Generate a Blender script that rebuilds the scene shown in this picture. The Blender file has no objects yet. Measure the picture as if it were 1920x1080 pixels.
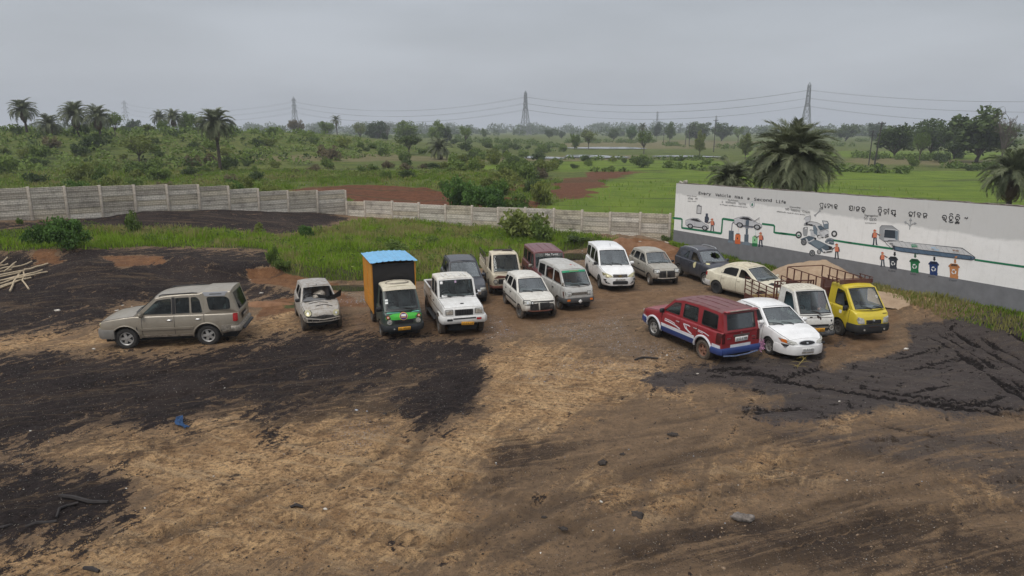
import bpy, bmesh, math, random
import numpy as np
from mathutils import Vector, Matrix
from mathutils.geometry import tessellate_polygon

random.seed(7)
RNG = np.random.default_rng(11)
R_ = math.radians
SC = bpy.context.scene
COL = SC.collection

# ------------------------------------------------------------------ camera
CAM_H = 7.4
PITCH = R_(13.2)
FPX = 1280.0                      # focal length in pixels of the 1920 px photograph
cam_d = bpy.data.cameras.new('camera')
cam_d.lens = 24.0
cam_d.sensor_width = 36.0
cam_d.clip_start = 0.1
cam_d.clip_end = 9000
cam = bpy.data.objects.new('camera', cam_d)
COL.objects.link(cam)
cam.location = (0,0, CAM_H)
cam.rotation_euler = (R_(90) - PITCH, 0,0)
SC.camera = cam

# ------------------------------------------------------------------ sky, sun, exposure
SUN_EL, SUN_AZ = R_(58), R_(215)
W = bpy.data.worlds.new('World')
SC.world = W
W.use_nodes = True
nt = W.node_tree
for n in list(nt.nodes):
 nt.nodes.remove(n)
wo = nt.nodes.new('ShaderNodeOutputWorld')
bg = nt.nodes.new('ShaderNodeBackground')
bg.inputs['Strength'].default_value = 0.1
sky = nt.nodes.new('ShaderNodeTexSky')
sky.sky_type = 'NISHITA'
sky.sun_disc = False
sky.sun_elevation = SUN_EL
sky.sun_rotation = SUN_AZ
sky.air_density = 1.6
sky.dust_density = 4.0
tc = nt.nodes.new('ShaderNodeTexCoord')
sep = nt.nodes.new('ShaderNodeSeparateXYZ')
nt.links.new(tc.outputs['Generated'], sep.inputs[0])
ramp = nt.nodes.new('ShaderNodeValToRGB')           # overcast layer: brighter towards the zenith as cloud layers are
ramp.color_ramp.elements[0].position = 0.0
ramp.color_ramp.elements[0].color = (0.360,0.385,0.425,1)
ramp.color_ramp.elements[1].position = 1.0
ramp.color_ramp.elements[1].color = (0.82,0.84,0.88,1)
e = ramp.color_ramp.elements.new(0.16)
e.color = (0.330,0.350,0.385,1)
e = ramp.color_ramp.elements.new(0.5)
e.color = (0.58,0.60,0.64,1)
nt.links.new(sep.outputs['Z'], ramp.inputs[0])
mp = nt.nodes.new('ShaderNodeMapping')
mp.inputs['Scale'].default_value = (1.2,1.2,5.0)
nt.links.new(tc.outputs['Generated'], mp.inputs[0])
cn = nt.nodes.new('ShaderNodeTexNoise')
cn.inputs['Scale'].default_value = 1.6
cn.inputs['Detail'].default_value = 5
nt.links.new(mp.outputs[0], cn.inputs['Vector'])
mr = nt.nodes.new('ShaderNodeMapRange')
mr.inputs['From Min'].default_value = 0.3
mr.inputs['From Max'].default_value = 0.7
mr.inputs['To Min'].default_value = 8.4
mr.inputs['To Max'].default_value = 11.6
nt.links.new(cn.outputs['Fac'], mr.inputs['Value'])
mul = nt.nodes.new('ShaderNodeVectorMath')
mul.operation = 'SCALE'
nt.links.new(ramp.outputs['Color'], mul.inputs[0])
nt.links.new(mr.outputs[0], mul.inputs['Scale'])
mixw = nt.nodes.new('ShaderNodeMix')
mixw.data_type = 'RGBA'
mixw.inputs['Factor'].default_value = 0.9            # the cloud layer covers nine tenths of the blue
nt.links.new(sky.outputs['Color'], mixw.inputs['A'])
nt.links.new(mul.outputs[0], mixw.inputs['B'])
nt.links.new(mixw.outputs['Result'], bg.inputs['Color'])
nt.links.new(bg.outputs[0], wo.inputs[0])

sun_d = bpy.data.lights.new('sun', 'SUN')
sun_d.energy = 1.5
sun_d.angle = R_(25)
sun_d.color = (1.0,0.955,0.89)
sun = bpy.data.objects.new('sun', sun_d)
COL.objects.link(sun)
sdir = Vector((math.sin(SUN_AZ) * math.cos(SUN_EL), math.cos(SUN_AZ) * math.cos(SUN_EL), math.sin(SUN_EL)))
sun.rotation_euler = sdir.to_track_quat('Z', 'Y').to_euler()
sun.location = sdir * 40

SC.view_settings.view_transform = 'Standard'
SC.view_settings.look = 'None'
SC.view_settings.exposure = 0.42
SC.view_settings.gamma = 1.0
SC.view_settings.use_curve_mapping = False
SC.render.engine = 'CYCLES'
try:
 SC.cycles.use_denoising = True
 SC.cycles.max_bounces = 7
 SC.cycles.transparent_max_bounces = 14
 SC.cycles.volume_bounces = 0
 SC.cycles.caustics_reflective = False
 SC.cycles.caustics_refractive = False
except Exception:
 pass

# ------------------------------------------------------------------ survey helpers: where a sight line from the camera meets the ground or a wall
CP, SP = math.cos(PITCH), math.sin(PITCH)

def ray(px, py):
 u = (px - 960) / FPX
 v = (540 - py) / FPX
 return Vector((u, CP + v * SP, -SP + v * CP))

def G(px, py, z=0.0):
 d = ray(px, py)
 t = (z - CAM_H) / d.z
 return Vector((d.x * t, d.y * t, z))

def at_depth(px, py, Y):
 d = ray(px, py)
 t = Y / d.y
 return Vector((d.x * t, Y, CAM_H + d.z * t))

def proj_np(X, Y, Z):
 Zr = Z - CAM_H
 zc = Y * CP - Zr * SP
 yc = Y * SP + Zr * CP
 zc = np.maximum(zc, 0.05)
 return 960 + FPX * X / zc, 540 - FPX * yc / zc

# ------------------------------------------------------------------ object helpers
def tag(o, label=None, cat=None, group=None, kind=None):
 if label: o['label'] = label
 if cat: o['category'] = cat
 if group: o['group'] = group
 if kind: o['kind'] = kind
 return o

def thing(name, label, cat, loc=(0,0,0), rz=0.0, group=None):
 o = bpy.data.objects.new(name, None)
 o.empty_display_size = 0.3
 COL.objects.link(o)
 o.location = loc
 o.rotation_euler = (0,0, rz)
 return tag(o, label, cat, group)

def copy_tree(o, parent=None):
 c = o.copy()
 COL.objects.link(c)
 c.parent = parent
 for ch in o.children:
  copy_tree(ch, c)
 return c

def link_mesh(name, me, parent=None, loc=None, rot=None, scale=None):
 o = bpy.data.objects.new(name, me)
 COL.objects.link(o)
 o.parent = parent
 if loc is not None: o.location = loc
 if rot is not None: o.rotation_euler = rot
 if scale is not None: o.scale = scale
 return o

class MB:
 """collects shapes and links them as one mesh object"""
 def __init__(s):
  s.v, s.f, s.m = [],[],[]
 def add(s, vs, fs, mi=0):
  b = len(s.v)
  s.v.extend([tuple(p) for p in vs])
  for f in fs:
   s.f.append(tuple(b + i for i in f))
   s.m.append(mi)
 def box(s, c, d, mi=0, rot=None, taper=1.0):
  hx, hy, hz = d[0] / 2, d[1] / 2, d[2] / 2
  ps = []
  for sz, k in ((-1,1.0),(1, taper)):
   for sx, sy in ((-1,-1),(1,-1),(1,1),(-1,1)):
    p = Vector((sx * hx * k, sy * hy * k, sz * hz))
    if rot is not None: p = rot @ p
    ps.append(p + Vector(c))
  s.add(ps, [(3,2,1,0),(4,5,6,7),(0,1,5,4),(1,2,6,5),(2,3,7,6),(3,0,4,7)], mi)
 def rbox(s, c, d, r, mi=0, rot=None):
  """box with chamfered edges"""
  hx, hy, hz = d[0] / 2, d[1] / 2, d[2] / 2
  r = min(r, hx * .9, hy * .9, hz * .9)
  def ring(x, y):
   return [(-x + r, -y),(x - r, -y),(x, -y + r),(x, y - r),(x - r, y),(-x + r, y),(-x, y - r),(-x, -y + r)]
  ps = []
  for z, k in ((-hz, r),(-hz + r, 0),(hz - r, 0),(hz, r)):
   for x, y in ring(hx - k * .7, hy - k * .7):
    p = Vector((x, y, z))
    if rot is not None: p = rot @ p
    ps.append(p + Vector(c))
  fs = [tuple(range(7,-1,-1)), tuple(range(24,32))]
  for l in range(3):
   for i in range(8):
    j = (i + 1) % 8
    fs.append((l * 8 + i, l * 8 + j, l * 8 + 8 + j, l * 8 + 8 + i))
  s.add(ps, fs, mi)
 def tube(s, p0, p1, r0, r1=None, n=8, mi=0, caps=True):
  p0, p1 = Vector(p0), Vector(p1)
  r1 = r0 if r1 is None else r1
  d = p1 - p0
  if d.length < 1e-6: return
  q = d.to_track_quat('Z', 'Y')
  ps = []
  for p, r in ((p0, r0),(p1, r1)):
   for i in range(n):
    a = 2 * math.pi * i / n
    ps.append(p + q @ Vector((r * math.cos(a), r * math.sin(a),0)))
  fs = [(i, (i + 1) % n, n + (i + 1) % n, n + i) for i in range(n)]
  if caps:
   fs += [tuple(range(n - 1,-1,-1)), tuple(range(n, 2 * n))]
  s.add(ps, fs, mi)
 def path(s, pts, rs, n=6, mi=0):
  pts = [Vector(p) for p in pts]
  if not isinstance(rs, (list, tuple)): rs = [rs] * len(pts)
  ps = []
  for k, p in enumerate(pts):
   d = (pts[min(k + 1, len(pts) - 1)] - pts[max(k - 1,0)])
   q = d.to_track_quat('Z', 'Y')
   for i in range(n):
    a = 2 * math.pi * i / n
    ps.append(p + q @ Vector((rs[k] * math.cos(a), rs[k] * math.sin(a),0)))
  fs = []
  for k in range(len(pts) - 1):
   for i in range(n):
    j = (i + 1) % n
    fs.append((k * n + i, k * n + j, k * n + n + j, k * n + n + i))
  fs += [tuple(range(n - 1,-1,-1)), tuple(range((len(pts) - 1) * n, len(pts) * n))]
  s.add(ps, fs, mi)
 def lathe(s, prof, n=20, mi=0, axis='y', close=False):
  """prof: list of (radius, axial)"""
  ps = []
  for r, a in prof:
   for i in range(n):
    t = 2 * math.pi * i / n
    if axis == 'y': ps.append((r * math.cos(t), a, r * math.sin(t)))
    else: ps.append((r * math.cos(t), r * math.sin(t), a))
  fs = []
  L = len(prof)
  for k in range(L if close else L - 1):
   k2 = (k + 1) % L
   for i in range(n):
    j = (i + 1) % n
    fs.append((k * n + i, k * n + j, k2 * n + j, k2 * n + i))
  s.add(ps, fs, mi)
 def mesh(s, name, mats, smooth=True, ang=38):
  me = bpy.data.meshes.new(name)
  me.from_pydata(s.v, [], s.f)
  if not isinstance(mats, (list, tuple)): mats = [mats]
  for m in mats: me.materials.append(m)
  if len(mats) > 1:
   me.polygons.foreach_set('material_index', s.m)
  if smooth:
   me.polygons.foreach_set('use_smooth', [True] * len(me.polygons))
   me.set_sharp_from_angle(angle=R_(ang))
  me.update()
  return me
 def build(s, name, mats, parent=None, smooth=True, ang=38, loc=None, rot=None):
  return link_mesh(name, s.mesh(name, mats, smooth, ang), parent, loc, rot)

def np_mesh(name, V, F, mats, smooth=False):
 """fast mesh from arrays: V (n,3), F (m,k)"""
 me = bpy.data.meshes.new(name)
 V = np.asarray(V, dtype=np.float32)
 F = np.asarray(F, dtype=np.int32)
 k = F.shape[1]
 me.vertices.add(len(V))
 me.vertices.foreach_set('co', V.ravel())
 me.loops.add(F.size)
 me.loops.foreach_set('vertex_index', F.ravel())
 me.polygons.add(len(F))
 me.polygons.foreach_set('loop_start', np.arange(0, F.size, k, dtype=np.int32))
 if not isinstance(mats, (list, tuple)): mats = [mats]
 for m in mats: me.materials.append(m)
 if smooth:
  me.polygons.foreach_set('use_smooth', np.ones(len(F), dtype=bool))
 me.update(calc_edges=True)
 return me

# ------------------------------------------------------------------ materials
def new_mat(name):
 m = bpy.data.materials.new(name)
 m.use_nodes = True
 t = m.node_tree
 for n in list(t.nodes): t.nodes.remove(n)
 out = t.nodes.new('ShaderNodeOutputMaterial')
 b = t.nodes.new('ShaderNodeBsdfPrincipled')
 t.links.new(b.outputs[0], out.inputs[0])
 return m, t, b, out

def c4(c): return (c[0], c[1], c[2],1)

class NT:
 """small node writer"""
 def __init__(s, t): s.t = t
 def n(s, typ, **kw):
  x = s.t.nodes.new('ShaderNode' + typ)
  for k, v in kw.items(): setattr(x, k, v)
  return x
 def l(s, a, b): s.t.links.new(a, b)
 def noise(s, scale, detail=4, rough=.55, vec=None, dist=0.0):
  x = s.n('TexNoise')
  x.inputs['Scale'].default_value = scale
  x.inputs['Detail'].default_value = detail
  x.inputs['Roughness'].default_value = rough
  x.inputs['Distortion'].default_value = dist
  if vec is not None: s.l(vec, x.inputs['Vector'])
  return x.outputs['Fac']
 def ramp(s, fac, a, b, lo=0.0, hi=1.0):
  x = s.n('MapRange')
  x.inputs['From Min'].default_value = a
  x.inputs['From Max'].default_value = b
  x.inputs['To Min'].default_value = lo
  x.inputs['To Max'].default_value = hi
  s.l(fac, x.inputs['Value'])
  return x.outputs[0]
 def math(s, op, a, b=None):
  x = s.n('Math', operation=op)
  for i, q in enumerate((a, b)):
   if q is None: continue
   if isinstance(q, (int, float)): x.inputs[i].default_value = q
   else: s.l(q, x.inputs[i])
  return x.outputs[0]
 def mix(s, fac, a, b):
  x = s.n('Mix', data_type='RGBA')
  if isinstance(fac, (int, float)): x.inputs['Factor'].default_value = fac
  else: s.l(fac, x.inputs['Factor'])
  for k, q in (('A', a),('B', b)):
   if isinstance(q, (tuple, list)): x.inputs[k].default_value = c4(q)
   else: s.l(q, x.inputs[k])
  return x.outputs['Result']
 def bump(s, h, strength, dist, bsdf):
  x = s.n('Bump')
  x.inputs['Strength'].default_value = strength
  x.inputs['Distance'].default_value = dist
  s.l(h, x.inputs['Height'])
  s.l(x.outputs[0], bsdf.inputs['Normal'])
  return x

def mat(name, col, rough=.6, metal=0.0, var=.12, vscale=6.0, bump=0.0, bscale=40.0, spec=.4):
 m, t, b, o = new_mat(name)
 N = NT(t)
 tcn = N.n('TexCoord')
 f = N.noise(vscale, 5,.6, tcn.outputs['Object'])
 d = tuple(c * (1 - var) for c in col)
 u = tuple(min(1, c * (1 + var)) for c in col)
 N.l(N.mix(N.ramp(f, .3,.7), d, u), b.inputs['Base Color'])
 b.inputs['Roughness'].default_value = rough
 b.inputs['Metallic'].default_value = metal
 b.inputs['Specular IOR Level'].default_value = spec
 if bump:
  N.bump(N.noise(bscale, 6,.6, tcn.outputs['Object']), bump, .02, b)
 return m

def paint(name, col, rough=.3, rust=0.0, dirt=.35, mud=(.16,.11,.07), fade=0.0, metal=0.0, rustcol=(.09,.035,.015), seed=0.0, lowz=.75):
 """car paint with dust, splashed mud on the sills and rust that breaks through"""
 m, t, b, o = new_mat(name)
 N = NT(t)
 tcn = N.n('TexCoord')
 mpn = N.n('Mapping')
 mpn.inputs['Location'].default_value = (seed * 3.1, seed * 1.7, seed * 2.3)
 N.l(tcn.outputs['Object'], mpn.inputs[0])
 vec = mpn.outputs[0]
 base = N.mix(N.ramp(N.noise(2.2,5,.6, vec),.35,.7), col, tuple(c * (1 - .16 - fade * .3) + .03 * fade for c in col))
 # dust film
 d1 = N.ramp(N.noise(5.5,8,.68, vec, .4),.42,.74,0, dirt)
 c = N.mix(d1, base, tuple(mud[i] * .9 + .05 for i in range(3)))
 # streaks running down
 mp2 = N.n('Mapping')
 mp2.inputs['Scale'].default_value = (9,9,.7)
 N.l(vec, mp2.inputs[0])
 st = N.ramp(N.noise(2.5,6,.7, mp2.outputs[0]),.55,.8,0, dirt * .8)
 c = N.mix(st, c, (mud[0] * .6, mud[1] * .6, mud[2] * .6))
 # mud on the sills
 sp = N.n('SeparateXYZ')
 N.l(tcn.outputs['Object'], sp.inputs[0])
 low = N.ramp(sp.outputs['Z'], lowz, .28)
 mm = N.math('MULTIPLY', low, N.ramp(N.noise(9,8,.7, vec),.3,.65,.15, min(1, dirt * 2.0)))
 c = N.mix(mm, c, mud)
 r_ = N.math('ADD', rough, N.math('MULTIPLY', N.math('ADD', d1, mm),.5))
 if rust > 0:
  rn = N.noise(7.5,9,.72, vec, .6)
  rf = N.ramp(rn, .72 - rust * .25,.76 - rust * .25)
  rc = N.mix(N.ramp(N.noise(30,4,.6, vec),.35,.65), rustcol, (rustcol[0] * 1.9, rustcol[1] * 1.7, rustcol[2] * 1.5))
  c = N.mix(rf, c, rc)
  r_ = N.math('ADD', r_, N.math('MULTIPLY', rf, .5))
 N.l(c, b.inputs['Base Color'])
 N.l(r_, b.inputs['Roughness'])
 b.inputs['Metallic'].default_value = metal
 b.inputs['Coat Weight'].default_value = .15 if dirt < .5 else 0
 # dents
 N.bump(N.noise(3.0,3,.5, vec),.18,.03, b)
 return m

def glass_mat(name, tint=(.5,.55,.55), dusty=.12, rough=.03, crack=False, dust=(.32,.31,.29)):
 m = bpy.data.materials.new(name)
 m.use_nodes = True
 t = m.node_tree
 for n in list(t.nodes): t.nodes.remove(n)
 N = NT(t)
 out = N.n('OutputMaterial')
 tr = N.n('BsdfTransparent')
 tr.inputs[0].default_value = c4(tint)
 gl = N.n('BsdfGlossy')
 gl.inputs['Roughness'].default_value = rough
 gl.inputs['Color'].default_value = (.85,.9,.92,1)
 fr = N.n('Fresnel')
 fr.inputs['IOR'].default_value = 1.5
 mx = N.n('MixShader')
 N.l(N.math('MINIMUM', N.math('MULTIPLY', fr.outputs[0],.42),.16), mx.inputs[0])
 N.l(tr.outputs[0], mx.inputs[1])
 N.l(gl.outputs[0], mx.inputs[2])
 df = N.n('BsdfDiffuse')
 df.inputs[0].default_value = c4(dust)
 tcn = N.n('TexCoord')
 f = N.ramp(N.noise(3.5,6,.65, tcn.outputs['Object']),.3,.75, dusty * .4, dusty * 1.8)
 if crack:
  vo = N.n('TexVoronoi', feature='DISTANCE_TO_EDGE')
  vo.inputs['Scale'].default_value = 14
  N.l(tcn.outputs['Object'], vo.inputs['Vector'])
  f = N.math('MAXIMUM', f, N.ramp(vo.outputs['Distance'],.05,.0,0,.75))
 m2 = N.n('MixShader')
 N.l(f, m2.inputs[0])
 N.l(mx.outputs[0], m2.inputs[1])
 N.l(df.outputs[0], m2.inputs[2])
 N.l(m2.outputs[0], out.inputs[0])
 return m

M = {}
M['black'] = mat('black_plastic', (.018,.018,.019),.5, var=.25)
M['rubber'] = mat('tyre_rubber', (.028,.026,.024),.85, var=.35, vscale=9, bump=.2)
M['tyre_mud'] = mat('muddy_tyre_rubber', (.085,.066,.05),.9, var=.5, vscale=7, bump=.2)
M['dark'] = mat('dark_interior', (.02,.02,.021),.85, var=.3)
M['seat'] = mat('seat_fabric', (.24,.24,.245),.9, var=.3, vscale=5)
M['seat_tan'] = mat('tan_seat_fabric', (.22,.18,.13),.9, var=.3, vscale=5)
M['dash'] = mat('dashboard_plastic', (.12,.122,.125),.7, var=.2)
M['chrome'] = mat('dull_chrome', (.55,.55,.55),.28,1.0, var=.15)
M['alloy'] = mat('dusty_alloy', (.40,.39,.37),.45,.5, var=.2, vscale=12)
M['steel'] = mat('painted_steel_rim', (.10,.095,.09),.6,.3, var=.4, vscale=12)
M['rustrim'] = mat('rust_stained_rim', (.20,.10,.065),.75,.1, var=.4, vscale=10)
M['lens'] = mat('headlamp_glass', (.42,.41,.37),.12,.35, var=.35, vscale=14, spec=.8)
M['lens_yellow'] = mat('yellowed_headlamp', (.36,.33,.20),.25,.2, var=.3, vscale=14)
M['lens_red'] = mat('red_lamp_plastic', (.32,.012,.014),.2, var=.3, vscale=20)
M['lens_smoke'] = mat('smoked_lamp_plastic', (.06,.012,.012),.2, var=.3)
M['amber'] = mat('amber_lamp_plastic', (.62,.16,.02),.25, var=.2)
M['plate_y'] = mat('yellow_plate', (.62,.30,.025),.5, var=.12)
M['plate_w'] = mat('white_plate', (.68,.68,.66),.5, var=.1)
M['ink'] = mat('black_ink', (.015,.015,.015),.7, var=.1)
M['glass'] = glass_mat('window_glass', (.60,.65,.64),.05, dust=(.2,.2,.2))
M['glass_dark'] = glass_mat('tinted_window_glass', (.10,.11,.115),.05, dust=(.2,.2,.2))
M['glass_screen'] = glass_mat('dusty_windscreen_glass', (.60,.67,.66),.06, dust=(.20,.21,.205))
M['glass_crack'] = glass_mat('shattered_windscreen_glass', (.42,.47,.48),.14, crack=True, dust=(.30,.33,.35))
M['rust'] = mat('rusty_iron', (.095,.034,.022),.85,.15, var=.45, vscale=9, bump=.3)
M['rust_dark'] = mat('dark_rusty_iron', (.035,.022,.019),.8,.2, var=.4, vscale=9, bump=.3)
M['bare'] = mat('bare_dirty_metal', (.28,.25,.21),.6,.4, var=.45, vscale=10)
M['engine'] = mat('oily_engine', (.035,.032,.03),.6,.2, var=.6, vscale=14, bump=.4)
# ------------------------------------------------------------------ terrain
def vnoise(x, y, seed=0):
 xi = np.floor(x).astype(np.int64); yi = np.floor(y).astype(np.int64)
 xf = x - xi; yf = y - yi
 u = xf * xf * (3 - 2 * xf); v = yf * yf * (3 - 2 * yf)
 def h(a, b):
  n = (a * 374761393 + b * 668265263 + seed * 974634777) & 0x7fffffff
  n = ((n ^ (n >> 13)) * 1274126177) & 0x7fffffff
  return ((n ^ (n >> 16)) & 0xffff) / 65535.0
 return (h(xi, yi) * (1 - u) + h(xi + 1, yi) * u) * (1 - v) + (h(xi, yi + 1) * (1 - u) + h(xi + 1, yi + 1) * u) * v

def fbm(x, y, scale, octv=4, seed=0, gain=.5):
 s = np.zeros_like(x); a = 1.0; t = 0
 f = 1.0 / scale
 for o in range(octv):
  s += a * vnoise(x * f + 17.3 * o, y * f - 9.1 * o, seed + o)
  t += a; a *= gain; f *= 2.03
 return s / t

def sstep(a, b, x):
 t = np.clip((x - a) / (b - a),0,1)
 return t * t * (3 - 2 * t)

def poly_sdf(px, py, poly):
 """signed distance, positive inside"""
 P = np.array(poly, dtype=float)
 n = len(P)
 d = np.full(px.shape, 1e18)
 inside = np.zeros(px.shape, dtype=bool)
 for i in range(n):
  a = P[i]; b = P[(i + 1) % n]
  e = b - a
  wx, wy = px - a[0], py - a[1]
  t = np.clip((wx * e[0] + wy * e[1]) / (e @ e + 1e-9),0,1)
  dx, dy = wx - e[0] * t, wy - e[1] * t
  d = np.minimum(d, dx * dx + dy * dy)
  c = (a[1] > py) != (b[1] > py)
  with np.errstate(divide='ignore', invalid='ignore'):
   xc = (b[0] - a[0]) * (py - a[1]) / (b[1] - a[1] + 1e-12) + a[0]
  inside ^= c & (px < xc)
 d = np.sqrt(d)
 return np.where(inside, d, -d)

# precast wall line and mural wall line (plan)
W0 = at_depth(1262,455,44.7); W0 = Vector((W0.x, W0.y, 0))
W1 = Vector((19.0,24.4,.7))
WD = Vector((W1.x - W0.x, W1.y - W0.y, 0)); WL = WD.length; WD.normalize()
WN = Vector((-WD.y, WD.x, 0))
if WN.y > 0: WN = -WN                         # towards the yard
MURAL_END = WL + 7.0
PW_R = Vector((W0.x - .25, W0.y + 1.2,0))
PW_M = Vector((-13.2,54.3,0))
PW_L = Vector((-29.1,40.5,0))
_d = (PW_L - PW_M).normalized()
PW_E = PW_L + _d * 14

def wall_side(X, Y):
 """positive in front of the precast wall / mural wall (yard side), in metres"""
 def ln(A, B):
  d = np.array([B.x - A.x, B.y - A.y]); L = np.hypot(*d); d /= L
  return -((X - A.x) * (-d[1]) + (Y - A.y) * d[0])
 a = ln(PW_M, PW_R); b = ln(PW_E, PW_M); c = ln(W0, W1)
 return np.minimum(np.minimum(a, b) if False else np.where(X < PW_M.x, b, a), c)

_edge_x = np.array([-60,-40,-24,-17,-13,-7,-3,1,3,6,8.5,60])
_edge_y = np.array([33,33,33,33.6,34.6,33.2,36.5,38,40,43.5,46,60])
_H_x = np.array([-60,-40,-20,-15,-13,-7,-3,2,8,60])
_H_y = np.array([1.7,1.6,1.25,.80,.62,.42,.22,.1,.05,.05])
_w_x = np.array([-60,-17,-14.5,-13,-7,0,60])
_w_y = np.array([9.5,8.5,4.0,.9,.7,1.5,1.5])

RUTS = [   # (pixel polyline, width m, depth m, tread)
 ([(1990,788),(1800,766),(1660,744),(1500,722),(1400,712)],.22,.08,1),
 ([(1990,778),(1800,756),(1660,734),(1560,722)],.16,.06,1),
 ([(1800,766),(1860,752),(1910,735)],.14,.05,0),([(1660,742),(1760,728),(1850,712)],.12,.05,0),
 ([(1990,800),(1850,700),(1790,655),(1720,622)],.24,.10,1),([(1990,780),(1880,700),(1800,648),(1740,618)],.22,.10,1),
 ([(1990,740),(1890,680),(1800,632),(1750,608)],.26,.11,1),([(1990,715),(1900,668),(1820,628)],.22,.09,1),
 ([(1990,680),(1900,645),(1830,615)],.2,.06,0),([(1700,690),(1790,676),(1850,664)],.12,.04,0),
 ([(1640,700),(1740,688),(1840,702),(1940,718)],.15,.05,1),([(1650,680),(1740,660),(1790,640)],.12,.04,0),
 ([(1460,700),(1380,690),(1290,700)],.2,.06,1),([(1560,740),(1480,716),(1420,700),(1330,706)],.22,.07,1),([(1500,730),(1420,735),(1350,722)],.16,.05,0),
 ([(1640,778),(1560,772),(1480,768),(1400,776)],.2,.08,1),([(1660,790),(1560,782),(1470,786)],.22,.08,1),
 ([(1490,790),(1430,770),(1300,785),(1180,800)],.2,.04,0),([(1810,845),(1740,818),(1640,796),(1560,786)],.2,.07,0),
 ([(1050,880),(900,900),(760,930)],.30,.05,1),([(1100,960),(960,930),(860,915),(700,960)],.30,.05,1),
 ([(1000,1010),(800,1020),(600,985),(420,985)],.34,.05,1),([(1300,1080),(1100,1000),(980,960)],.34,.05,1),
 ([(560,950),(640,900),(720,850),(760,790)],.24,.04,0),([(700,960),(760,880),(800,800),(850,760)],.24,.04,0),
 ([(900,1080),(1000,1010),(1200,940),(1380,890),(1560,850)],.30,.05,0),([(700,1080),(900,1000),(1150,900),(1300,850),(1500,820)],.30,.04,0),
 ([(200,1040),(420,970),(560,880)],.30,.05,0),([(1240,990),(1330,935),(1480,905),(1560,915)],.26,.05,0),
 ([(1990,940),(1700,960),(1500,1020),(1380,1080)],.3,.05,1),([(1990,900),(1760,905),(1560,940),(1400,1000)],.26,.05,1),
 ([(1650,640),(1560,680),(1440,720)],.24,.04,1),([(900,660),(868,730),(860,790)],.26,.05,0),([(640,700),(560,770),(500,830)],.2,.04,0),
 ([(560,640),(360,690),(120,730),(-40,760)],.3,.05,1),([(700,650),(420,725),(160,775),(-40,800)],.26,.05,0),([(300,660),(100,690),(-40,700)],.24,.04,0),
]
RUTW = [([G(*p) for p in pl], w, d, t) for pl, w, d, t in RUTS]

def rut_field(X, Y):
 h = np.zeros_like(X); m = np.zeros_like(X)
 sel = (Y < 34) & (Y > 6) & (np.abs(X) < 30)
 x, y = X[sel], Y[sel]
 hh = np.zeros_like(x); mm = np.zeros_like(x)
 jit = (fbm(x, y, 1.1,3,91) - .5) * .35
 for ri, (pl, w, dep, tr) in enumerate(RUTW):
  best = np.full(x.shape, 1e9); sbest = np.zeros_like(x); off = 0
  for a, b in zip(pl, pl[1:]):
   ex, ey = b.x - a.x, b.y - a.y
   L2 = ex * ex + ey * ey; L = math.sqrt(L2)
   t = np.clip(((x - a.x) * ex + (y - a.y) * ey) / L2,0,1)
   d = np.hypot(x - a.x - ex * t, y - a.y - ey * t)
   u = d < best
   best = np.where(u, d, best); sbest = np.where(u, off + t * L, sbest); off += L
  q = np.abs(best + jit)
  g = np.exp(-(q / (w * .5)) ** 2)
  rim = np.exp(-((q - w * .85) / (w * .28)) ** 2)
  fade = sstep(0,1.2, sbest) * sstep(0,1.2, off - sbest)
  hh += fade * (.65 if ri < 19 else 1) * (-dep * g + dep * .7 * rim * (2.2 * fbm(x, y, .22,2,7) - .3))
  tw_ = np.sin(sbest * 2 * math.pi / .27 + 2.2 * q / w)
  if tr: hh += fade * g * .034 * tw_
  mm = np.maximum(mm, fade * g * ((.62 + .38 * tw_) if (tr and ri > 18) else .9))
 h[sel] = hh; m[sel] = mm
 return h, m

def seg_dist(X, Y, ax, ay, bx, by):
 ex, ey = bx - ax, by - ay
 t = np.clip(((X - ax) * ex + (Y - ay) * ey) / (ex * ex + ey * ey),0,1)
 return np.hypot(X - ax - ex * t, Y - ay - ey * t), t

MOUNDS = [  # x, y, rx, ry, height  (loose earth heaps in the yard)
 (6.3,43.2,2.4,1.3,.55),(8.6,43.6,1.8,1.0,.45),(4.6,42.6,1.6,.9,.35),(9.6,41.6,1.0,.8,.2),
 (-9.2,30.6,1.3,.5,.22),(-11.4,30.9,1.5,.5,.25),(-12.2,25.3,2.2,.6,.28),(-15.2,24.6,1.6,.5,.22),
 (-19.6,31.0,2.0,1.1,.45),(-24.5,32.6,2.6,1.0,.55),(-15.8,33.0,2.2,.9,.35),(-21.5,33.4,1.8,.8,.4),
 (-17.5,29.2,2.4,.6,.22),(-22.0,27.5,3.0,.7,.2),(-14.2,30.0,1.4,.7,.25),
 (3.2,12.6,.35,.25,.06),(5.6,16.6,.45,.3,.09),(2.6,15.0,.5,.3,.07)]

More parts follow.
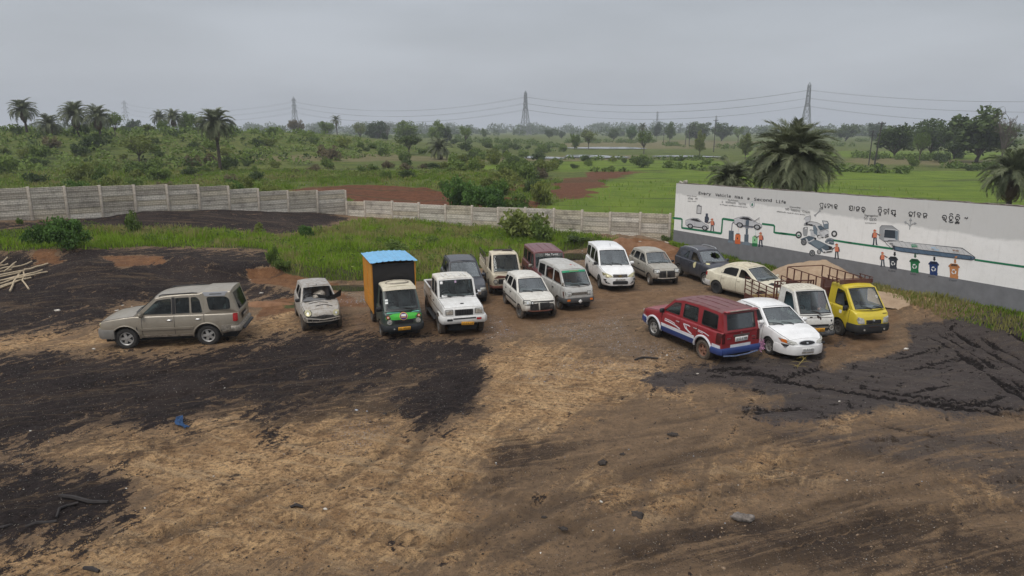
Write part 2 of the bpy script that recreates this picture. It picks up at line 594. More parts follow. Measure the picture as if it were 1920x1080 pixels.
def ground_h(X, Y, detail=True):
 X = np.asarray(X, dtype=float); Y = np.asarray(Y, dtype=float)
 ws = wall_side(X, Y)
 yard = sstep(-1.2,-.1, ws)
 wob = (fbm(X, Y, 3.2,3,5) - .5) * 2.2
 ye = np.interp(X, _edge_x, _edge_y); H = np.interp(X, _H_x, _H_y); w = np.interp(X, _w_x, _w_y)
 lin = np.clip((Y + wob * np.minimum(1, w / 3) * .6 + wob * .35 - (ye - w)) / w, 0,1)
 ter = H * (lin ** 1.15 if True else 1)
 # heaped black granules against the wall on the left
 dl, tl = seg_dist(X, Y, PW_E.x, PW_E.y, PW_M.x, PW_M.y)
 lump = sstep(6.5,.6, dl) * np.interp(X, [-40,-29,-24,-19,-15,-12.2],[.9,.85,.62,.36,.2,0]) * (.6 + .8 * fbm(X, Y, 4.5,3,21))
 dm = sstep(3.2,.2, np.abs(ws)) * sstep(6,24,(X - W0.x) * WD.x + (Y - W0.y) * WD.y) * .75
 dm = np.where((X > 8) & (Y < 46) & (Y > 10), dm, 0)
 z_y = ter + lump + dm
 for mx, my, rx, ry, hh in MOUNDS:
  q = ((X - mx) / rx) ** 2 + ((Y - my) / ry) ** 2
  z_y = z_y + hh * np.exp(-q * 1.1) * (.75 + .5 * fbm(X, Y, .7,3,33))
 # ditch puddles
 for cx, cy, rx, ry, dep in PUDDLES:
  q = ((X - cx) / (rx * 1.25)) ** 2 + ((Y - cy) / (ry * 1.6)) ** 2
  z_y = z_y * (1 - .85 * np.exp(-q ** 2)) - dep * np.exp(-q ** 2)
 if detail:
  z_y = z_y + (fbm(X, Y, 2.6,3,41) - .5) * .13 + (fbm(X, Y, .6,3,43) - .5) * .07 * sstep(60,30, Y)
 # beyond the walls
 D = np.hypot(X, Y)
 zf = (fbm(X, Y, 26,4,51) - .5) * (.35 + .5 * sstep(150,90, Y))
 # red cut bank and scrub shelf behind the left wall
 bx = sstep(6,-6, X) * sstep(62,78, Y + (fbm(X, Y, 9,3,52) - .5) * 10) * 1.5
 zl = sstep(-8,-22, X - (Y - 45) * .1) * sstep(44,62, Y) * 1.4
 # long scrub ridge on the left
 rl = (Y - 150) - .9 * (X + 70)
 ridge = 5.6 * np.exp(-(rl / 62) ** 2) * sstep(-8,-62, X - (Y - 150) * .12) * (.85 + .3 * fbm(X, Y, 30,3,53))
 ridge = ridge * sstep(75,125, Y) * np.interp(X, [-90,-50,-25,0,30],[1.0,.95,.62,.30,.05])
 far = sstep(70,140, Y) * .4
 zf = zf * sstep(46,75, Y) + np.maximum(bx, zl) + ridge - far
 zf = zf * sstep(900,500, D)
 z = z_y * yard + zf * (1 - yard)
 z = np.where(Y < 6, z * 0, z)
 return z

PUDDLES = [(G(650,537).x, G(650,537).y, 1.9,.5,.12),(G(1082,478).x, G(1082,478).y, 1.5,1.0,.14),(G(930,500).x, G(930,500).y, 1.6,.3,.10)]

# ------------------------------------------------------------------ what lies where: areas traced as they are on the ground
Z_BLACK = [
 [(-60,668),(120,660),(210,662),(330,668),(400,656),(490,640),(560,622),(690,630),(800,634),(890,642),(925,660),(905,690),(880,720),(868,760),(860,790),(800,805),(752,790),(745,760),(770,705),(700,715),(640,742),(560,760),(520,775),(500,830),(490,800),(440,755),(380,790),(300,805),(200,792),(110,815),(40,850),(-60,900)],
 [(-60,878),(90,868),(170,880),(260,905),(250,950),(205,985),(110,1020),(50,1060),(20,1100),(-60,1100)],
 [(-60,468),(60,470),(130,462),(250,466),(330,462),(440,470),(500,475),(505,500),(470,515),(470,535),(545,545),(560,560),(480,562),(300,560),(230,575),(190,600),(150,612),(60,622),(-60,632)],
 [(150,410),(250,380),(400,376),(520,385),(600,395),(652,410),(600,428),(520,438),(420,432),(330,430),(230,428),(120,430),(-60,440),(-60,424)],
 [(1200,712),(1290,682),(1370,672),(1440,668),(1545,660),(1570,640),(1545,690),(1640,675),(1700,640),(1720,604),(1800,590),(1990,570),(1990,770),(1890,770),(1800,782),(1700,768),(1560,790),(1440,795),(1390,770),(1480,745),(1420,725),(1320,722),(1260,735)],
]
Z_BLACK_SOFT = [  # thin, mixed cover
 [(1120,742),(1190,728),(1230,740),(1180,760),(1130,772)],
 [(930,800),(1030,790),(1100,830),(1040,900),(960,940),(900,930)],
 [(1380,800),(1600,790),(1990,780),(1990,960),(1800,900),(1600,870),(1450,850)],
 [(1000,1100),(1150,1020),(1250,960),(1400,960),(1600,930),(1800,960),(1990,1000),(1990,1100)],
 [(1180,880),(1260,860),(1330,880),(1290,905),(1200,905)],
 [(1230,810),(1290,800),(1310,825),(1240,835)],
 [(1000,855),(1160,850),(1160,880),(1050,900)],
 [(600,700),(720,690),(740,740),(640,770),(560,800)],
 [(440,640),(920,640),(900,780),(720,800),(540,820),(400,800),(120,850),(160,780),(420,720)],
 [(0,860),(200,820),(420,800),(300,870),(120,880)],
]
Z_SAND = [
 [(-60,1100),(60,1050),(220,1000),(300,930),(240,890),(110,860),(220,800),(340,830),(450,770),(520,800),(640,760),(740,780),(840,810),(940,780),(1000,820),(900,900),(980,960),(900,1010),(760,1040),(600,1060),(400,1060),(200,1100)],
 [(930,660),(1010,640),(1100,660),(1180,680),(1280,680),(1250,710),(1160,725),(1300,735),(1180,760),(1020,790),(920,800),(880,770),(905,700)],
 [(-60,632),(100,620),(230,615),(400,600),(560,590),(560,612),(470,650),(330,660),(180,655),(-60,655)],
 [(1560,770),(1700,700),(1760,740),(1640,780)],
 [(1780,880),(1840,860),(1920,870),(1900,910),(1800,905)],
 [(1500,490),(1640,520),(1780,560),(1720,580),(1640,560)],
 [(1120,900),(1420,860),(1560,850),(1500,900),(1300,940),(1120,960)],
]
Z_GRAVEL = [
 [(1120,640),(1170,628),(1260,648),(1300,668),(1230,680),(1150,668)],
 [(1040,675),(1120,670),(1210,680),(1280,692),(1200,700),(1090,700)],
 [(960,700),(1040,690),(1120,712),(1020,725)],
 [(640,545),(690,548),(690,575),(640,572)],
 [(1060,488),(1110,484),(1110,505),(1060,505)],
 [(1720,548),(1780,548),(1850,575),(1800,585),(1730,568)],
 [(900,580),(960,590),(960,640),(905,640)],
 [(1000,600),(1180,590),(1190,640),(1040,640)],
 [(560,700),(660,680),(640,700),(570,715)],
 [(600,800),(660,770),(740,800),(700,850),(620,850)],
]
Z_GRASS = [
 [(-60,428),(40,432),(120,424),(240,428),(330,432),(420,434),(520,440),(600,430),(660,420),(800,412),(930,425),(1100,440),(1160,452),(1130,460),(1060,470),(1010,478),(960,492),(890,500),(800,525),(700,530),(600,522),(540,512),(505,500),(495,470),(440,466),(330,462),(250,464),(170,466),(60,468),(-60,472)],
 [(1262,460),(1330,468),(1480,480),(1600,510),(1760,545),(1920,592),(2000,600),(2000,540),(1700,470),(1262,440)],
 [(530,570),(560,566),(555,578),(530,580)],
]
Z_RED = [
 [(450,505),(505,502),(560,515),(640,530),(640,545),(560,545),(470,530)],
 [(190,480),(230,478),(300,480),(320,495),(230,500)],
 [(60,460),(95,462),(110,490),(70,500)],
 [(1150,455),(1200,445),(1262,455),(1330,470),(1300,500),(1220,490),(1130,480)],
 [(500,560),(640,550),(690,575),(600,580),(480,600)],
]
Z_WET = [
 [(640,640),(700,580),(800,560),(900,520),(1000,545),(1180,540),(1330,545),(1290,580),(1200,600),(1000,610),(930,640),(700,640)],
 [(1500,640),(1560,620),(1690,570),(1700,600),(1640,650),(1540,680)],
 [(1400,790),(1480,770),(1560,785),(1450,805)],
]

Z_HOLLOW = [[(200,800),(430,760),(560,800),(740,775),(720,880),(560,980),(380,910),(250,870)],[(60,1085),(300,985),(700,1000),(900,1085)],[(930,655),(1260,690),(1150,765),(920,785)]]
Z_PACKED = [[(1180,700),(1560,640),(1720,590),(2100,560),(2100,1000),(1700,860),(1400,800)]]

def zones(X, Y, Z=None):
 X = np.asarray(X, dtype=float); Y = np.asarray(Y, dtype=float)
 if Z is None: Z = ground_h(X, Y, False)
 px, py = proj_np(X, Y, Z)
 zc = Y * CP + (CAM_H - Z) * SP
 k = FPX / np.maximum(zc, 1)                       # pixels per metre there
 ax = (fbm(X, Y, 1.5,4,61) - .5) * 1.5 * k; ay = (fbm(X, Y, 1.5,4,67) - .5) * 1.1 * k * np.clip(7.4 / np.maximum(Y, 5),.05,1)
 px, py = px + ax, py + ay
 sy = np.clip(7.4 / np.maximum(Y, 5),.08,1)
 out = {}
 def msk(polys, soft):
  m = np.zeros_like(X)
  for P in polys:
   s = poly_sdf(px, py / 1.0, P) / (k * np.sqrt(sy))
   m = np.maximum(m, sstep(-soft, soft, s))
  return m
 out['black'] = msk(Z_BLACK, 1.0)
 out['blacksoft'] = msk(Z_BLACK_SOFT, .75)
 out['sand'] = msk(Z_SAND, 1.3)
 out['sand'] = out['sand'] + .28 * msk(Z_HOLLOW, 1.3)
 out['gravel'] = msk(Z_GRAVEL, .5)
 out['grass'] = msk(Z_GRASS, .35)
 out['red'] = msk(Z_RED, .3)
 out['black'] = out['black'] * (1 - .95 * out['red'])
 out['wet'] = msk(Z_WET, .5)
 out['packed'] = msk(Z_PACKED, 1.0)
 # nothing behind or outside the surveyed part is traced; carry the cover on with noise
 o = (Y < 8.2) | (px < -60) | (px > 1990)
 nz = fbm(X, Y, 7,3,71)
 out['black'] = np.where(o, np.where(py < 480, out['black'], sstep(.45,.6, nz)), out['black'])
 out['sand'] = np.where(o, sstep(.5,.35, nz), out['sand'])
 return out

def grow(start, stop, step0, g):
 a = [start]; s = step0
 while a[-1] < stop:
  a.append(a[-1] + s); s *= g
 return a

xs_r = grow(19.0,3200,.12,1.075)
xs_l = [-x for x in grow(18.0,3200,.12,1.075)][::-1]
gx = np.array(xs_l + list(np.arange(-17.9,18.95,.085)) + xs_r)
gy = np.array([-3000,-800,-200,-60,-20,-8,-2,2,4,5.5,6.5] + grow(7.0,24.0,.05,1.0055)[:-1] + list(np.arange(24.0,48,.14)) + grow(48.1,4000,.16,1.022))
GX, GY = np.meshgrid(gx, gy)
GX1, GY1 = GX.ravel(), GY.ravel()
GZ1 = ground_h(GX1, GY1)
rh, rm = rut_field(GX1, GY1)
GZ1 = GZ1 + rh
ZN = zones(GX1, GY1, GZ1)
# loose granules lie a little rougher and prouder than the packed sand
rough_b = (fbm(GX1, GY1,.22,2,81) - .5)
near = sstep(40,20, GY1)
GZ1 = GZ1 + near * ((.045 + .055 * ZN['black']) * rough_b + .03 * ZN['black'] * fbm(GX1, GY1,1.4,3,83))
scr = fbm(GX1 * .9 + GY1 * .35, GY1 * 2.4 - GX1 * .85,1.0,4,84) - .5          # blade scrapes left by the loader
GZ1 = GZ1 + near * .035 * scr * (1 - .6 * ZN['black']) * (GY1 > 6.5)
nxg, nyg = len(gx), len(gy)
ii = np.arange((nyg - 1) * (nxg - 1)); r, c = ii // (nxg - 1), ii % (nxg - 1)
GF = np.stack([r * nxg + c, r * nxg + c + 1,(r + 1) * nxg + c + 1,(r + 1) * nxg + c],1)

# far cover
def far_zones(X, Y, Z):
 px, py = proj_np(X, Y, Z)
 zc = np.maximum(Y, 20)
 j = (fbm(X, Y, 5,3,95) - .5)
 k = FPX / zc
 px = px + j * 6 * k; py = py + (fbm(X, Y, 5,3,96) - .5) * np.clip(k * .9,2,12)
 def msk(polys, soft):
  m = np.zeros_like(X)
  for P in polys: m = np.maximum(m, sstep(-soft, soft, poly_sdf(px, py, P)))
  return m
 f = {}
 f['paddy'] = msk([[(1030,385),(1120,350),(1200,325),(1290,318),(1400,330),(1600,345),(1990,350),(1990,440),(1262,440),(1150,400),(1000,392)],
      [(1560,318),(1990,322),(1990,352),(1560,345)],[(900,312),(1010,306),(1150,300),(1300,300),(1420,305),(1300,318),(1190,322),(900,320)],
      [(1400,282),(1900,285),(1900,298),(1400,294)]],4)
 f['dry'] = msk([[(430,292),(700,290),(900,296),(1200,290),(1200,298),(900,304),(600,302),(430,300)],[(1050,268),(1300,262),(1500,268),(1500,276),(1200,280),(1050,276)],
     [(1600,296),(1990,300),(1990,312),(1600,308)],[(50,325),(240,322),(420,335),(240,345),(60,342)]],3)
 f['red'] = msk([[(520,358),(600,348),(690,348),(760,352),(860,366),(940,372),(1000,380),(980,392),(800,392),(640,400),(640,372),(540,360)],
     [(1030,356),(1062,336),(1105,325),(1180,318),(1200,322),(1130,340),(1120,358),(1075,372),(1030,372)],[(930,345),(990,348),(985,356),(935,354)]],3)
 return f
FZ = far_zones(GX1, GY1, GZ1)
WS1 = wall_side(GX1, GY1)

# ------------------------------------------------------------------ ground materials
def attr(N, name):
 a = N.n('Attribute'); a.attribute_name = name
 s = N.n('SeparateColor'); N.l(a.outputs['Color'], s.inputs[0])
 return s.outputs[0], s.outputs[1], s.outputs[2], a.outputs['Alpha']

def yard_material():
 m, t, b, o = new_mat('yard_dirt')
 N = NT(t)
 geo = N.n('NewGeometry'); P = geo.outputs['Position']
 bl, sd, wt, gv = attr(N, 'cover_a')
 gr, rd, bs, rut = attr(N, 'cover_b')
 pk = attr(N, 'cover_f')[3]
 S_ = lambda f, a=.34, c=.66: N.ramp(f, a, c)                     # full-range noise
 n1 = S_(N.noise(.45,8,.62, P, .4),.36,.64); n2 = S_(N.noise(2.2,9,.68, P, .6)); n3 = S_(N.noise(9,8,.72, P, .3)); n4 = S_(N.noise(38,5,.7, P))
 def streak(rot, k, scale, dist=.8):
  mp_ = N.n('Mapping', vector_type='TEXTURE'); mp_.inputs['Rotation'].default_value = (0,0, R_(rot)); mp_.inputs['Scale'].default_value = (1 / k, .45,1)
  N.l(P, mp_.inputs[0]); return S_(N.noise(scale, 9,.68, mp_.outputs[0], dist),.36,.64)
 s1 = streak(62,.30,1.0,1.2); s2 = streak(19,.24,1.1,1.0); s3 = streak(-22,.3,1.3)
 def edge(mask, amp=.9, lo=.42, hi=.58, ws=(.30,.30,.2,.2)):
  q = N.math('MULTIPLY', n2, ws[0])
  for f, w in ((n3, ws[1]),(n4, ws[2]),(s1, ws[3])): q = N.math('ADD', q, N.math('MULTIPLY', f, w))
  return N.ramp(N.math('ADD', mask, N.math('MULTIPLY', N.math('SUBTRACT', q, .5), amp)), lo, hi)
 # damp brown earth
 brown = N.mix(n2,(.205,.130,.073),(.375,.245,.140))
 brown = N.mix(N.math('MULTIPLY', s2,.55), brown, (.112,.076,.050))
 brown = N.mix(N.math('MULTIPLY', n3,.35), brown, (.27,.185,.115))
 # trodden sand
 sand = N.mix(N.math('ADD', N.math('MULTIPLY', s1,.55), N.math('MULTIPLY', n1,.45)),(.40,.238,.110),(.82,.535,.272))
 sand = N.mix(N.ramp(n2,.32,.8,0,.85), sand, (.31,.180,.086))
 sand = N.mix(N.ramp(n3,.40,.85,0,.85), sand, (.165,.098,.050))
 sand = N.mix(N.ramp(n4,.55,1,0,.5), sand, (.10,.068,.044))
 sand = N.mix(N.ramp(s3,.55,1,0,.55), sand, (.58,.42,.25))
 brown = N.mix(N.ramp(n3,.5,1,0,.6), brown, (.078,.056,.041))
 sq = N.math('ADD', N.math('ADD', N.math('MULTIPLY', n1,.30), N.math('MULTIPLY', s1,.34)), N.math('MULTIPLY', n2,.36))
 col = N.mix(N.ramp(N.math('ADD', N.math('MULTIPLY', sd, .8), N.math('MULTIPLY', N.math('SUBTRACT', sq, .5),1.7)),.18,.72), brown, sand)
 col = N.mix(N.math('MULTIPLY', rut, .55), col, (.070,.048,.033))  # damp rut tone, painted darker to make up for weak relief shading
 red = N.mix(n2,(.15,.068,.030),(.29,.145,.066))
 col = N.mix(edge(rd, .9), col, red)
 # wet, darker ground
 we = edge(wt, 1.2,.3,.8)
 col = N.mix(N.math('MULTIPLY', we, .75), col, N.mix(n2,(.165,.092,.046),(.300,.182,.098)))
 # grey stone chippings
 vo = N.n('TexVoronoi'); vo.inputs['Scale'].default_value = 26; N.l(P, vo.inputs['Vector'])
 cs = N.n('SeparateColor'); N.l(vo.outputs['Color'], cs.inputs[0])
 chipc = N.mix(cs.outputs[0],(.13,.135,.15),(.50,.52,.56))
 gmask = N.math('MULTIPLY', edge(gv, 1.7,.55,.85,(.5,.3,.1,.1)), N.ramp(cs.outputs[1],.35,.45))
 col = N.mix(N.math('MULTIPLY', gmask, N.ramp(vo.outputs['Distance'],.36,.22)), col, chipc)
 # black rubber granules: loose ones near black, packed ones painted greyer for their wet sheen, blown sand between
 blk = N.mix(n3,(.0085,.0062,.0060),(.046,.034,.032))
 blk = N.mix(N.math('MULTIPLY', N.ramp(n1,.4,1),.55), blk, (.062,.046,.040))
 blk = N.mix(N.math('MULTIPLY', N.ramp(s2,.62,1),.60), blk, (.145,.098,.060))
 pkc = N.mix(s3,(.062,.050,.047),(.108,.088,.080))
 pkc = N.mix(N.ramp(s2,.62,.95,0,.55), pkc, (.13,.100,.075))
 loose = N.math('MAXIMUM', N.ramp(N.math('ADD', rut, N.math('MULTIPLY', N.math('SUBTRACT', n3,.5),.45)),.42,.62), N.ramp(N.math('MULTIPLY', n2, N.math('ADD', .55, N.math('MULTIPLY', s1,.5))),.62,.74))
 pkc = N.mix(loose, pkc, N.mix(n4,(.006,.0045,.0045),(.022,.016,.015)))
 blk = N.mix(N.ramp(pk, .3,.7), blk, pkc)
 v2 = N.n('TexVoronoi'); v2.inputs['Scale'].default_value = 30; N.l(P, v2.inputs['Vector'])
 c2 = N.n('SeparateColor'); N.l(v2.outputs['Color'], c2.inputs[0])
 fleck = N.math('MULTIPLY', N.ramp(v2.outputs['Distance'],.34,.2), N.ramp(c2.outputs[0],.80,.86))
 blk = N.mix(N.math('MULTIPLY', fleck, N.ramp(pk, .7,.3,.35,.9)), blk, N.mix(N.ramp(c2.outputs[1],.6,.95),(.115,.090,.072),(.44,.41,.37)))
 q_ = N.math('ADD', N.math('ADD', N.math('MULTIPLY', n2,.34), N.math('MULTIPLY', n3,.22)), N.math('ADD', N.math('MULTIPLY', n4,.12), N.math('MULTIPLY', s1,.32)))
 be = N.ramp(N.math('ADD', bl, N.math('MULTIPLY', N.math('SUBTRACT', q_, .5), N.math('SUBTRACT', 2.2, N.math('MULTIPLY', pk, 1.5)))),.40,.62)
 soft = N.math('MULTIPLY', N.ramp(N.math('ADD', N.math('ADD', N.math('MULTIPLY', s2,.40), N.math('MULTIPLY', n2,.30)), N.math('ADD', N.math('MULTIPLY', n4,.14), N.math('MULTIPLY', bs, .46))),.66,.92), N.math('MULTIPLY', bs, .85))
 be = N.math('MAXIMUM', be, soft)
 # lone dark smears on the sand
 be = N.math('MAXIMUM', be, N.math('MULTIPLY', N.ramp(N.math('ADD', N.math('MULTIPLY', N.math('MULTIPLY', s2, N.math('ADD', .4, N.math('MULTIPLY', n1,.6))),.72), N.math('MULTIPLY', n3,.28)),.54,.80),.80))
 col = N.mix(be, col, blk)
 # granules strewn over everything, thick in places
 v3 = N.n('TexVoronoi'); v3.inputs['Scale'].default_value = 34; N.l(P, v3.inputs['Vector'])
 c3 = N.n('SeparateColor'); N.l(v3.outputs['Color'], c3.inputs[0])
 dens = N.math('ADD', .10, N.math('MULTIPLY', N.math('MULTIPLY', n1, s2),.55))
 st = N.math('MULTIPLY', N.ramp(v3.outputs['Distance'],.42,.24), N.math('LESS_THAN', c3.outputs[0], dens))
 col = N.mix(N.math('MULTIPLY', st, .72), col, N.mix(N.ramp(c3.outputs[1],.86,.9),(.040,.030,.024),(.46,.41,.35)))
 # soil under grass
 ge = edge(gr, .9)
 col = N.mix(ge, col, N.mix(n2,(.040,.050,.014),(.105,.110,.034)))
 N.l(col, b.inputs['Base Color'])
 rr = N.math('SUBTRACT', .95, N.math('MULTIPLY', N.math('MULTIPLY', we, N.ramp(n1,.4,.9)),.40))
 rr = N.math('SUBTRACT', rr, N.math('MULTIPLY', N.math('MULTIPLY', be, N.ramp(pk, .3,.7)), N.math('SUBTRACT', .30, N.math('MULTIPLY', loose, .3))))
 N.l(rr, b.inputs['Roughness'])
 N.l(N.ramp(be, 0,1,.25,.14), b.inputs['Specular IOR Level'])
 hgt = N.math('ADD', N.math('MULTIPLY', n3,.45), N.math('ADD', N.math('MULTIPLY', n4,.30), N.math('ADD', N.math('MULTIPLY', n2,.5), N.math('MULTIPLY', s1,.25))))
 N.bump(hgt, 1.0,.10, b)
 return m

def field_material():
 m, t, b, o = new_mat('field_grass')
 N = NT(t)
 geo = N.n('NewGeometry'); P = geo.outputs['Position']
 pd, dr, rd, sc = attr(N, 'cover_f')
 n1 = N.noise(.03,7,.6, P); n2 = N.noise(.22,8,.66, P); n3 = N.noise(1.6,6,.7, P)
 mp1 = N.n('Mapping'); mp1.inputs['Scale'].default_value = (.25,1.6,1); N.l(P, mp1.inputs[0])
 s1 = N.noise(.06,6,.6, mp1.outputs[0],.3)
 base = N.mix(N.ramp(n2,.35,.68),(.054,.078,.014),(.140,.160,.034))
 base = N.mix(N.ramp(n1,.46,.66,0,.5), base, (.115,.100,.044))
 base = N.mix(N.ramp(s1,.5,.62,0,.6), base, (.075,.105,.026))
 base = N.mix(N.ramp(n3,.45,.68,0,.75), base, (.030,.042,.013))
 base = N.mix(N.ramp(N.noise(.6,6,.7, P, .5),.52,.64,0,.6), base, (.120,.150,.032))
 pad = N.mix(N.ramp(n2,.35,.65),(.078,.124,.012),(.136,.188,.020))
 pad = N.mix(N.ramp(n3,.45,.8,0,.5), pad, (.050,.085,.018))
 q = N.ramp(N.math('ADD', pd, N.math('MULTIPLY', N.math('SUBTRACT', n2,.5),.5)),.4,.6)
 col = N.mix(q, base, pad)
 dry = N.mix(n2,(.125,.10,.055),(.175,.15,.075))
 col = N.mix(N.math('MULTIPLY', N.ramp(N.math('ADD', dr, N.math('MULTIPLY', N.math('SUBTRACT', n3,.5),.6)),.35,.7),.75), col, dry)
 red = N.mix(N.ramp(n3,.3,.7),(.062,.024,.012),(.155,.064,.031))
 col = N.mix(N.ramp(N.math('ADD', rd, N.math('MULTIPLY', N.math('SUBTRACT', n3,.5),.8)),.4,.6), col, red)
 mp3 = N.n('Mapping'); mp3.inputs['Scale'].default_value = (.16,1.5,1); N.l(P, mp3.inputs[0])
 rdg = N.math('ABSOLUTE', N.math('SUBTRACT', N.noise(.045,3,.5, mp3.outputs[0],.2),.5))
 col = N.mix(N.ramp(rdg, .012,.004,0,.7), col, (.040,.048,.018))
 N.l(col, b.inputs['Base Color'])
 b.inputs['Roughness'].default_value = .95
 b.inputs['Specular IOR Level'].default_value = .15
 N.bump(N.math('ADD', n3, N.noise(6,4,.6, P)),.7,.25, b)
 return m

me = np_mesh('ground', np.stack([GX1, GY1, GZ1],1), GF, [yard_material(), field_material()], smooth=True)
fm = (WS1[GF].mean(1) < -.35).astype(np.int32)
fm[GY1[GF].mean(1) > 60] = 1
me.polygons.foreach_set('material_index', fm)
def put_attr(name, cols):
 a = me.color_attributes.new(name, 'FLOAT_COLOR', 'POINT')
 a.data.foreach_set('color', np.stack(cols, 1).astype(np.float32).ravel())
put_attr('cover_a', [ZN['black'], ZN['sand'], ZN['wet'], ZN['gravel']])
put_attr('cover_b', [ZN['grass'], ZN['red'], ZN['blacksoft'], rm])
put_attr('cover_f', [FZ['paddy'], FZ['dry'], FZ['red'], ZN['packed']])
ground = link_mesh('ground', me)
tag(ground, 'sand and black granule yard running on to green fields', kind='structure')

def gz(x, y):
 return float(ground_h(np.array([x], float), np.array([y], float))[0])

# ------------------------------------------------------------------ standing water
def water_mat(name, col, rough=.04):
 m, t, b, o = new_mat(name)
 N = NT(t)
 geo = N.n('NewGeometry')
 N.l(N.mix(N.noise(1.2,4,.6, geo.outputs['Position']), col, tuple(c * 1.5 for c in col)), b.inputs['Base Color'])
 b.inputs['Roughness'].default_value = rough
 b.inputs['Specular IOR Level'].default_value = .6
 N.bump(N.noise(5,3,.5, geo.outputs['Position']),.05,.02, b)
 return m
M['puddle'] = water_mat('puddle_water', (.030,.026,.018))
M['pond'] = water_mat('paddy_water', (.16,.17,.17),.15)
def blob(name, cx, cy, rx, ry, z, m, label=None, seed=0, n=40):
 rr = random.Random(seed)
 ph = [rr.uniform(0,6.28) for _ in range(4)]
 V = []
 for k in range(n):
  a = 2 * math.pi * k / n
  q = 1 + .16 * math.sin(2 * a + ph[0]) + .12 * math.sin(3 * a + ph[1]) + .08 * math.sin(5 * a + ph[2])
  V.append((cx + rx * q * math.cos(a), cy + ry * q * math.sin(a), z))
 b = MB(); b.add(V, [tuple(range(n))])
 return tag(b.build(name, m), label, kind='structure')
for i, (cx, cy, rx, ry, dep) in enumerate(PUDDLES):
 blob('puddle', cx, cy, rx * 1.1, ry * 1.2, gz(cx, cy) + .07, M['puddle'], 'muddy puddle at the edge of the rough grass', i)
for i, (px, py, rx, ry) in enumerate(((1110,293.5,7.5,2.6),(1000,294.5,7,2.2),(1285,293,7,1.6),(1140,277,8,3.0))):
 q = G(px, py, -.2)
 blob('paddy_water', q.x, q.y, rx * q.y / 170, ry * q.y / 170 * 3.2, gz(q.x, q.y) + .2, M['pond'], 'shallow standing water in a far paddy', 10 + i)
# ------------------------------------------------------------------ vehicle builder
def interp(tab, x):
 """piecewise linear; tab sorted by ascending x"""
 if x <= tab[0][0]: return tab[0][1]
 for (x0, y0),(x1, y1) in zip(tab, tab[1:]):
  if x <= x1:
   return y0 + (y1 - y0) * (x - x0) / max(1e-9, x1 - x0)
 return tab[-1][1]

SIDE_T = [0,.06,.16,.32,.5,.68,.84,.95,1.0]

def clip_x(poly, lo, hi):
 def half(ps, keep, xc):
  out = []
  for i, p in enumerate(ps):
   q = ps[(i + 1) % len(ps)]
   a, b = keep(p[0]), keep(q[0])
   if a: out.append(p)
   if a != b:
    t = (xc - p[0]) / (q[0] - p[0])
    out.append((xc, p[1] + t * (q[1] - p[1])))
  return out
 poly = half(poly, lambda x: x >= lo, lo)
 if poly: poly = half(poly, lambda x: x <= hi, hi)
 return poly

def area2(p):
 return sum(p[i][0] * p[(i + 1) % len(p)][1] - p[(i + 1) % len(p)][0] * p[i][1] for i in range(len(p)))

def shrink(poly, k):
 cx = sum(p[0] for p in poly) / len(poly); cz = sum(p[1] for p in poly) / len(poly)
 w = max(p[0] for p in poly) - min(p[0] for p in poly); h = max(p[1] for p in poly) - min(p[1] for p in poly)
 sx = 1 - 2 * k / max(w, .01); sz = 1 - 2 * k / max(h, .01)
 return [(cx + (p[0] - cx) * sx, cz + (p[1] - cz) * sz) for p in poly]

def round_poly(poly, r, n=3):
 """cut the corners of a 2d polygon with small arcs"""
 out = []
 L = len(poly)
 for i in range(L):
  p = Vector(poly[i]); a = Vector(poly[i - 1]); b = Vector(poly[(i + 1) % L])
  da, db = (a - p),(b - p)
  ra = min(r, da.length * .45); rb = min(r, db.length * .45)
  p0 = p + da.normalized() * ra; p1 = p + db.normalized() * rb
  for k in range(n + 1):
   t = k / n
   q = p0 * (1 - t) ** 2 + p * 2 * t * (1 - t) + p1 * t * t
   out.append((q.x, q.y))
 return out

def rect2(x0, z0, x1, z1, r=0.0):
 p = [(x0, z0),(x1, z0),(x1, z1),(x0, z1)]
 return round_poly(p, r) if r else p

def ell2(cx, cz, rx, rz, n=18):
 return [(cx + rx * math.cos(2 * math.pi * i / n), cz + rz * math.sin(2 * math.pi * i / n)) for i in range(n)]

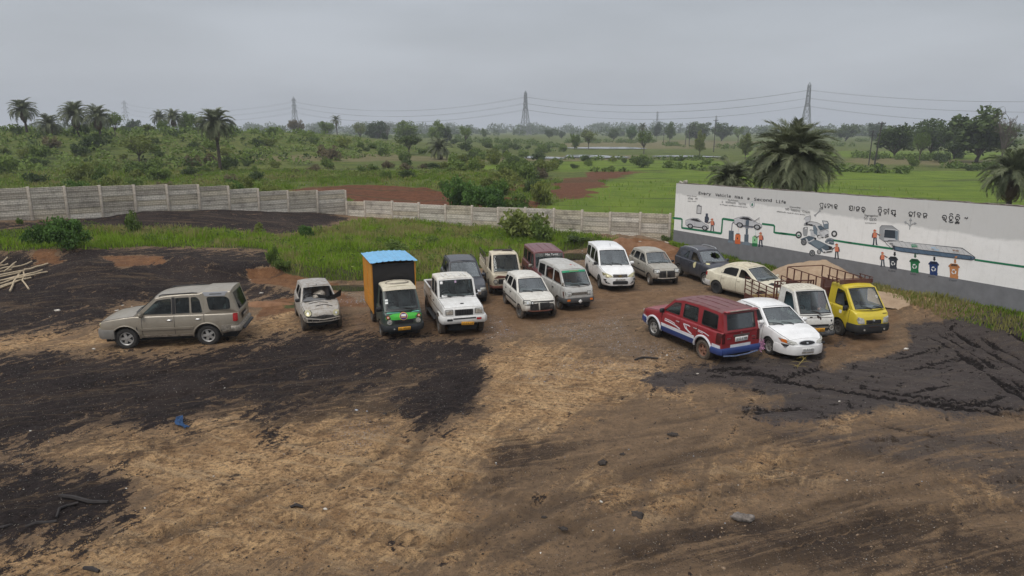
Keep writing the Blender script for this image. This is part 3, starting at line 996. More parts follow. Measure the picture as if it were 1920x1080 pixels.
class Shape:
 """outer surface of a vehicle body: x forward, y left, z up, ground centre origin"""
 def __init__(s, S):
  s.S = S
  s.deck = sorted(S['deck']); s.plan = sorted(S['plan']); s.bot = sorted(S['bot'])
  s.xf, s.xr = s.deck[-1][0], s.deck[0][0]
  xs = set()
  for t in (s.deck, s.plan, s.bot):
   for x, _ in t: xs.add(round(x, 4))
  s.doors = S.get('doors', [])
  s.seam = set()
  for d in s.doors:
   for x in d:
    s.seam.add(round(x, 4))
    for e in (-.007,0,.007): xs.add(round(x + e, 4))
  R = S['arch']
  for xw in S['wheels']:
   for k in range(-9,10):
    xs.add(round(xw + R * math.sin(k / 9 * math.pi / 2),4))
   xs.add(round(xw + R + .012,4)); xs.add(round(xw - R - .012,4))
  n = int((s.xf - s.xr) / .12)
  for k in range(n + 1): xs.add(round(s.xr + (s.xf - s.xr) * k / n, 4))
  xs = sorted(x for x in xs if s.xr - 1e-6 <= x <= s.xf + 1e-6)
  keep = [xs[0]]
  for x in xs[1:]:
   near_seam = any(abs(x - q) < .009 for q in s.seam)
   if x - keep[-1] > .011 or near_seam or x == xs[-1]:
    keep.append(x)
  s.xs = keep
  s.tuck = S.get('tuck', .94); s.shw = S.get('shoulder', .955)
  s.sh_in = S.get('shoulder_in', .03)
 def zd(s, x): return interp(s.deck, x)
 def w(s, x): return interp(s.plan, x)
 def zb0(s, x): return interp(s.bot, x)
 def zb(s, x):
  z = s.zb0(x)
  R = s.S['arch']
  for xw in s.S['wheels']:
   d = abs(x - xw)
   if d < R: z = max(z, s.S['wr'] + s.S.get('arch_dz', 0.0) + math.sqrt(R * R - d * d))
  return min(z, s.zd(x) - .06)
 def prof(s, t):
  # t 0 sill .. 1 shoulder
  if t < .14: return s.tuck + (0.99 - s.tuck) * (t / .14) ** .7
  if t < .5: return .99 + .01 * (t - .14) / .36
  return 1.0 - (1.0 - s.shw) * ((t - .5) / .5) ** 1.8
 def ysh(s, x): return s.w(x) * s.shw - s.sh_in
 def y(s, x, z):
  zs = s.zd(x) - .03
  z0 = s.zb0(x)
  return s.w(x) * s.prof(min(1, max(0,(z - z0) / max(.05, zs - z0))))
 def nose(s, y, z, end=1):
  """x of the nose (end=1) or tail (end=-1) surface at y, z"""
  xs = s.xs[::-1] if end == 1 else s.xs
  y = abs(y)
  pm, px = None, None
  for x in xs:
   kk = min(1, y / max(.05, s.ysh(x)))
   m = min(s.w(x) * .985 - y, s.zd(x) + s.S.get('crown', .03) * (1 - kk * kk) - z, (z - s.zb0(x)) + .02)
   if m >= 0:
    if pm is None: return x
    return x + (px - x) * (m / max(1e-9, m - pm))
   pm, px = m, x
  return px
 # --- side window plane
 def side_y(s, x, z):
  S = s.S
  zb = s.zd(min(max(x, s.S['D'][0]), s.S['A'][0])) - .005
  yb = s.ysh(min(max(x, s.S['D'][0]), s.S['A'][0]))
  zt = S['zroof']
  t = (z - zb) / (zt - zb)
  t = max(-.2, t)
  yt = S['yroof']
  if 'yroof_f' in S: yt = interp(sorted(S['yroof_f']), x)
  return yb + (yt - yb) * (t * .7 + .3 * t * t if t > 0 else t)

def conform(fn, poly, off=.006, skirt=.02, cuts=2, axis='x', sgn=1):
 """flat polygon (two coordinates) laid on a surface. fn(a, b) gives the third coordinate; the result stands `off` proud of it"""
 bm = bmesh.new()
 vs = [bm.verts.new((a, b, 0)) for a, b in poly]
 tris = tessellate_polygon([[Vector((a, b, 0)) for a, b in poly]])
 for t in tris:
  try: bm.faces.new([vs[i] for i in t])
  except ValueError: pass
 if cuts:
  bmesh.ops.subdivide_edges(bm, edges=bm.edges[:], cuts=cuts, use_grid_fill=True)
 bmesh.ops.recalc_face_normals(bm, faces=bm.faces[:])
 if bm.faces and sum(f.normal.z for f in bm.faces) < 0:
  bmesh.ops.reverse_faces(bm, faces=bm.faces[:])
 bm.verts.index_update()
 V = []; F = [tuple(v.index for v in f.verts) for f in bm.faces]
 for v in bm.verts:
  c = fn(v.co.x, v.co.y)
  V.append((v.co.x, v.co.y, c))
 n = len(V)
 bound = [e for e in bm.edges if len(e.link_faces) == 1]
 be = []
 for e in bound:
  l = e.link_loops[0]
  be.append((l.vert.index, l.link_loop_next.vert.index))
 bm.free()
 idx = {}
 V2 = list(V)
 for a, b in be:
  for k in (a, b):
   if k not in idx:
    idx[k] = len(V2)
    V2.append((V[k][0], V[k][1],('s', V[k][2])))
 F2 = list(F) + [(b, a, idx[a], idx[b]) for a, b in be]
 out = []
 for p in V2:
  if isinstance(p[2], tuple): d = p[2][1] + sgn * (off - skirt)
  else: d = p[2] + sgn * off
  if axis == 'x': out.append((d, p[0], p[1]))       # poly = (y, z)
  elif axis == 'y': out.append((p[0], d, p[1]))     # poly = (x, z)
  else: out.append((p[0], p[1], d))                 # poly = (x, y)
 flip = (axis == 'x' and sgn < 0) or (axis == 'y' and sgn > 0) or (axis == 'z' and sgn < 0)
 if flip: F2 = [tuple(reversed(f)) for f in F2]
 return out, F2

WHEELS = {}
def wheel_meshes(R, tw, style, rimr, rim_mat, tyre_mat):
 key = (round(R, 3), round(tw, 3), style, round(rimr, 3), rim_mat.name, tyre_mat.name)
 if key in WHEELS: return WHEELS[key]
 h = tw / 2
 t = MB()
 t.lathe([(rimr, h * .82),(rimr + .012, h * .95),(rimr + (R - rimr) * .5, h * 1.04),(R - .035, h * .98),(R - .008, h * .72),(R, h * .3),(R, -h * .3),
    (R - .008,-h * .72),(R - .035,-h * .98),(rimr + (R - rimr) * .5,-h * 1.04),(rimr, -h * .85)],28)
 # tread blocks
 for i in range(28):
  a = 2 * math.pi * i / 28
  for yy in (-h * .5, h * .5):
   q = Matrix.Rotation(-a, 3, 'Y')
   t.box(q @ Vector((R + .003, yy, 0)),(.014, h * .62, R * .13),0, q)
 tm = t.mesh('tyre', tyre_mat)
 r = MB()
 d = h * .55
 r.lathe([(rimr, -h * .8),(rimr, h * .8),(rimr - .012, h * .86),(rimr - .03, h * .7),(rimr - .035, h * .2)],28,0)
 if style == 'steel':
  r.lathe([(rimr - .035, h * .2),(rimr * .78, h * .42),(rimr * .58, h * .5),(rimr * .4, h * .3),(rimr * .2, h * .34),(.0, h * .36)],28,0)
  for i in range(8):
   a = 2 * math.pi * i / 8
   q = Matrix.Rotation(-a, 3, 'Y')
   r.rbox(q @ Vector((rimr * .73, h * .455,0)),(rimr * .13, h * .12, rimr * .22),.008,1, q)
  r.lathe([(rimr * .2, h * .34),(rimr * .19, h * .62),(rimr * .1, h * .68),(0, h * .68)],14,0)
 else:
  r.lathe([(rimr - .035, h * .1),(0, h * .1)],20,1)
  ns = {'alloy5': 5, 'alloy6': 6, 'cap': 7}[style]
  for i in range(ns):
   a = 2 * math.pi * i / ns
   q = Matrix.Rotation(-a, 3, 'Y')
   wd = rimr * (.40 if ns == 5 else .30 if ns == 6 else .34)
   r.box(q @ Vector((rimr * .58, d * .9,0)),(rimr * .78,.022, wd),0, q @ Matrix.Rotation(R_(-4),3, 'Z'))
  r.lathe([(rimr * .32, d * .7),(rimr * .3, d * 1.15),(rimr * .12, d * 1.25),(0, d * 1.25)],16,0)
  for i in range(5):
   a = 2 * math.pi * (i + .5) / 5
   r.tube((rimr * .2 * math.cos(a), d * 1.1, rimr * .2 * math.sin(a)),(rimr * .2 * math.cos(a), d * 1.3, rimr * .2 * math.sin(a)),.008, n=6, mi=1)
 rm = r.mesh('rim', [rim_mat, M['dark']])
 WHEELS[key] = (tm, rm)
 return WHEELS[key]

def add_wheel(root, x, y, S, steer=0, rim=None, tyre=None, style=None, flat=0.0, cam_=0.0):
 tm, rm = wheel_meshes(S['wr'], S['tw'], style or S.get('rim', 'steel'), S.get('rimr', S['wr'] * .62), rim or S.get('rim_mat', M['steel']), tyre or S.get('tyre_mat', M['rubber']))
 w = bpy.data.objects.new('wheel', None)
 w.empty_display_size = .1
 COL.objects.link(w); w.parent = root
 w.location = (x, y, S['wr'] - flat)
 w.rotation_euler = (cam_, random.uniform(0,6.28) * 0,(0 if y > 0 else math.pi) + steer)
 link_mesh('tyre', tm, w); link_mesh('rim', rm, w)
 return w

def wrap_band(sh, dx, z0, z1, off, end=1, mi=0, mb=None, sides=(1,-1), roundness=.6, inset=.03):
 """bumper or moulding that follows the plan shape round the nose or tail"""
 mb = mb or MB()
 x0 = sh.xf if end == 1 else sh.xr
 zm = (z0 + z1) / 2
 pts = []
 n = 7
 for k in range(n):
  x = x0 - end * dx * (1 - k / (n - 1))
  pts.append((x, sh.y(x, max(zm, sh.zb0(x) + .1))))
 wl = pts[-1][1]
 path = [(x, y) for x, y in pts]
 path += [(x0, wl * k) for k in (.8,.5,.2)]
 path = path + [(x, -y) for x, y in reversed(path)]
 P = [Vector(p) for p in path]
 rows = []
 for i, p in enumerate(P):
  a, b = P[max(0, i - 1)], P[min(len(P) - 1, i + 1)]
  t = (b - a)
  nrm = Vector((t.y, -t.x))
  if nrm.length > 0: nrm.normalize()
  c = Vector((x0 - end * 1.5,0))
  if nrm.dot(p - c) < 0: nrm = -nrm
  prof = [(-inset, z0),(off * .75, z0 + .004),(off, z0 + (z1 - z0) * .25),(off, z0 + (z1 - z0) * .7),(off * roundness, z1 - .004),(-inset, z1)]
  rows.append([(p.x + nrm.x * o, p.y + nrm.y * o, z) for o, z in prof])
 V = [q for r in rows for q in r]
 F = []
 m = 6
 for i in range(len(rows) - 1):
  for j in range(m - 1):
   f = (i * m + j, i * m + j + 1,(i + 1) * m + j + 1,(i + 1) * m + j)
   F.append(f if end == 1 else f[::-1])
 F.append(tuple(range(m))); F.append(tuple(reversed(range((len(rows) - 1) * m, len(rows) * m))))
 mb.add(V, F, mi)
 return mb

def panel(outer, holes, fn, thick=.025, sgn=1):
 """side panel (x, z) with window holes, third coordinate y = sgn * fn(x, z)"""
 polys = [outer] + holes
 flat = [p for q in polys for p in q]
 tris = tessellate_polygon([[Vector((a, b, 0)) for a, b in q] for q in polys])
 n = len(flat)
 V = [(a, sgn * fn(a, b), b) for a, b in flat] + [(a, sgn * (fn(a, b) - thick), b) for a, b in flat]
 F = []
 for t in tris:
  a, b, c = t
  ar = (flat[b][0] - flat[a][0]) * (flat[c][1] - flat[a][1]) - (flat[c][0] - flat[a][0]) * (flat[b][1] - flat[a][1])
  if abs(ar) < 1e-10: continue
  t = (a, b, c) if ar * sgn < 0 else (a, c, b)
  F.append(t)
  F.append(tuple(n + i for i in reversed(t)))
 o = 0
 for q in polys:
  L = len(q)
  for i in range(L):
   j = (i + 1) % L
   F.append((o + i, o + j, n + o + j, n + o + i))
  o += L
 return V, F

def screen_grid(sh, lo, hi, bulge_lo, bulge_hi, us, vs, end=1, dip=0.0):
 """bilinear windscreen surface; lo/hi = (x, z, half width)"""
 P = []
 for v in vs:
  x = lo[0] + (hi[0] - lo[0]) * v; z = lo[1] + (hi[1] - lo[1]) * v; w = lo[2] + (hi[2] - lo[2]) * v
  b = bulge_lo + (bulge_hi - bulge_lo) * v
  for u in us:
   k = 2 * u - 1
   P.append(Vector((x + end * b * (1 - k * k),-w * k, z + .5 * b * (1 - k * k) * (.4 + .6 * v))))
 return P

def screen(sh, root, lo, hi, bl, bh, mats, glass, end=1, pil=.05, top=.07, bot=.06, seal=.02, glass_name='windscreen', broken=False, has_glass=True, frame_name='windscreen_frame'):
 us = [0, pil, pil + seal] + [pil + seal + (1 - 2 * (pil + seal)) * k / 8 for k in range(1,8)] + [1 - pil - seal, 1 - pil, 1]
 vs = [0, bot, bot + seal * 1.6] + [bot + seal * 1.6 + (1 - bot - top - seal * 3.2) * k / 4 for k in range(1,4)] + [1 - top - seal * 1.6,1 - top, 1]
 P = screen_grid(sh, lo, hi, bl, bh, us, vs, end)
 nu, nv = len(us), len(vs)
 d = Vector((hi[0] - lo[0],0, hi[1] - lo[1]))
 nrm = Vector((d.z, 0,-d.x)).normalized() * (1 if end == 1 else 1)
 if nrm.x * end < 0: nrm = -nrm
 fr = MB(); gl = MB()
 off = nrm * -.022
 V = [p for p in P] + [p + off for p in P]
 N = nu * nv
 F, Mi, Gf = [],[],[]
 for j in range(nv - 1):
  for i in range(nu - 1):
   q = (j * nu + i, j * nu + i + 1,(j + 1) * nu + i + 1,(j + 1) * nu + i)
   if end == -1: q = q[::-1]
   edge = (i == 0 or i == nu - 2 or j == 0 or j == nv - 2)
   sl = (i == 1 or i == nu - 3 or j == 1 or j == nv - 3)
   if edge: F.append(q); Mi.append(0); F.append(tuple(N + k for k in reversed(q))); Mi.append(0)
   elif sl: F.append(q); Mi.append(1); F.append(tuple(N + k for k in reversed(q))); Mi.append(1)
   else: Gf.append(q)
 def wall(a, b, mi):
  F.append((a, b, N + b, N + a)); Mi.append(mi)
 for i in range(nu - 1):
  wall(i, i + 1,0); wall((nv - 1) * nu + i + 1,(nv - 1) * nu + i, 0)
 for j in range(nv - 1):
  wall((j + 1) * nu, j * nu, 0); wall(j * nu + nu - 1,(j + 1) * nu + nu - 1,0)
 for i in range(2, nu - 3):
  wall(2 * nu + i + 1,2 * nu + i, 1); wall((nv - 3) * nu + i, (nv - 3) * nu + i + 1,1)
 for j in range(2, nv - 3):
  wall(j * nu + 2,(j + 1) * nu + 2,1); wall((j + 1) * nu + nu - 3, j * nu + nu - 3,1)
 fr.v = [tuple(v) for v in V]; fr.f = F; fr.m = Mi
 f_o = fr.build(frame_name, mats, root)
 if has_glass:
  gl.v = [tuple(p + nrm * -.008) for p in P]
  if broken:                                   # ragged hole, (u, v) outline
   u0, u1, v0, v1 = us[2], us[-3], vs[2], vs[-3]
   outer = [(u0 + (u1 - u0) * k / 8, v0) for k in range(9)] + [(u1 - (u1 - u0) * k / 8, v1) for k in range(9)]
   flat = outer + list(broken)
   gl.v = [tuple(surface_pt(lo, hi, bl, bh, u, v, end, -.008)) for u, v in flat]
   Gf = [tuple(t) for t in tessellate_polygon([[Vector((u, v, 0)) for u, v in outer],[Vector((u, v, 0)) for u, v in broken]])]
  gl.f = Gf; gl.m = [0] * len(Gf)
  gl.build(glass_name, glass, root)
 return f_o

def surface_pt(lo, hi, bl, bh, u, v, end=1, out=.0):
 x = lo[0] + (hi[0] - lo[0]) * v; z = lo[1] + (hi[1] - lo[1]) * v; w = lo[2] + (hi[2] - lo[2]) * v
 b = bl + (bh - bl) * v
 k = 2 * u - 1
 d = Vector((hi[0] - lo[0],0, hi[1] - lo[1]))
 nrm = Vector((d.z, 0,-d.x)).normalized()
 if nrm.x * end < 0: nrm = -nrm
 return Vector((x + end * b * (1 - k * k),-w * k, z + .5 * b * (1 - k * k) * (.4 + .6 * v))) + nrm * out

class Car:
 def __init__(s, S, loc, rz, z=0.0, pitch=0.0, roll=0.0):
  s.S = S
  s.sh = sh = Shape(S)
  s.root = thing(S['name'], S['label'], S['cat'],(loc[0], loc[1], z), rz)
  s.root.rotation_euler = (roll, pitch, rz)
  s.P = S['paint']
  s.doorobj = {}
  s.body()
  if S.get('greenhouse', True): s.greenhouse()
  s.inside()
  s.wheels()
 # -------- lower body
 def body(s):
  S, sh = s.S, s.sh
  xs = sh.xs
  T = SIDE_T
  KI = [.8,.55,.28,0]
  half = []       # per station list of (y,z) from sill to centre
  A, D = S['A'], S['D']
  for x in xs:
   zb, zd = sh.zb(x), sh.zd(x)
   zs = zd - S.get('sh_round', .03)
   zs = max(zs, zb + .02)
   z0 = sh.zb0(x)
   row = []
   seam = any(abs(x - q) < .003 for q in sh.seam)
   for t in T:
    z = zb + (zs - zb) * t
    y = sh.w(x) * sh.prof(min(1, max(0,(z - z0) / max(.05, zs - z0))))
    if seam: y -= .014
    row.append((y, z))
   ys = sh.ysh(x)
   row.append((ys + (sh.w(x) * sh.shw - ys) * .4, zd - .006))
   row.append((ys, zd))
   cr = S.get('crown', .03)
   for k in KI:
    row.append((ys * k, zd + cr * (1 - k * k)))
   half.append(row)
  nt_ = len(T); m = len(half[0])
  V = []
  for x, row in zip(xs, half):
   for y, z in row: V.append((x, y, z))
   for y, z in row[:-1][::-1]: V.append((x, -y, z))
  L = 2 * m - 1
  body_f, body_m = [],[]
  doors = {}
  hood = S.get('hood')        # x range of the bonnet as its own part
  hood_f = []
  for i in range(len(xs) - 1):
   xm = (xs[i] + xs[i + 1]) / 2
   din = None
   for k, (d0, d1) in enumerate(sh.doors):
    if d0 + .004 < xm < d1 - .004: din = k
   seamface = any(abs(xm - q) < .0072 for q in sh.seam)
   for j in range(L - 1):
    f = (i * L + j, i * L + j + 1,(i + 1) * L + j + 1,(i + 1) * L + j)
    side = 1 if j < m - 1 else -1
    jj = j if side == 1 else L - 2 - j
    indeck = jj >= nt_ + 1
    if indeck and D[0] + .02 < xm < A[0] - .02 and S.get('open_cabin', True): continue
    if S.get('open_nose') and xm > S['open_nose'] and jj < nt_ + 1 and False: continue
    if seamface and jj < nt_ + 1 and jj >= 1:
     body_f.append(f); body_m.append(1)
    elif din is not None and 1 <= jj < nt_ + 1:
     doors.setdefault((din, side),[]).append(f)
    elif hood and hood[0] < xm < hood[1] and indeck:
     hood_f.append(f)
    elif seamface or (hood and jj == nt_ and hood[0] < xm < hood[1] and False):
     body_f.append(f); body_m.append(0)
    else:
     body_f.append(f); body_m.append(0)
  n0 = (len(xs) - 1) * L
  if not S.get('no_nose_cap'):
   body_f.append(tuple(range(n0, n0 + L))); body_m.append(0)
  body_f.append(tuple(reversed(range(0, L)))); body_m.append(0)
  def sub(faces, mats, name, mi=None, parent=None, z_off=None):
   used = sorted({k for f in faces for k in f})
   mp = {k: q for q, k in enumerate(used)}
   b = MB()
   b.v = [V[k] if z_off is None else (V[k][0], V[k][1], V[k][2] + z_off) for k in used]
   b.f = [tuple(mp[k] for k in f) for f in faces]
   b.m = mi or [0] * len(faces)
   return b.build(name, mats, parent or s.root, ang=32)
  s.bodyobj = sub(body_f, [s.P, M['dark']], 'body', body_m)
  for k, fs in doors.items():
   o = sub(fs, [S.get('door_paint', s.P)], 'door')
   s.doorobj[k] = o
  if hood_f:
   s.hoodobj = sub(hood_f, [S.get('hood_paint', s.P)], 'bonnet', z_off=.006)
   # dark shut line round the bonnet
   b = MB()
   for sd in (1,-1):
    pts = []
    for x in xs:
     if hood[0] - .02 <= x <= hood[1] + .02:
      pts.append((x, sd * (sh.ysh(x) - .004), sh.zd(x) + .004))
    b.path(pts, .008,4)
   pts = [(hood[0], sh.ysh(hood[0]) * k, sh.zd(hood[0]) + .006 + S.get('crown', .03) * (1 - k * k)) for k in (1,.5,0,-.5,-1)]
   b.path(pts, .009,4)
   b.build('shut_line', M['dark'], s.bodyobj)
  # underbody and wheel wells
  u = MB()
  wi = min(sh.w(x) for x in (S['wheels'][0], S['wheels'][1]))
  u.box(((sh.xf + sh.xr) / 2,0,.36 + S.get('under_dz', 0)),(sh.xf - sh.xr - .3,2 * wi - 2 * S['tw'] - .12,.26))
  u.box(((sh.xf + sh.xr) / 2,0,.55 + S.get('under_dz', 0)),(sh.xf - sh.xr - .25,2 * wi - .16,.05))
  for xw in S['wheels']:
   u.tube((xw, -wi + .12, S['wr']),(xw, wi - .12, S['wr']),.05, n=8)
  u.build('underbody', M['dark'], s.root)
 # -------- cabin
 def greenhouse(s):
  S, sh = s.S, s.sh
  A, B, C, D = S['A'], S['B'], S['C'], S['D']
  top = [A, B] + list(S.get('roofpts', [])) + [C, D]
  s.roofline = [B] + list(S.get('roofpts', [])) + [C]
  base = []
  for x in sh.xs:
   if D[0] + .01 < x < A[0] - .01: base.append((x, sh.zd(x) - .004))
  outer = base + top                       # counter-clockwise from rear along belt, then forward up and back
  wins = S.get('windows', [])
  for side in (1,-1):
   bounds = []
   for k, (d0, d1) in enumerate(sh.doors): bounds.append((d0, d1, k))
   bounds.sort()
   segs = []
   x = D[0] - .01
   for d0, d1, k in bounds:
    if d0 > x + .02: segs.append((x, d0, None))
    segs.append((d0, d1, k)); x = d1
   if A[0] > x: segs.append((x, A[0] + .01, None))
   for lo, hi, k in segs:
    seg = clip_x(outer, lo + (.004 if k is not None else 0), hi - (.004 if k is not None else 0))
    if len(seg) < 3: continue
    hs = []
    for wv in wins:
     cx = sum(p[0] for p in wv['poly']) / len(wv['poly'])
     if lo < cx < hi: hs.append(wv)
    V, F = panel(seg, [h['poly'] for h in hs], sh.side_y, .03, side)
    tgt = s.doorobj.get((k, side)) if k is not None else None
    if tgt is not None:
     b = MB(); b.add(V, F)
     b.build('window_frame', S.get('door_paint', s.P), tgt, smooth=False)
    else:
     b = MB(); b.add(V, F); b.build('pillar', s.P, s.root, smooth=False)
    for h in hs:
     par = tgt or s.bodyobj
     fn = lambda a, b_: sh.side_y(a, b_)
     # rubber seal
     inner = shrink(h['poly'],.018)
     V, F = panel(h['poly'],[inner], lambda a, b_: fn(a, b_) + .003,.03, side)
     b = MB(); b.add(V, F); b.build('window_seal', h.get('seal', M['black']), par, smooth=False)
     if h.get('glass', True) and (side not in h.get('open', ())):
      V, F = panel(shrink(h['poly'],.01),[], lambda a, b_: fn(a, b_) - .012,.004, side)
      b = MB(); b.add(V, F); b.build('window', h.get('mat', S.get('glass', M['glass'])), par, smooth=False)
  # roof
  rl = s.roofline
  ks = [1,.985,.93,.75,.45,0]
  ce = S.get('roof_crown', .045); ed = S.get('roof_edge', .035)
  V, F = [],[]
  rows = 0
  xs = []
  for (a, b) in zip(rl, rl[1:]):
   nseg = max(1, int(abs(a[0] - b[0]) / .25))
   for q in range(nseg): xs.append((a[0] + (b[0] - a[0]) * q / nseg, a[1] + (b[1] - a[1]) * q / nseg))
  xs.append(rl[-1])
  ribs = S.get('ribs', 0)
  for x, z in xs:
   ye = sh.side_y(x, z)
   row = []
   for k in ks:
    zz = z + (0 if k == 1 else ed * .55 if k == .985 else ed + ce * (1 - k * k))
    row.append((x, ye * k + (.004 if k == 1 else 0), zz))
   row = row + [(p[0],-p[1], p[2]) for p in row[:-1][::-1]]
   V += row; rows += 1
  L = 11
  for i in range(rows - 1):
   for j in range(L - 1):
    F.append((i * L + j, (i + 1) * L + j, (i + 1) * L + j + 1, i * L + j + 1))
  F.append(tuple(range(L)))
  F.append(tuple(reversed(range((rows - 1) * L, rows * L))))
  b = MB(); b.add(V, [tuple(reversed(f)) for f in F])
  s.roofobj = b.build('roof', S.get('roof_paint', s.P), s.root)
  if ribs:
   for k in range(ribs):
    y = (k - (ribs - 1) / 2) * (2 * S['yroof'] * .8 / max(1, ribs - 1))
    b = MB()
    pts = []
    for x, z in xs[1:-1]:
     ye = sh.side_y(x, z); kk = abs(y) / ye
     pts.append((x, y, z + ed + ce * (1 - kk * kk) + .002))
    if len(pts) > 1:
     b.path(pts, .014,5); b.build('roof_rib', S.get('roof_paint', s.P), s.roofobj)
  # screens
  s.ws_lo = (A[0], A[1] - .0, sh.ysh(A[0]) + .003); s.ws_hi = (B[0], B[1] + ed, sh.side_y(*B) - .005)
  s.wb = S.get('ws_bulge', (.10,.06))
  screen(sh, s.root, s.ws_lo, s.ws_hi, s.wb[0], s.wb[1],[s.P if not S.get('ws_frame') else S['ws_frame'], M['black']], S.get('ws_glass', M['glass_screen']),1, pil=S.get('pil', .045), top=S.get('ws_top', .05), bot=S.get('ws_bot', .03), seal=S.get('ws_seal', .022), broken=S.get('ws_broken', False), has_glass=S.get('ws', True))
  s.rw_lo = (D[0], D[1], sh.ysh(D[0]) + .003); s.rw_hi = (C[0], C[1] + ed, sh.side_y(*C) - .005)
  s.rb = S.get('rw_bulge', (.05,.04))
  if S.get('rear_screen', True):
   screen(sh, s.root, s.rw_lo, s.rw_hi, s.rb[0], s.rb[1],[S.get('rear_paint', s.P), M['black']], S.get('rear_glass', S.get('glass', M['glass'])),-1, pil=S.get('rpil', .07), top=S.get('rtop', .1), bot=S.get('rbot', .06), glass_name='rear_window', frame_name='rear_window_frame')
  else:
   b = MB()
   P = screen_grid(sh, s.rw_lo, s.rw_hi, s.rb[0], s.rb[1],[0,.5,1],[0,.5,1],-1)
   b.add(P, [(3 * j + i, 3 * j + 3 + i, 3 * j + 4 + i, 3 * j + 1 + i) for j in range(2) for i in range(2)])
   b.build('cab_back', s.P, s.root)
 # -------- seats, dashboard, steering wheel
 def inside(s):
  S, sh = s.S, s.sh
  A, B, D = S['A'], S['B'], S['D']
  zb = sh.zd((A[0] + D[0]) / 2)
  w = sh.ysh((A[0] + D[0]) / 2) - .05
  t = MB()
  xa, xd = A[0] - .02, D[0] + .03
  zf = S.get('floor', .5)
  # tub: floor and inner walls
  for sd in (1,-1):
   t.box(((xa + xd) / 2, sd * (w + .01),(zf + zb) / 2 - .02),(xa - xd, .02, zb - zf - .05))
  t.box(((xa + xd) / 2,0, zf),(xa - xd, 2 * w, .03))
  t.box((xa, 0,(zf + zb) / 2),(.03,2 * w, zb - zf - .03))
  t.box((xd, 0,(zf + zb) / 2),(.03,2 * w, zb - zf - .05))
  t.build('cabin_lining', M['dark'], s.root, smooth=False)
  d = MB()
  d.rbox((A[0] - .16,0, zb - .02),(.36,2 * w - .02,.16),.05)
  d.rbox((A[0] - .32,-w * .5, zb + .04),(.14,.36,.10),.04)
  s.dash = d.build('dashboard', S.get('dash_mat', M['dash']), s.root)
  st = MB()
  for k in range(16):
   a0, a1 = 2 * math.pi * k / 16,2 * math.pi * (k + 1) / 16
   st.tube((0,.18 * math.cos(a0),.18 * math.sin(a0)),(0,.18 * math.cos(a1),.18 * math.sin(a1)),.014, n=6, caps=False)
  st.tube((0,-.17,0),(0,.17,0),.014, n=5); st.tube((.05,0,0),(-.01,0,0),.05, n=8)
  st.build('steering_wheel', M['black'], s.root, loc=(A[0] - .50,-w * .5, zb + .06), rot=(0, R_(28),0))
  sm = S.get('seat_mat', M['seat'])
  for x, ys in S.get('seats', []):
   for y in ys:
    b = MB()
    hw = .24 if abs(y) > .01 else w * .9
    zt = S.get('seat_z', zb - .32)
    b.rbox((x, y, zt),(.5, hw * 2,.16),.05)
    b.rbox((x - .27, y, zt + .32),(.14, hw * 2 * .96,.62),.05, rot=Matrix.Rotation(R_(-12),3, 'Y'))
    if abs(y) > .01: b.rbox((x - .36, y, zt + .72),(.10,.24,.16),.04)
    b.build('seat', sm, s.root)
 def wheels(s):
  S = s.S
  yt = S['track'] / 2
  st = S.get('steer', 0)
  for k, xw in enumerate(S['wheels']):
   for sd in (1,-1):
    if (k, sd) in S.get('no_wheel', ()): continue
    rm = S.get('rim_mats', {}).get((k, sd)); ty = S.get('tyre_mats', {}).get((k, sd))
    sty = S.get('rim_styles', {}).get((k, sd))
    add_wheel(s.root, xw, sd * yt, S, st if k == 1 else 0, rm, ty, sty, S.get('flat', {}).get((k, sd),0.0))
 # -------- details laid on the surfaces
 def front(s, name, poly, mat_, off=.008, skirt=.03, cuts=2, parent=None, end=1):
  V, F = conform(lambda a, b: s.sh.nose(a, b, end), poly, off, skirt, cuts, 'x', end)
  b = MB(); b.add(V, F)
  return b.build(name, mat_, parent or s.root)
 def rear(s, name, poly, mat_, off=.008, skirt=.03, cuts=2, parent=None):
  return s.front(name, poly, mat_, off, skirt, cuts, parent, -1)
 def side(s, name, poly, mat_, sd=1, off=.005, skirt=.015, cuts=2, parent=None, upper=False):
  fn = (lambda a, b: sd * s.sh.side_y(a, b)) if upper else (lambda a, b: sd * s.sh.y(a, b))
  V, F = conform(fn, poly, off, skirt, cuts, 'y', sd)
  b = MB(); b.add(V, F)
  return b.build(name, mat_, parent or s.root)
 def deckdecal(s, name, poly, mat_, off=.01, skirt=.014, cuts=3, parent=None):
  sh = s.sh; cr = s.S.get('crown', .03)
  def fn(a, b):
   k = min(1, abs(b) / max(.1, sh.ysh(a)))
   return sh.zd(a) + cr * (1 - k * k)
  V, F = conform(fn, poly, off, skirt, cuts, 'z', 1)
  b = MB(); b.add(V, F)
  return b.build(name, mat_, parent or s.root)
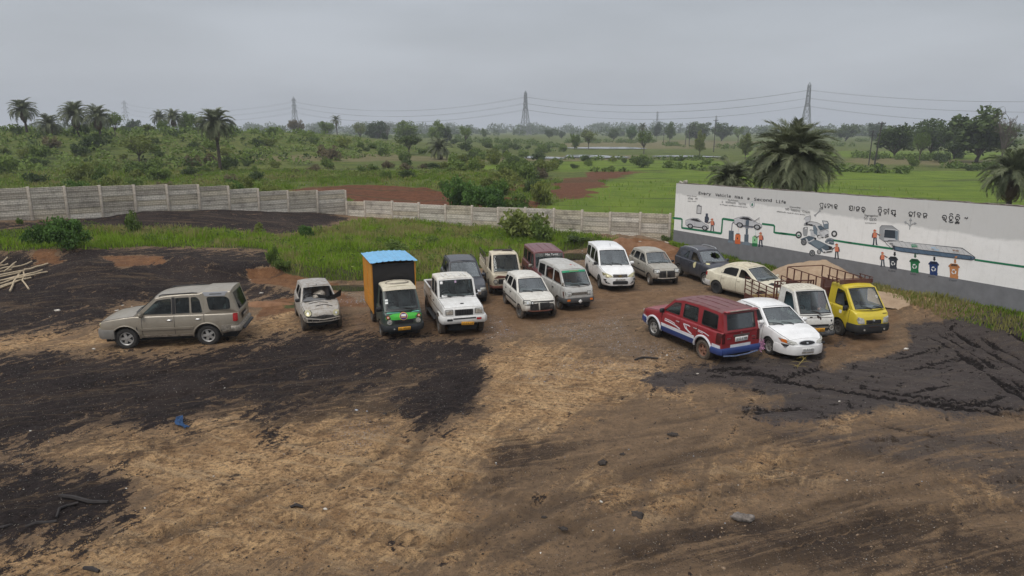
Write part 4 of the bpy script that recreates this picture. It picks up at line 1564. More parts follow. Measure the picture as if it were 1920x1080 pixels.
 def headlamp(s, y0, z0, y1, z1, m=None, r=.03, off=.012, bezel=None, round_=False, both=True, end=1, name='headlamp', skip=()):
  for sd in (1,-1):
   if sd in skip: continue
   if round_:
    cy, cz = (y0 + y1) / 2,(z0 + z1) / 2
    pl = ell2(sd * cy, cz, (y1 - y0) / 2,(z1 - z0) / 2)
    bz = ell2(sd * cy, cz, (y1 - y0) / 2 + .025,(z1 - z0) / 2 + .025)
   else:
    a, b_ = sorted((sd * y0, sd * y1))
    pl = rect2(a, z0, b_, z1, r); bz = rect2(a - .015, z0 - .015, b_ + .015, z1 + .015, r)
   if bezel: s.front('headlamp_surround', bz, bezel, off - .008,.04,1, end=end)
   o = s.front(name, pl, m or M['lens'], off, .04,1, end=end)
   # reflector bowl seen through the lens
   xs_ = [p[0] for p in pl]; zs_ = [p[1] for p in pl]
   s.front('bulb', ell2(sum(xs_) / len(xs_), sum(zs_) / len(zs_), min(.035,(max(xs_) - min(xs_)) * .25), min(.035,(max(zs_) - min(zs_)) * .3),10), M['chrome'], off + .004,.01,0, parent=o, end=end)
 def grille(s, y0, z0, y1, z1, bars=3, vert=False, r=.02, m=None, barm=None, off=.004):
  g = s.front('grille', rect2(y0, z0, y1, z1, r), m or M['dark'], off, .04,2)
  b = MB()
  for k in range(bars):
   if vert:
    y = y0 + (y1 - y0) * (k + .5) / bars
    x = s.sh.nose(y, (z0 + z1) / 2) + off + .008
    b.box((x, y, (z0 + z1) / 2),(.02,.022,(z1 - z0) * .94))
   else:
    z = z0 + (z1 - z0) * (k + .5) / bars
    n = 6
    pts = [(s.sh.nose(y0 + (y1 - y0) * q / n, z) + off + .006, y0 + (y1 - y0) * q / n, z) for q in range(n + 1)]
    b.path(pts, .009,5)
  b.build('grille_bar', barm or M['black'], g)
  return g
 def bumper(s, z0, z1, off, dx=.5, m=None, end=1, name='bumper', **kw):
  return wrap_band(s.sh, dx, z0, z1, off, end, **kw).build(name, m or M['black'], s.root)
 def plate(s, z, text, m=None, w=.46, h=.11, end=1, off=.05, y=0.0, tilt=0.0, ink=None, x=None):
  m = m or M['plate_w']
  xn = (s.sh.nose(y, z, end) + end * off) if x is None else x
  b = MB(); b.rbox((0,0,0),(.012, w, h),.004)
  o = b.build('number_plate', m, s.root, loc=(xn, y, z), rot=(tilt, 0,0))
  if text:
   t = text_mesh(text, h * .62, w * .9)
   link_mesh('plate_lettering', t, o, (end * .0085,0,-h * .24),(R_(90),0, R_(90 * end)))
   t.materials.append(ink or M['ink'])
  return o
 def mirror(s, x=None, z=None, m=None, sides=(1,-1), size=(.10,.20,.15), out=.1):
  A = s.S['A']
  x = A[0] - .12 if x is None else x
  z = s.sh.zd(x) + .08 if z is None else z
  for sd in sides:
   y = sd * (s.sh.side_y(x, z) + out)
   b = MB()
   b.rbox((x, y, z), size, .035)
   b.tube((x, sd * s.sh.side_y(x, z - .05), z - .05),(x, y, z - .03),.02, n=6)
   b.build('wing_mirror', m or M['black'], s.root)
 def wipers(s, pairs=((.3,.62),(.62,.92)), m=None):
  for u0, u1 in pairs:
   b = MB()
   g = lambda u, v, o: surface_pt(s.ws_lo, s.ws_hi, s.wb[0], s.wb[1], u, v, 1, o)
   b.path([g(u0,-.02,.02), g(u0 + (u1 - u0) * .4,.07,.03), g(u0 + (u1 - u0) * .7,.13,.025)],.010,5)
   b.path([g(u0 + .02,.06,.018), g(u0 + (u1 - u0) * .5,.11,.02), g(u1,.15,.018)],.011,4)
   b.build('wiper', m or M['black'], s.root)
 def screen_patch(s, u0, v0, u1, v1, m, name='sticker', out=.012, n=5, rear=False, end=1):
  lo, hi, bb = (s.rw_lo, s.rw_hi, s.rb) if rear else (s.ws_lo, s.ws_hi, s.wb)
  en = -1 if rear else 1
  b = MB()
  V = []
  for j in range(2):
   for i in range(n + 1):
    V.append(surface_pt(lo, hi, bb[0], bb[1], u0 + (u1 - u0) * i / n, v0 + (v1 - v0) * j, en, out))
  b.add(V, [(i, i + 1, n + 2 + i, n + 1 + i) if en == 1 else (i, n + 1 + i, n + 2 + i, i + 1) for i in range(n)])
  return b.build(name, m, s.root)
 def handles(s, xs, z, m=None):
  for k, x in enumerate(xs):
   for sd in (1,-1):
    b = MB()
    y = sd * (s.sh.y(x, z) + .012)
    b.rbox((x, y, z),(.17,.03,.035),.01)
    b.build('handle', m or M['black'], s.doorobj.get((s.door_at(x), sd), s.root))
 def door_at(s, x):
  for k, (a, b) in enumerate(s.sh.doors):
   if a < x < b: return k
  return None

_TXT = {}
def text_mesh(text, size, maxw=None, align='CENTER', font=None, bold=0.0):
 c = bpy.data.curves.new('lettering', 'FONT')
 c.body = text
 c.size = size * 1.38
 c.align_x = align
 c.extrude = 0.0015; c.offset = bold * size
 c.resolution_u = 2
 if font: c.font = font
 o = bpy.data.objects.new('lettering_source', c)
 COL.objects.link(o)
 dg = bpy.context.evaluated_depsgraph_get()
 me = bpy.data.meshes.new_from_object(o.evaluated_get(dg))
 bpy.data.objects.remove(o)
 bpy.data.curves.remove(c)
 if maxw and len(me.vertices):
  xs = [v.co.x for v in me.vertices]
  w = max(xs) - min(xs)
  if w > maxw:
   k = maxw / w
   for v in me.vertices: v.co.x *= k
 me.materials.clear()
 return me
# ------------------------------------------------------------------ precast boundary wall
def slab_material():
 m, t, b, o = new_mat('precast_concrete')
 N = NT(t)
 tcn = N.n('TexCoord'); oi = N.n('ObjectInfo')
 br = N.n('TexBrick')
 br.inputs['Scale'].default_value = 1.0
 br.inputs['Brick Width'].default_value = .235; br.inputs['Row Height'].default_value = .118
 br.inputs['Mortar Size'].default_value = .012; br.inputs['Mortar Smooth'].default_value = .3
 br.inputs['Color1'].default_value = (1,1,1,1); br.inputs['Color2'].default_value = (.86,.86,.86,1); br.inputs['Mortar'].default_value = (.42,.40,.38,1)
 cmb = N.n('CombineXYZ'); sp = N.n('SeparateXYZ')
 N.l(tcn.outputs['Object'], sp.inputs[0]); N.l(sp.outputs['X'], cmb.inputs['X']); N.l(sp.outputs['Z'], cmb.inputs['Y'])
 N.l(cmb.outputs[0], br.inputs['Vector'])
 rnd = oi.outputs['Random']
 base = N.mix(rnd, (.40,.36,.30),(.68,.635,.555))
 r2 = N.math('FRACT', N.math('MULTIPLY', rnd, 7.31))
 base = N.mix(N.ramp(r2,.55,.8,0,.55), base, (.52,.45,.32))
 geo = N.n('NewGeometry')
 st = N.noise(1.3,7,.68, geo.outputs['Position'])
 base = N.mix(N.ramp(st, .48,.72,0,.75), base, (.13,.115,.10))
 x = N.n('Mix', data_type='RGBA', blend_type='MULTIPLY'); x.inputs['Factor'].default_value = .85
 N.l(base, x.inputs['A']); N.l(br.outputs['Color'], x.inputs['B'])
 N.l(x.outputs['Result'], b.inputs['Base Color'])
 b.inputs['Roughness'].default_value = .9
 N.bump(N.math('ADD', N.math('MULTIPLY', br.outputs['Fac'],-1.0), N.math('MULTIPLY', N.noise(30,4,.6, tcn.outputs['Object']),.3)),.8,.02, b)
 return m
M['slab'] = slab_material()
M['post'] = mat('post_concrete', (.34,.30,.25),.9, var=.28, vscale=5, bump=.3)
bw = thing('boundary_wall', 'long grey precast concrete wall with posts and stacked brick-patterned slabs', 'wall', (PW_M.x, PW_M.y, 0)); bw['kind'] = 'thing'
SLABS = {}
def slab(L, h):
 key = (round(L, 2), round(h, 2))
 if key not in SLABS:
  b = MB()
  b.rbox((0,0,0),(L, .055, h),.012)
  b.box((0,-.034,0),(L - .03,.018, h - .05))
  SLABS[key] = b.mesh('slab', M['slab'], ang=25)
 return SLABS[key]
pb = MB(); pb.rbox((0,0,0),(.17,.17,3.4),.02)
POST_ME = pb.mesh('post', M['post'])
HS = .335
def wall_run(A, B, pix, tops):
 """posts where the photograph shows them along the line A-B; tops = pixel height of each bay's top edge"""
 d = Vector((B.x - A.x, B.y - A.y, 0)); L = d.length; d.normalize()
 ang = math.atan2(d.y, d.x)
 pts = []
 for px in pix:
  # meet the vertical plane through px with the line
  u = ray(px, 380)
  den = u.x * d.y - u.y * d.x
  s = (u.x * (-A.y) - u.y * (-A.x)) / den
  pts.append(A + d * ((-u.x * A.y + u.y * A.x) / den if False else s))
 for i, p in enumerate(pts):
  tl = []
  if i < len(tops): tl.append(tops[i])
  if i > 0: tl.append(tops[i - 1])
  zt = max(at_depth(pix[i], t, p.y).z for t in tl) + .03
  link_mesh('post', POST_ME, bw, Vector((p.x, p.y, zt - 1.7)) - bw.location, (0,0, ang))
  if i < len(pts) - 1:
   q = pts[i + 1]
   m_ = (p + q) / 2
   L2 = (q - p).length - .12
   zt = (at_depth(pix[i], tops[i], p.y).z + at_depth(pix[i + 1], tops[i], q.y).z) / 2
   for k in range(7):
    o = link_mesh('slab', slab(L2, HS - .006), bw, Vector((m_.x, m_.y, zt - HS * (k + .5))) - bw.location, (random.uniform(-.006,.006), random.uniform(-.003,.003), ang + math.pi * (0 if d.x < 0 else 1) * 0))
    if d.x < 0: o.rotation_euler.z += math.pi
 return pts
RP = [1258,1202,1145,1092,1039,985,934,885,835,785,735,684,650]
RT = [400.5,398.5,398,394,391,389,389,385.5,384,380,377,377.5]
wall_run(PW_R, PW_M, RP, RT)
LP_ = [648,595,540,485,430,374,315,254,190,124,56,-10,-80,-155,-235]
LT = [357,357.5,358,354,349,346.5,347,348,349.5,351,353,354.5,356,357]
wall_run(PW_M, PW_E, LP_, LT)

# ------------------------------------------------------------------ mural wall
def mural_wall_material():
 m, t, b, o = new_mat('painted_mural_render')
 N = NT(t)
 tcn = N.n('TexCoord'); P = tcn.outputs['Object']
 sp = N.n('SeparateXYZ'); N.l(P, sp.inputs[0])
 n1 = N.noise(.7,7,.62, P); n2 = N.noise(4,7,.66, P); n3 = N.noise(25,4,.6, P)
 w = N.mix(N.ramp(n1,.35,.7),(.76,.755,.735),(.83,.825,.81))
 w = N.mix(N.ramp(n2,.5,.8,0,.3), w, (.48,.475,.46))
 # grey undercoat left along the top
 edge_ = N.math('ADD', sp.outputs['Z'], N.math('MULTIPLY', N.math('SUBTRACT', n1,.5),.55))
 x_ = N.math('ADD', edge_, N.math('MULTIPLY', sp.outputs['X'],-.003))
 w = N.mix(N.ramp(x_, 3.20,3.32,0,.72), w, N.mix(n2,(.42,.42,.41),(.54,.54,.53)))
 mp_ = N.n('Mapping'); mp_.inputs['Scale'].default_value = (5,5,.35); N.l(P, mp_.inputs[0])
 w = N.mix(N.ramp(N.noise(1.6,6,.7, mp_.outputs[0]),.56,.8,0,.45), w, (.40,.385,.35))
 w = N.mix(N.ramp(N.noise(9,5,.7, P),.66,.72,0,.5), w, (.42,.41,.39))
 N.l(w, b.inputs['Base Color'])
 b.inputs['Roughness'].default_value = .85
 N.bump(N.math('ADD', n2, N.math('MULTIPLY', n3,.4)),.25,.02, b)
 return m
WH = 3.9
wang = math.atan2(WD.y, WD.x)
slope = .7 / WL
mw = thing('mural_wall', 'white mural wall painted with a vehicle recycling line, grey along its foot', 'wall', (W0.x, W0.y, 0), wang); mw['kind'] = 'thing'
def wz(u): return slope * u
def wall_strip(name, z0, z1, thick, m, y0=0.0, seg=40, rag=0.0, x0=0.0, x1=None):
 x1 = MURAL_END if x1 is None else x1
 b = MB(); V = []
 rr = random.Random(4)
 for k in range(seg + 1):
  u = x0 + (x1 - x0) * k / seg
  j = rr.uniform(-rag, rag)
  za, zb = wz(u) + z0, wz(u) + z1 + j
  V += [(u, y0, za),(u, y0, zb),(u, y0 + thick, zb),(u, y0 + thick, za)]
 F = []
 for k in range(seg):
  for i in range(4):
   F.append((4 * k + i, 4 * k + (i + 1) % 4,4 * k + 4 + (i + 1) % 4,4 * k + 4 + i))
 F += [(3,2,1,0), tuple(4 * seg + i for i in range(4))]
 b.add(V, [tuple(reversed(f)) for f in F])
 return b.build(name, m, mw, ang=30)
# local frame: x along the wall, y = left of travel, z up; the yard side is -WN in local terms
ysgn = 1 if (Vector((-math.sin(wang), math.cos(wang),0)).dot(WN) > 0) else -1      # +1: local +y faces the yard
TH = .26
wall_strip('white_render', .86, WH, -ysgn * TH, mural_wall_material(),0.0,60,.012)
wall_strip('grey_dado', -.6,.86,-ysgn * (TH + .01), mat('grey_dado_paint', (.165,.168,.178),.8, var=.14, vscale=2.5, bump=.2), ysgn * .006,60)
wall_strip('coping_edge', WH, WH + .035,-ysgn * (TH - .02), mat('crumbling_coping', (.13,.11,.095),.95, var=.5, vscale=7, bump=.5),-ysgn * .012,120,.022)
b = MB(); b.rbox((.02,-ysgn * TH / 2, WH * .5),(.05, TH - .03, WH),.015); b.build('wall_end', mat('end_render', (.55,.55,.54),.85, var=.2), mw)
for (px, py, a) in ((1271,349,.5),(1284,346,-.25)):
 d = ray(px, py)
 b = MB(); b.rbox((0,0,0),(.28,.14,.20),.02);
 o = b.build('floodlight', mat('lamp_housing', (.34,.32,.27),.6, var=.3), mw)
 o.location = ((px - 1262) * .035 + .05,-ysgn * TH * .4, WH + .08 + (.06 if px > 1275 else -.05)); o.rotation_euler = (0, a, .3)
 b = MB(); b.box((0, ysgn * .075,0),(.2,.01,.13)); b.build('lamp_glass', M['lens'], o)

def WP(px, py):
 """(along, height) on the wall face where the sight line px, py meets it"""
 d = ray(px, py)
 o = Vector((0,0, CAM_H))
 t = ((W0 - o).dot(WN)) / d.dot(WN)
 p = o + d * t - W0
 return (p.x * WD.x + p.y * WD.y, p.z)

MC = {}
def mcol(rgb):
 k = tuple(round(c, 3) for c in rgb)
 if k not in MC: MC[k] = mat('wall_paint_%d' % len(MC), rgb, .75, var=.10, vscale=8)
 return MC[k]
K_ = (.022,.022,.026); GREEN = (.010,.16,.075); SLATE = (.085,.115,.145); SLATE2 = (.16,.205,.245); PALE = (.50,.51,.53); MIDG = (.30,.31,.32); LT_ = (.62,.62,.62); ORG = (.62,.16,.05); VEST = (.60,.14,.075); SKIN = (.50,.28,.17); CAPC = (.50,.09,.03); NAVY = (.018,.030,.055); LG = (.24,.52,.27); DKG = (.012,.14,.05); BLU = (.012,.035,.13); COP = (.46,.20,.075); DUST = (.030,.036,.050)

class Motif:
 def __init__(s, name): s.name = name; s.mb = MB(); s.mats = []; s.layer = 0
 def mi(s, c):
  m = mcol(c)
  if m not in s.mats: s.mats.append(m)
  return s.mats.index(m)
 def _add(s, uv, tris, c):
  s.layer += 1
  y = ysgn * (.006 + .0016 * s.layer)
  V = [(u, y, z) for u, z in uv]
  F = []
  for t in tris:
   a, b, cc = [uv[i] for i in t]
   ar = (b[0] - a[0]) * (cc[1] - a[1]) - (cc[0] - a[0]) * (b[1] - a[1])
   if abs(ar) < 1e-9: continue
   F.append(tuple(t) if ar * -ysgn > 0 else tuple(reversed(t)))
  s.mb.add(V, F, s.mi(c))
 def poly(s, pts, c):
  uv = [WP(*p) for p in pts]
  tris = tessellate_polygon([[Vector((a, b, 0)) for a, b in uv]])
  s._add(uv, tris, c)
 def polyuv(s, uv, c):
  s._add(uv, tessellate_polygon([[Vector((a, b, 0)) for a, b in uv]]), c)
 def line(s, pts, w, c, close=False):
  """w in pixels at the first point"""
  uv = [Vector(WP(*p)) for p in pts]
  a = WP(pts[0][0], pts[0][1] - w / 2); b = WP(pts[0][0], pts[0][1] + w / 2)
  s.lineuv(uv, abs(a[1] - b[1]), c, close)
 def lineuv(s, uv, W_, c, close=False):
  uv = [Vector(p) for p in uv]
  n = len(uv); L, Rr = [],[]
  for i in range(n):
   p = uv[i]
   pa = uv[i - 1] if (i > 0 or close) else None
   pb = uv[(i + 1) % n] if (i < n - 1 or close) else None
   t = Vector((0,0))
   if pa is not None and (p - pa).length > 1e-9: t += (p - pa).normalized()
   if pb is not None and (pb - p).length > 1e-9: t += (pb - p).normalized()
   if t.length < 1e-6: t = Vector((1,0))
   t.normalize(); q = Vector((-t.y, t.x)) * W_ / 2
   if pa is not None and pb is not None and (p - pa).length > 1e-9:
    cosv = max(.5, abs((p - pa).normalized().dot(t))); q = q / cosv
   L.append(p + q); Rr.append(p - q)
  V = [tuple(v) for v in L + Rr]
  tris = []
  m = n if close else n - 1
  for i in range(m):
   j = (i + 1) % n
   tris += [(i, j, n + j),(i, n + j, n + i)]
  s._add(V, tris, c)
 def ell(s, cx, cy, rx, ry, c, n=20):
  s.poly([(cx + rx * math.cos(2 * math.pi * k / n), cy + ry * math.sin(2 * math.pi * k / n)) for k in range(n)], c)
 def done(s):
  return s.mb.build(s.name, s.mats, mw, smooth=False)

def crop(x0, y0, k):
 return lambda pts: [(x0 + x * k, y0 + y * k) for x, y in pts]
cA = crop(1255,340,130 / 1276); cB = crop(1365,355,110 / 990); cC = crop(1465,370,130 / 1080); cD = crop(1590,370,120 / 810); cE = crop(1690,380,170 / 1148)

def arc(p, q, r_, n=4): pass
# the green line
for pts, cr in (([(60,672),(215,688),(236,705),(232,850),(250,858),(950,958),(962,940),(980,700),(1000,690),(1200,720)], cA),
    ([(575,582),(770,606),(785,625),(780,720),(800,732),(995,755)], cB),([(-10,558),(232,590)], cC),([(815,668),(1090,712)], cC),([(0,572),(570,652)], cD),([(930,722),(1160,756),(1700,832)], cE)):
 m = Motif('painted_green_line'); m.line(cr(pts),3.7, GREEN); m.done()

def painted_car(cr, sx, sy, dx, dy, hood=False, skew=.13):
 """side view car drawn in its own units 0..300 x 0..170"""
 f = lambda pts: cr([(dx + x * sx, dy + y * sy + x * sx * skew) for x, y in pts])
 m = Motif('painted_car')
 m.poly(f([(0,40),(30,20),(95,-8),(160,-10),(215,30),(250,55),(290,70),(298,100),(290,120),(20,118),(2,100)]), PALE)
 m.line(f([(0,40),(30,20),(95,-8),(160,-10),(215,30),(250,55),(290,70),(298,100),(290,120),(20,118),(2,100)]),.7,(.12,.12,.13), True)
 m.poly(f([(52,24),(100,0),(150,-2),(205,34),(150,36)]), K_)
 m.line(f([(120,10),(118,116)]),.5,(.15,.15,.16))
 m.poly(f([(5,108),(290,108),(290,122),(30,122)]),(.07,.075,.08))
 m.poly(f([(0,42),(22,40),(24,58),(4,60)]), LT_)
 m.poly(f([(262,68),(290,76),(292,88),(270,84)]), LT_)
 for wx in (62,248):
  for r_, c_ in ((36, K_),(23, MIDG),(15, PALE),(6, K_)):
   m.poly(f([(wx + r_ * math.cos(2 * math.pi * k / 18),112 + r_ * math.sin(2 * math.pi * k / 18)) for k in range(18)]), c_)
 if hood:
  m.line(f([(212,44),(275,-22)]),1.0,(.13,.13,.14)); m.line(f([(268,-10),(276,58)]),.4,(.3,.3,.3))
 m.done()
painted_car(cA, 1.44,1.28,300,668)
painted_car(cB, 1.58,1.25,105,450, True, .12)

def worker(cr, x, y, h, face=1, navy=False):
 """standing worker with cap and hi-vis vest; x, y = feet, h = height in crop units"""
 k = h / 100.0
 f = lambda pts: cr([(x + face * a * k, y - b * k) for a, b in pts])
 m = Motif('painted_worker')
 tr = NAVY if navy else (.055,.058,.065)
 m.poly(f([(-14,0),(-5,0),(-1,42),(0,44),(3,42),(6,2),(15,0),(11,50),(-10,50)]), tr)
 m.poly(f([(-17,-2),(-5,-2),(-5,3),(-14,4)]), K_); m.poly(f([(6,0),(18,-2),(18,3),(7,4)]), K_)
 m.poly(f([(-14,48),(12,48),(13,78),(6,82),(-8,82),(-15,76)]), VEST)
 m.poly(f([(-16,76),(-11,80),(-13,62),(-14,46),(-19,46),(-20,60)]),(.05,.055,.065))
 m.poly(f([(12,79),(15,70),(30,60),(34,62),(34,66),(20,74)]),(.05,.055,.065))
 m.poly(f([(33,62),(39,65),(38,69),(33,67)]), SKIN)
 m.poly(f([(-4,50),(-2,50),(-2,81),(-5,81)]),(.75,.45,.25)); m.poly(f([(5,50),(7,50),(5,81),(3,81)]),(.75,.45,.25))
 m.poly(f([(-7,82),(6,82),(8,92),(6,97),(-6,97),(-8,90)]), SKIN)
 m.poly(f([(-9,93),(13,92),(12,95),(7,96),(5,101),(-3,102),(-9,98)]), CAPC)
 m.done()
worker(cA, 792,912,225,-1); worker(cB, 555,968,240,-1, True); worker(cC, 866,955,232,-1)
worker(cD, 342,600,190,1, True); worker(cD, 440,872,178,1, True)

# clipboard, camera box
m = Motif('painted_clipboard'); m.poly(cA([(508,440),(598,450),(588,605),(500,595)]),(.17,.17,.18)); m.poly(cA([(522,462),(584,470),(576,588),(516,580)]), LT_)
for k in range(4): m.line(cA([(532,490 + 24 * k),(572,494 + 24 * k)]),.5, MIDG)
m.poly(cA([(530,440),(548,420),(568,445),(575,462),(525,458)]),(.17,.17,.18)); m.done()
m = Motif('painted_scanner_post'); m.poly(cA([(672,590),(714,592),(712,650),(726,660),(734,700),(724,716),(712,776),(650,755),(655,650),(668,645)]),(.045,.055,.08)); m.poly(cA([(690,690),(708,692),(706,712),(688,710)]), SLATE); m.done()
# draining station
m = Motif('painted_pump'); m.poly(cA([(1098,905),(1188,912),(1184,1110),(1090,1100)]), SLATE); m.line(cA([(1145,910),(1160,780),(1172,760),(1196,758)]),2.0,(.13,.14,.17)); m.poly(cB([(8,860),(90,870),(88,905),(0,895)]), SLATE2); m.poly(cA([(1150,935),(1170,937),(1168,965),(1148,962)]),(.05,.06,.07)); m.done()
m = Motif('painted_lift'); m.poly(cB([(302,660),(340,660),(336,760),(300,760)]), SLATE); m.poly(cB([(280,760),(350,762),(345,890),(275,885)]), SLATE); m.poly(cB([(250,895),(290,880),(340,885),(378,910),(376,950),(240,930)]), SLATE2)
m.poly(cB([(303,530),(318,514),(345,514),(360,535),(352,650),(296,648)]), SLATE); m.line(cB([(292,650),(352,655)]),.9, MIDG); m.poly(cB([(230,618),(430,640),(420,652),(232,630)]),(.19,.20,.25)); m.done()
m = Motif('painted_orange_drum'); m.poly(cB([(135,755),(205,760),(214,775),(210,915),(200,925),(125,918),(118,905),(124,770)]), ORG); m.poly(cB([(142,742),(200,745),(198,760),(140,757)]), K_); m.poly(cB([(122,850),(210,858),(208,915),(200,925),(125,918),(118,905)]),(.56,.12,.035)); m.poly(cB([(160,805),(174,825),(168,845),(155,843),(152,825)]), K_); m.line(cB([(182,590),(180,742)]),.6,(.7,.42,.36)); m.done()
m = Motif('painted_green_drum'); m.poly(cB([(425,792),(490,797),(502,810),(498,955),(488,968),(410,962),(406,945),(412,805)]), LG); m.poly(cB([(410,905),(498,912),(496,955),(488,968),(410,962),(406,945)]), DKG); m.poly(cB([(440,780),(482,783),(480,796),(438,794)]), K_); m.poly(cB([(452,835),(464,855),(458,872),(447,870),(443,853)]), K_); m.line(cB([(474,600),(468,780)]),.6,(.25,.5,.4)); m.done()
m = Motif('painted_drop_sign'); m.ell(*cB([(411,256)])[0],4.7,5.6,(.16,.22,.24)); m.ell(*cB([(411,256)])[0],4.25,5.1, LT_); m.poly(cB([(412,222),(426,255),(422,276),(410,284),(398,276),(396,258)]),(.015,.17,.11)); m.done()

# dismantled car
def ring(m, cr, x, y, R, r_, c1, c2, sp=None):
 n = 22
 for q, c in ((R, c1),(r_, c2)):
  m.poly(cr([(x + q * .95 * math.cos(2 * math.pi * k / n), y + q * 1.05 * math.sin(2 * math.pi * k / n)) for k in range(n)]), c)
 if sp:
  for k in range(5):
   a = 2 * math.pi * k / 5
   m.poly(cr([(x + r_ * .85 * math.cos(a + d) * e, y + r_ * .9 * math.sin(a + d) * e) for d, e in ((-.25,1),(.25,1),(.5,.25),(-.5,.25))]), sp)
for x, y, R, r_, c2, sp in ((272,585,53,29, LT_, None),(826,568,49,25, LT_, None),(352,698,48,32, MIDG, K_),(482,868,48,34, MIDG, K_),(588,850,35,24, LT_, (.1,.1,.1))):
 m = Motif('painted_wheel'); ring(m, cC, x, y, R, r_, (.045,.047,.05), c2, sp)
 if x == 272: m.poly(cC([(250,582),(292,586),(288,606),(262,608)]), GREEN)
 m.done()
m = Motif('painted_car_shell')
m.poly(cC([(415,420),(430,385),(480,375),(560,390),(640,430),(690,490),(735,515),(745,560),(740,610),(640,632),(560,615),(545,590),(560,500),(500,420)]),(.56,.565,.575))
m.poly(cC([(360,400),(415,385),(420,440),(350,440)]), MIDG); m.poly(cC([(350,340),(380,305),(455,285),(462,320),(450,375),(380,395),(378,350)]), PALE); m.line(cC([(350,340),(380,305),(455,285),(462,320),(450,375),(380,395)]),.6,(.1,.1,.1))
m.poly(cC([(415,432),(425,415),(490,420),(495,450)]), K_); m.poly(cC([(498,430),(530,440),(560,490),(565,600),(510,560),(500,500)]), SLATE2); m.line(cC([(498,430),(530,440),(560,490),(568,520)]),.7, K_)
m.poly(cC([(565,450),(620,435),(665,470),(690,490),(610,520)]), SLATE); m.line(cC([(590,545),(690,500),(745,530)]),.5,(.2,.2,.2)); m.line(cC([(590,545),(640,600)]),.5,(.2,.2,.2))
m.poly(cC([(690,585),(735,570),(738,585),(692,600)]), K_); m.poly(cC([(632,618),(662,615),(662,628),(632,632)]), K_); m.poly(cC([(682,614),(745,598),(745,610),(684,630)]), K_); m.ell(*cC([(592,608)])[0],3.2,3.0, K_); m.ell(*cC([(600,616)])[0],2.6,2.6, LT_)
m.line(cC([(415,420),(430,385),(480,375),(560,390),(640,430)]),.7,(.12,.12,.12)); m.poly(cC([(385,400),(412,385),(418,425),(390,425)]), K_); m.done()
m = Motif('painted_door'); m.poly(cC([(335,490),(350,465),(412,460),(415,520),(402,600),(350,605),(336,560)]), MIDG); m.poly(cC([(345,492),(360,470),(408,466),(410,500)]), K_); m.poly(cC([(368,474),(402,470),(404,496),(360,498)]), LT_); m.done()
m = Motif('painted_door'); m.poly(cC([(440,505),(460,498),(490,508),(528,545),(532,610),(458,610),(456,540)]), PALE); m.line(cC([(445,520),(456,505),(490,510),(528,545)]),.9, K_); m.done()
m = Motif('painted_door'); m.poly(cC([(640,362),(720,372),(738,405),(736,490),(668,495),(655,420)]), SLATE2); m.poly(cC([(654,372),(712,382),(726,408),(666,418)]), LT_); m.line(cC([(640,362),(720,372),(738,405),(736,490),(668,495),(655,420)]),.6,(.1,.1,.1), True); m.done()
m = Motif('painted_floor_pan'); m.poly(cC([(300,650),(430,598),(545,630),(545,660),(620,690),(740,750),(795,770),(800,850),(660,868),(560,800),(420,715),(390,655),(310,672)]), SLATE)
m.poly(cC([(440,690),(545,665),(690,740),(590,800),(560,790)]), SLATE2); m.line(cC([(470,690),(600,775)]),.5,(.2,.25,.28)); m.line(cC([(515,680),(640,760)]),.5,(.2,.25,.28)); m.poly(cC([(380,640),(400,640),(430,690),(500,650),(520,640),(540,655),(430,705),(395,690)]), PALE)
m.poly(cC([(510,625),(545,630),(545,660),(520,660)]), K_); m.poly(cC([(630,790),(700,830),(790,815),(800,850),(660,868)]), LT_); m.poly(cC([(735,760),(785,765),(785,810),(700,822),(750,800)]), K_); m.poly(cC([(660,848),(690,846),(690,862),(662,864)]), K_); m.poly(cC([(708,844),(790,834),(790,850),(708,862)]), K_); m.done()
m = Motif('painted_engine'); m.poly(cC([(680,690),(712,645),(760,632),(820,650),(822,735),(790,738),(690,710)]), SLATE); m.line(cC([(700,690),(720,655),(760,645),(805,660)]),.6, PALE); m.line(cC([(705,705),(760,690),(812,705)]),.6, PALE); m.line(cC([(740,650),(760,690),(765,730)]),.5, K_); m.ell(*cC([(735,705)])[0],1.6,1.6, PALE); m.done()
m = Motif('painted_spanner'); m.line(cC([(532,276),(606,206)]),2.2, MIDG); m.poly(cC([(508,275),(530,262),(526,280),(545,282),(528,306),(518,292)]), MIDG); m.poly(cC([(588,205),(596,190),(602,208),(622,200),(610,225),(594,222)]), MIDG); m.done()

# scanner tunnel and belt
m = Motif('painted_tunnel'); m.poly(cD([(405,380),(430,355),(560,358),(648,425),(640,550),(460,560),(400,520)]), MIDG); m.poly(cD([(455,415),(475,396),(590,400),(648,425),(640,550),(460,545)]), PALE); m.poly(cD([(466,408),(606,418),(600,522),(458,508)]),(.032,.042,.055)); m.poly(cD([(600,418),(636,430),(630,545),(600,530)]), SLATE2); m.line(cD([(405,380),(430,355),(560,358),(648,425),(640,550),(460,560),(400,520)]),.6,(.1,.1,.11), True); m.done()
m = Motif('painted_belt')
m.poly(cD([(490,545),(560,540),(700,556)]) + cE([(0,494),(775,576),(935,690),(880,675),(0,565)]) + cD([(590,620),(500,580)]),(.56,.565,.57))
m.poly(cD([(575,625),(600,622)]) + cE([(0,566),(890,676),(935,690),(930,715),(890,726),(0,618)]) + cD([(590,668),(566,645)]),(.085,.135,.20))
m.line(cD([(460,550),(490,590),(566,660)]),.9, K_)
m.line(cD([(490,560),(520,545),(700,556)]) + cE([(0,494),(775,576),(935,692),(930,715),(890,726),(0,620)]) + cD([(590,668),(566,645),(575,625),(600,620)]) + cE([(0,566),(890,674)]),1.1,(.03,.035,.045))
for k in range(13):
 x = -30 + 66 * k; m.line(cE([(x, 494 + x * .105),(x + 58,568 + (x + 58) * .122)]),.35,(.25,.25,.26))
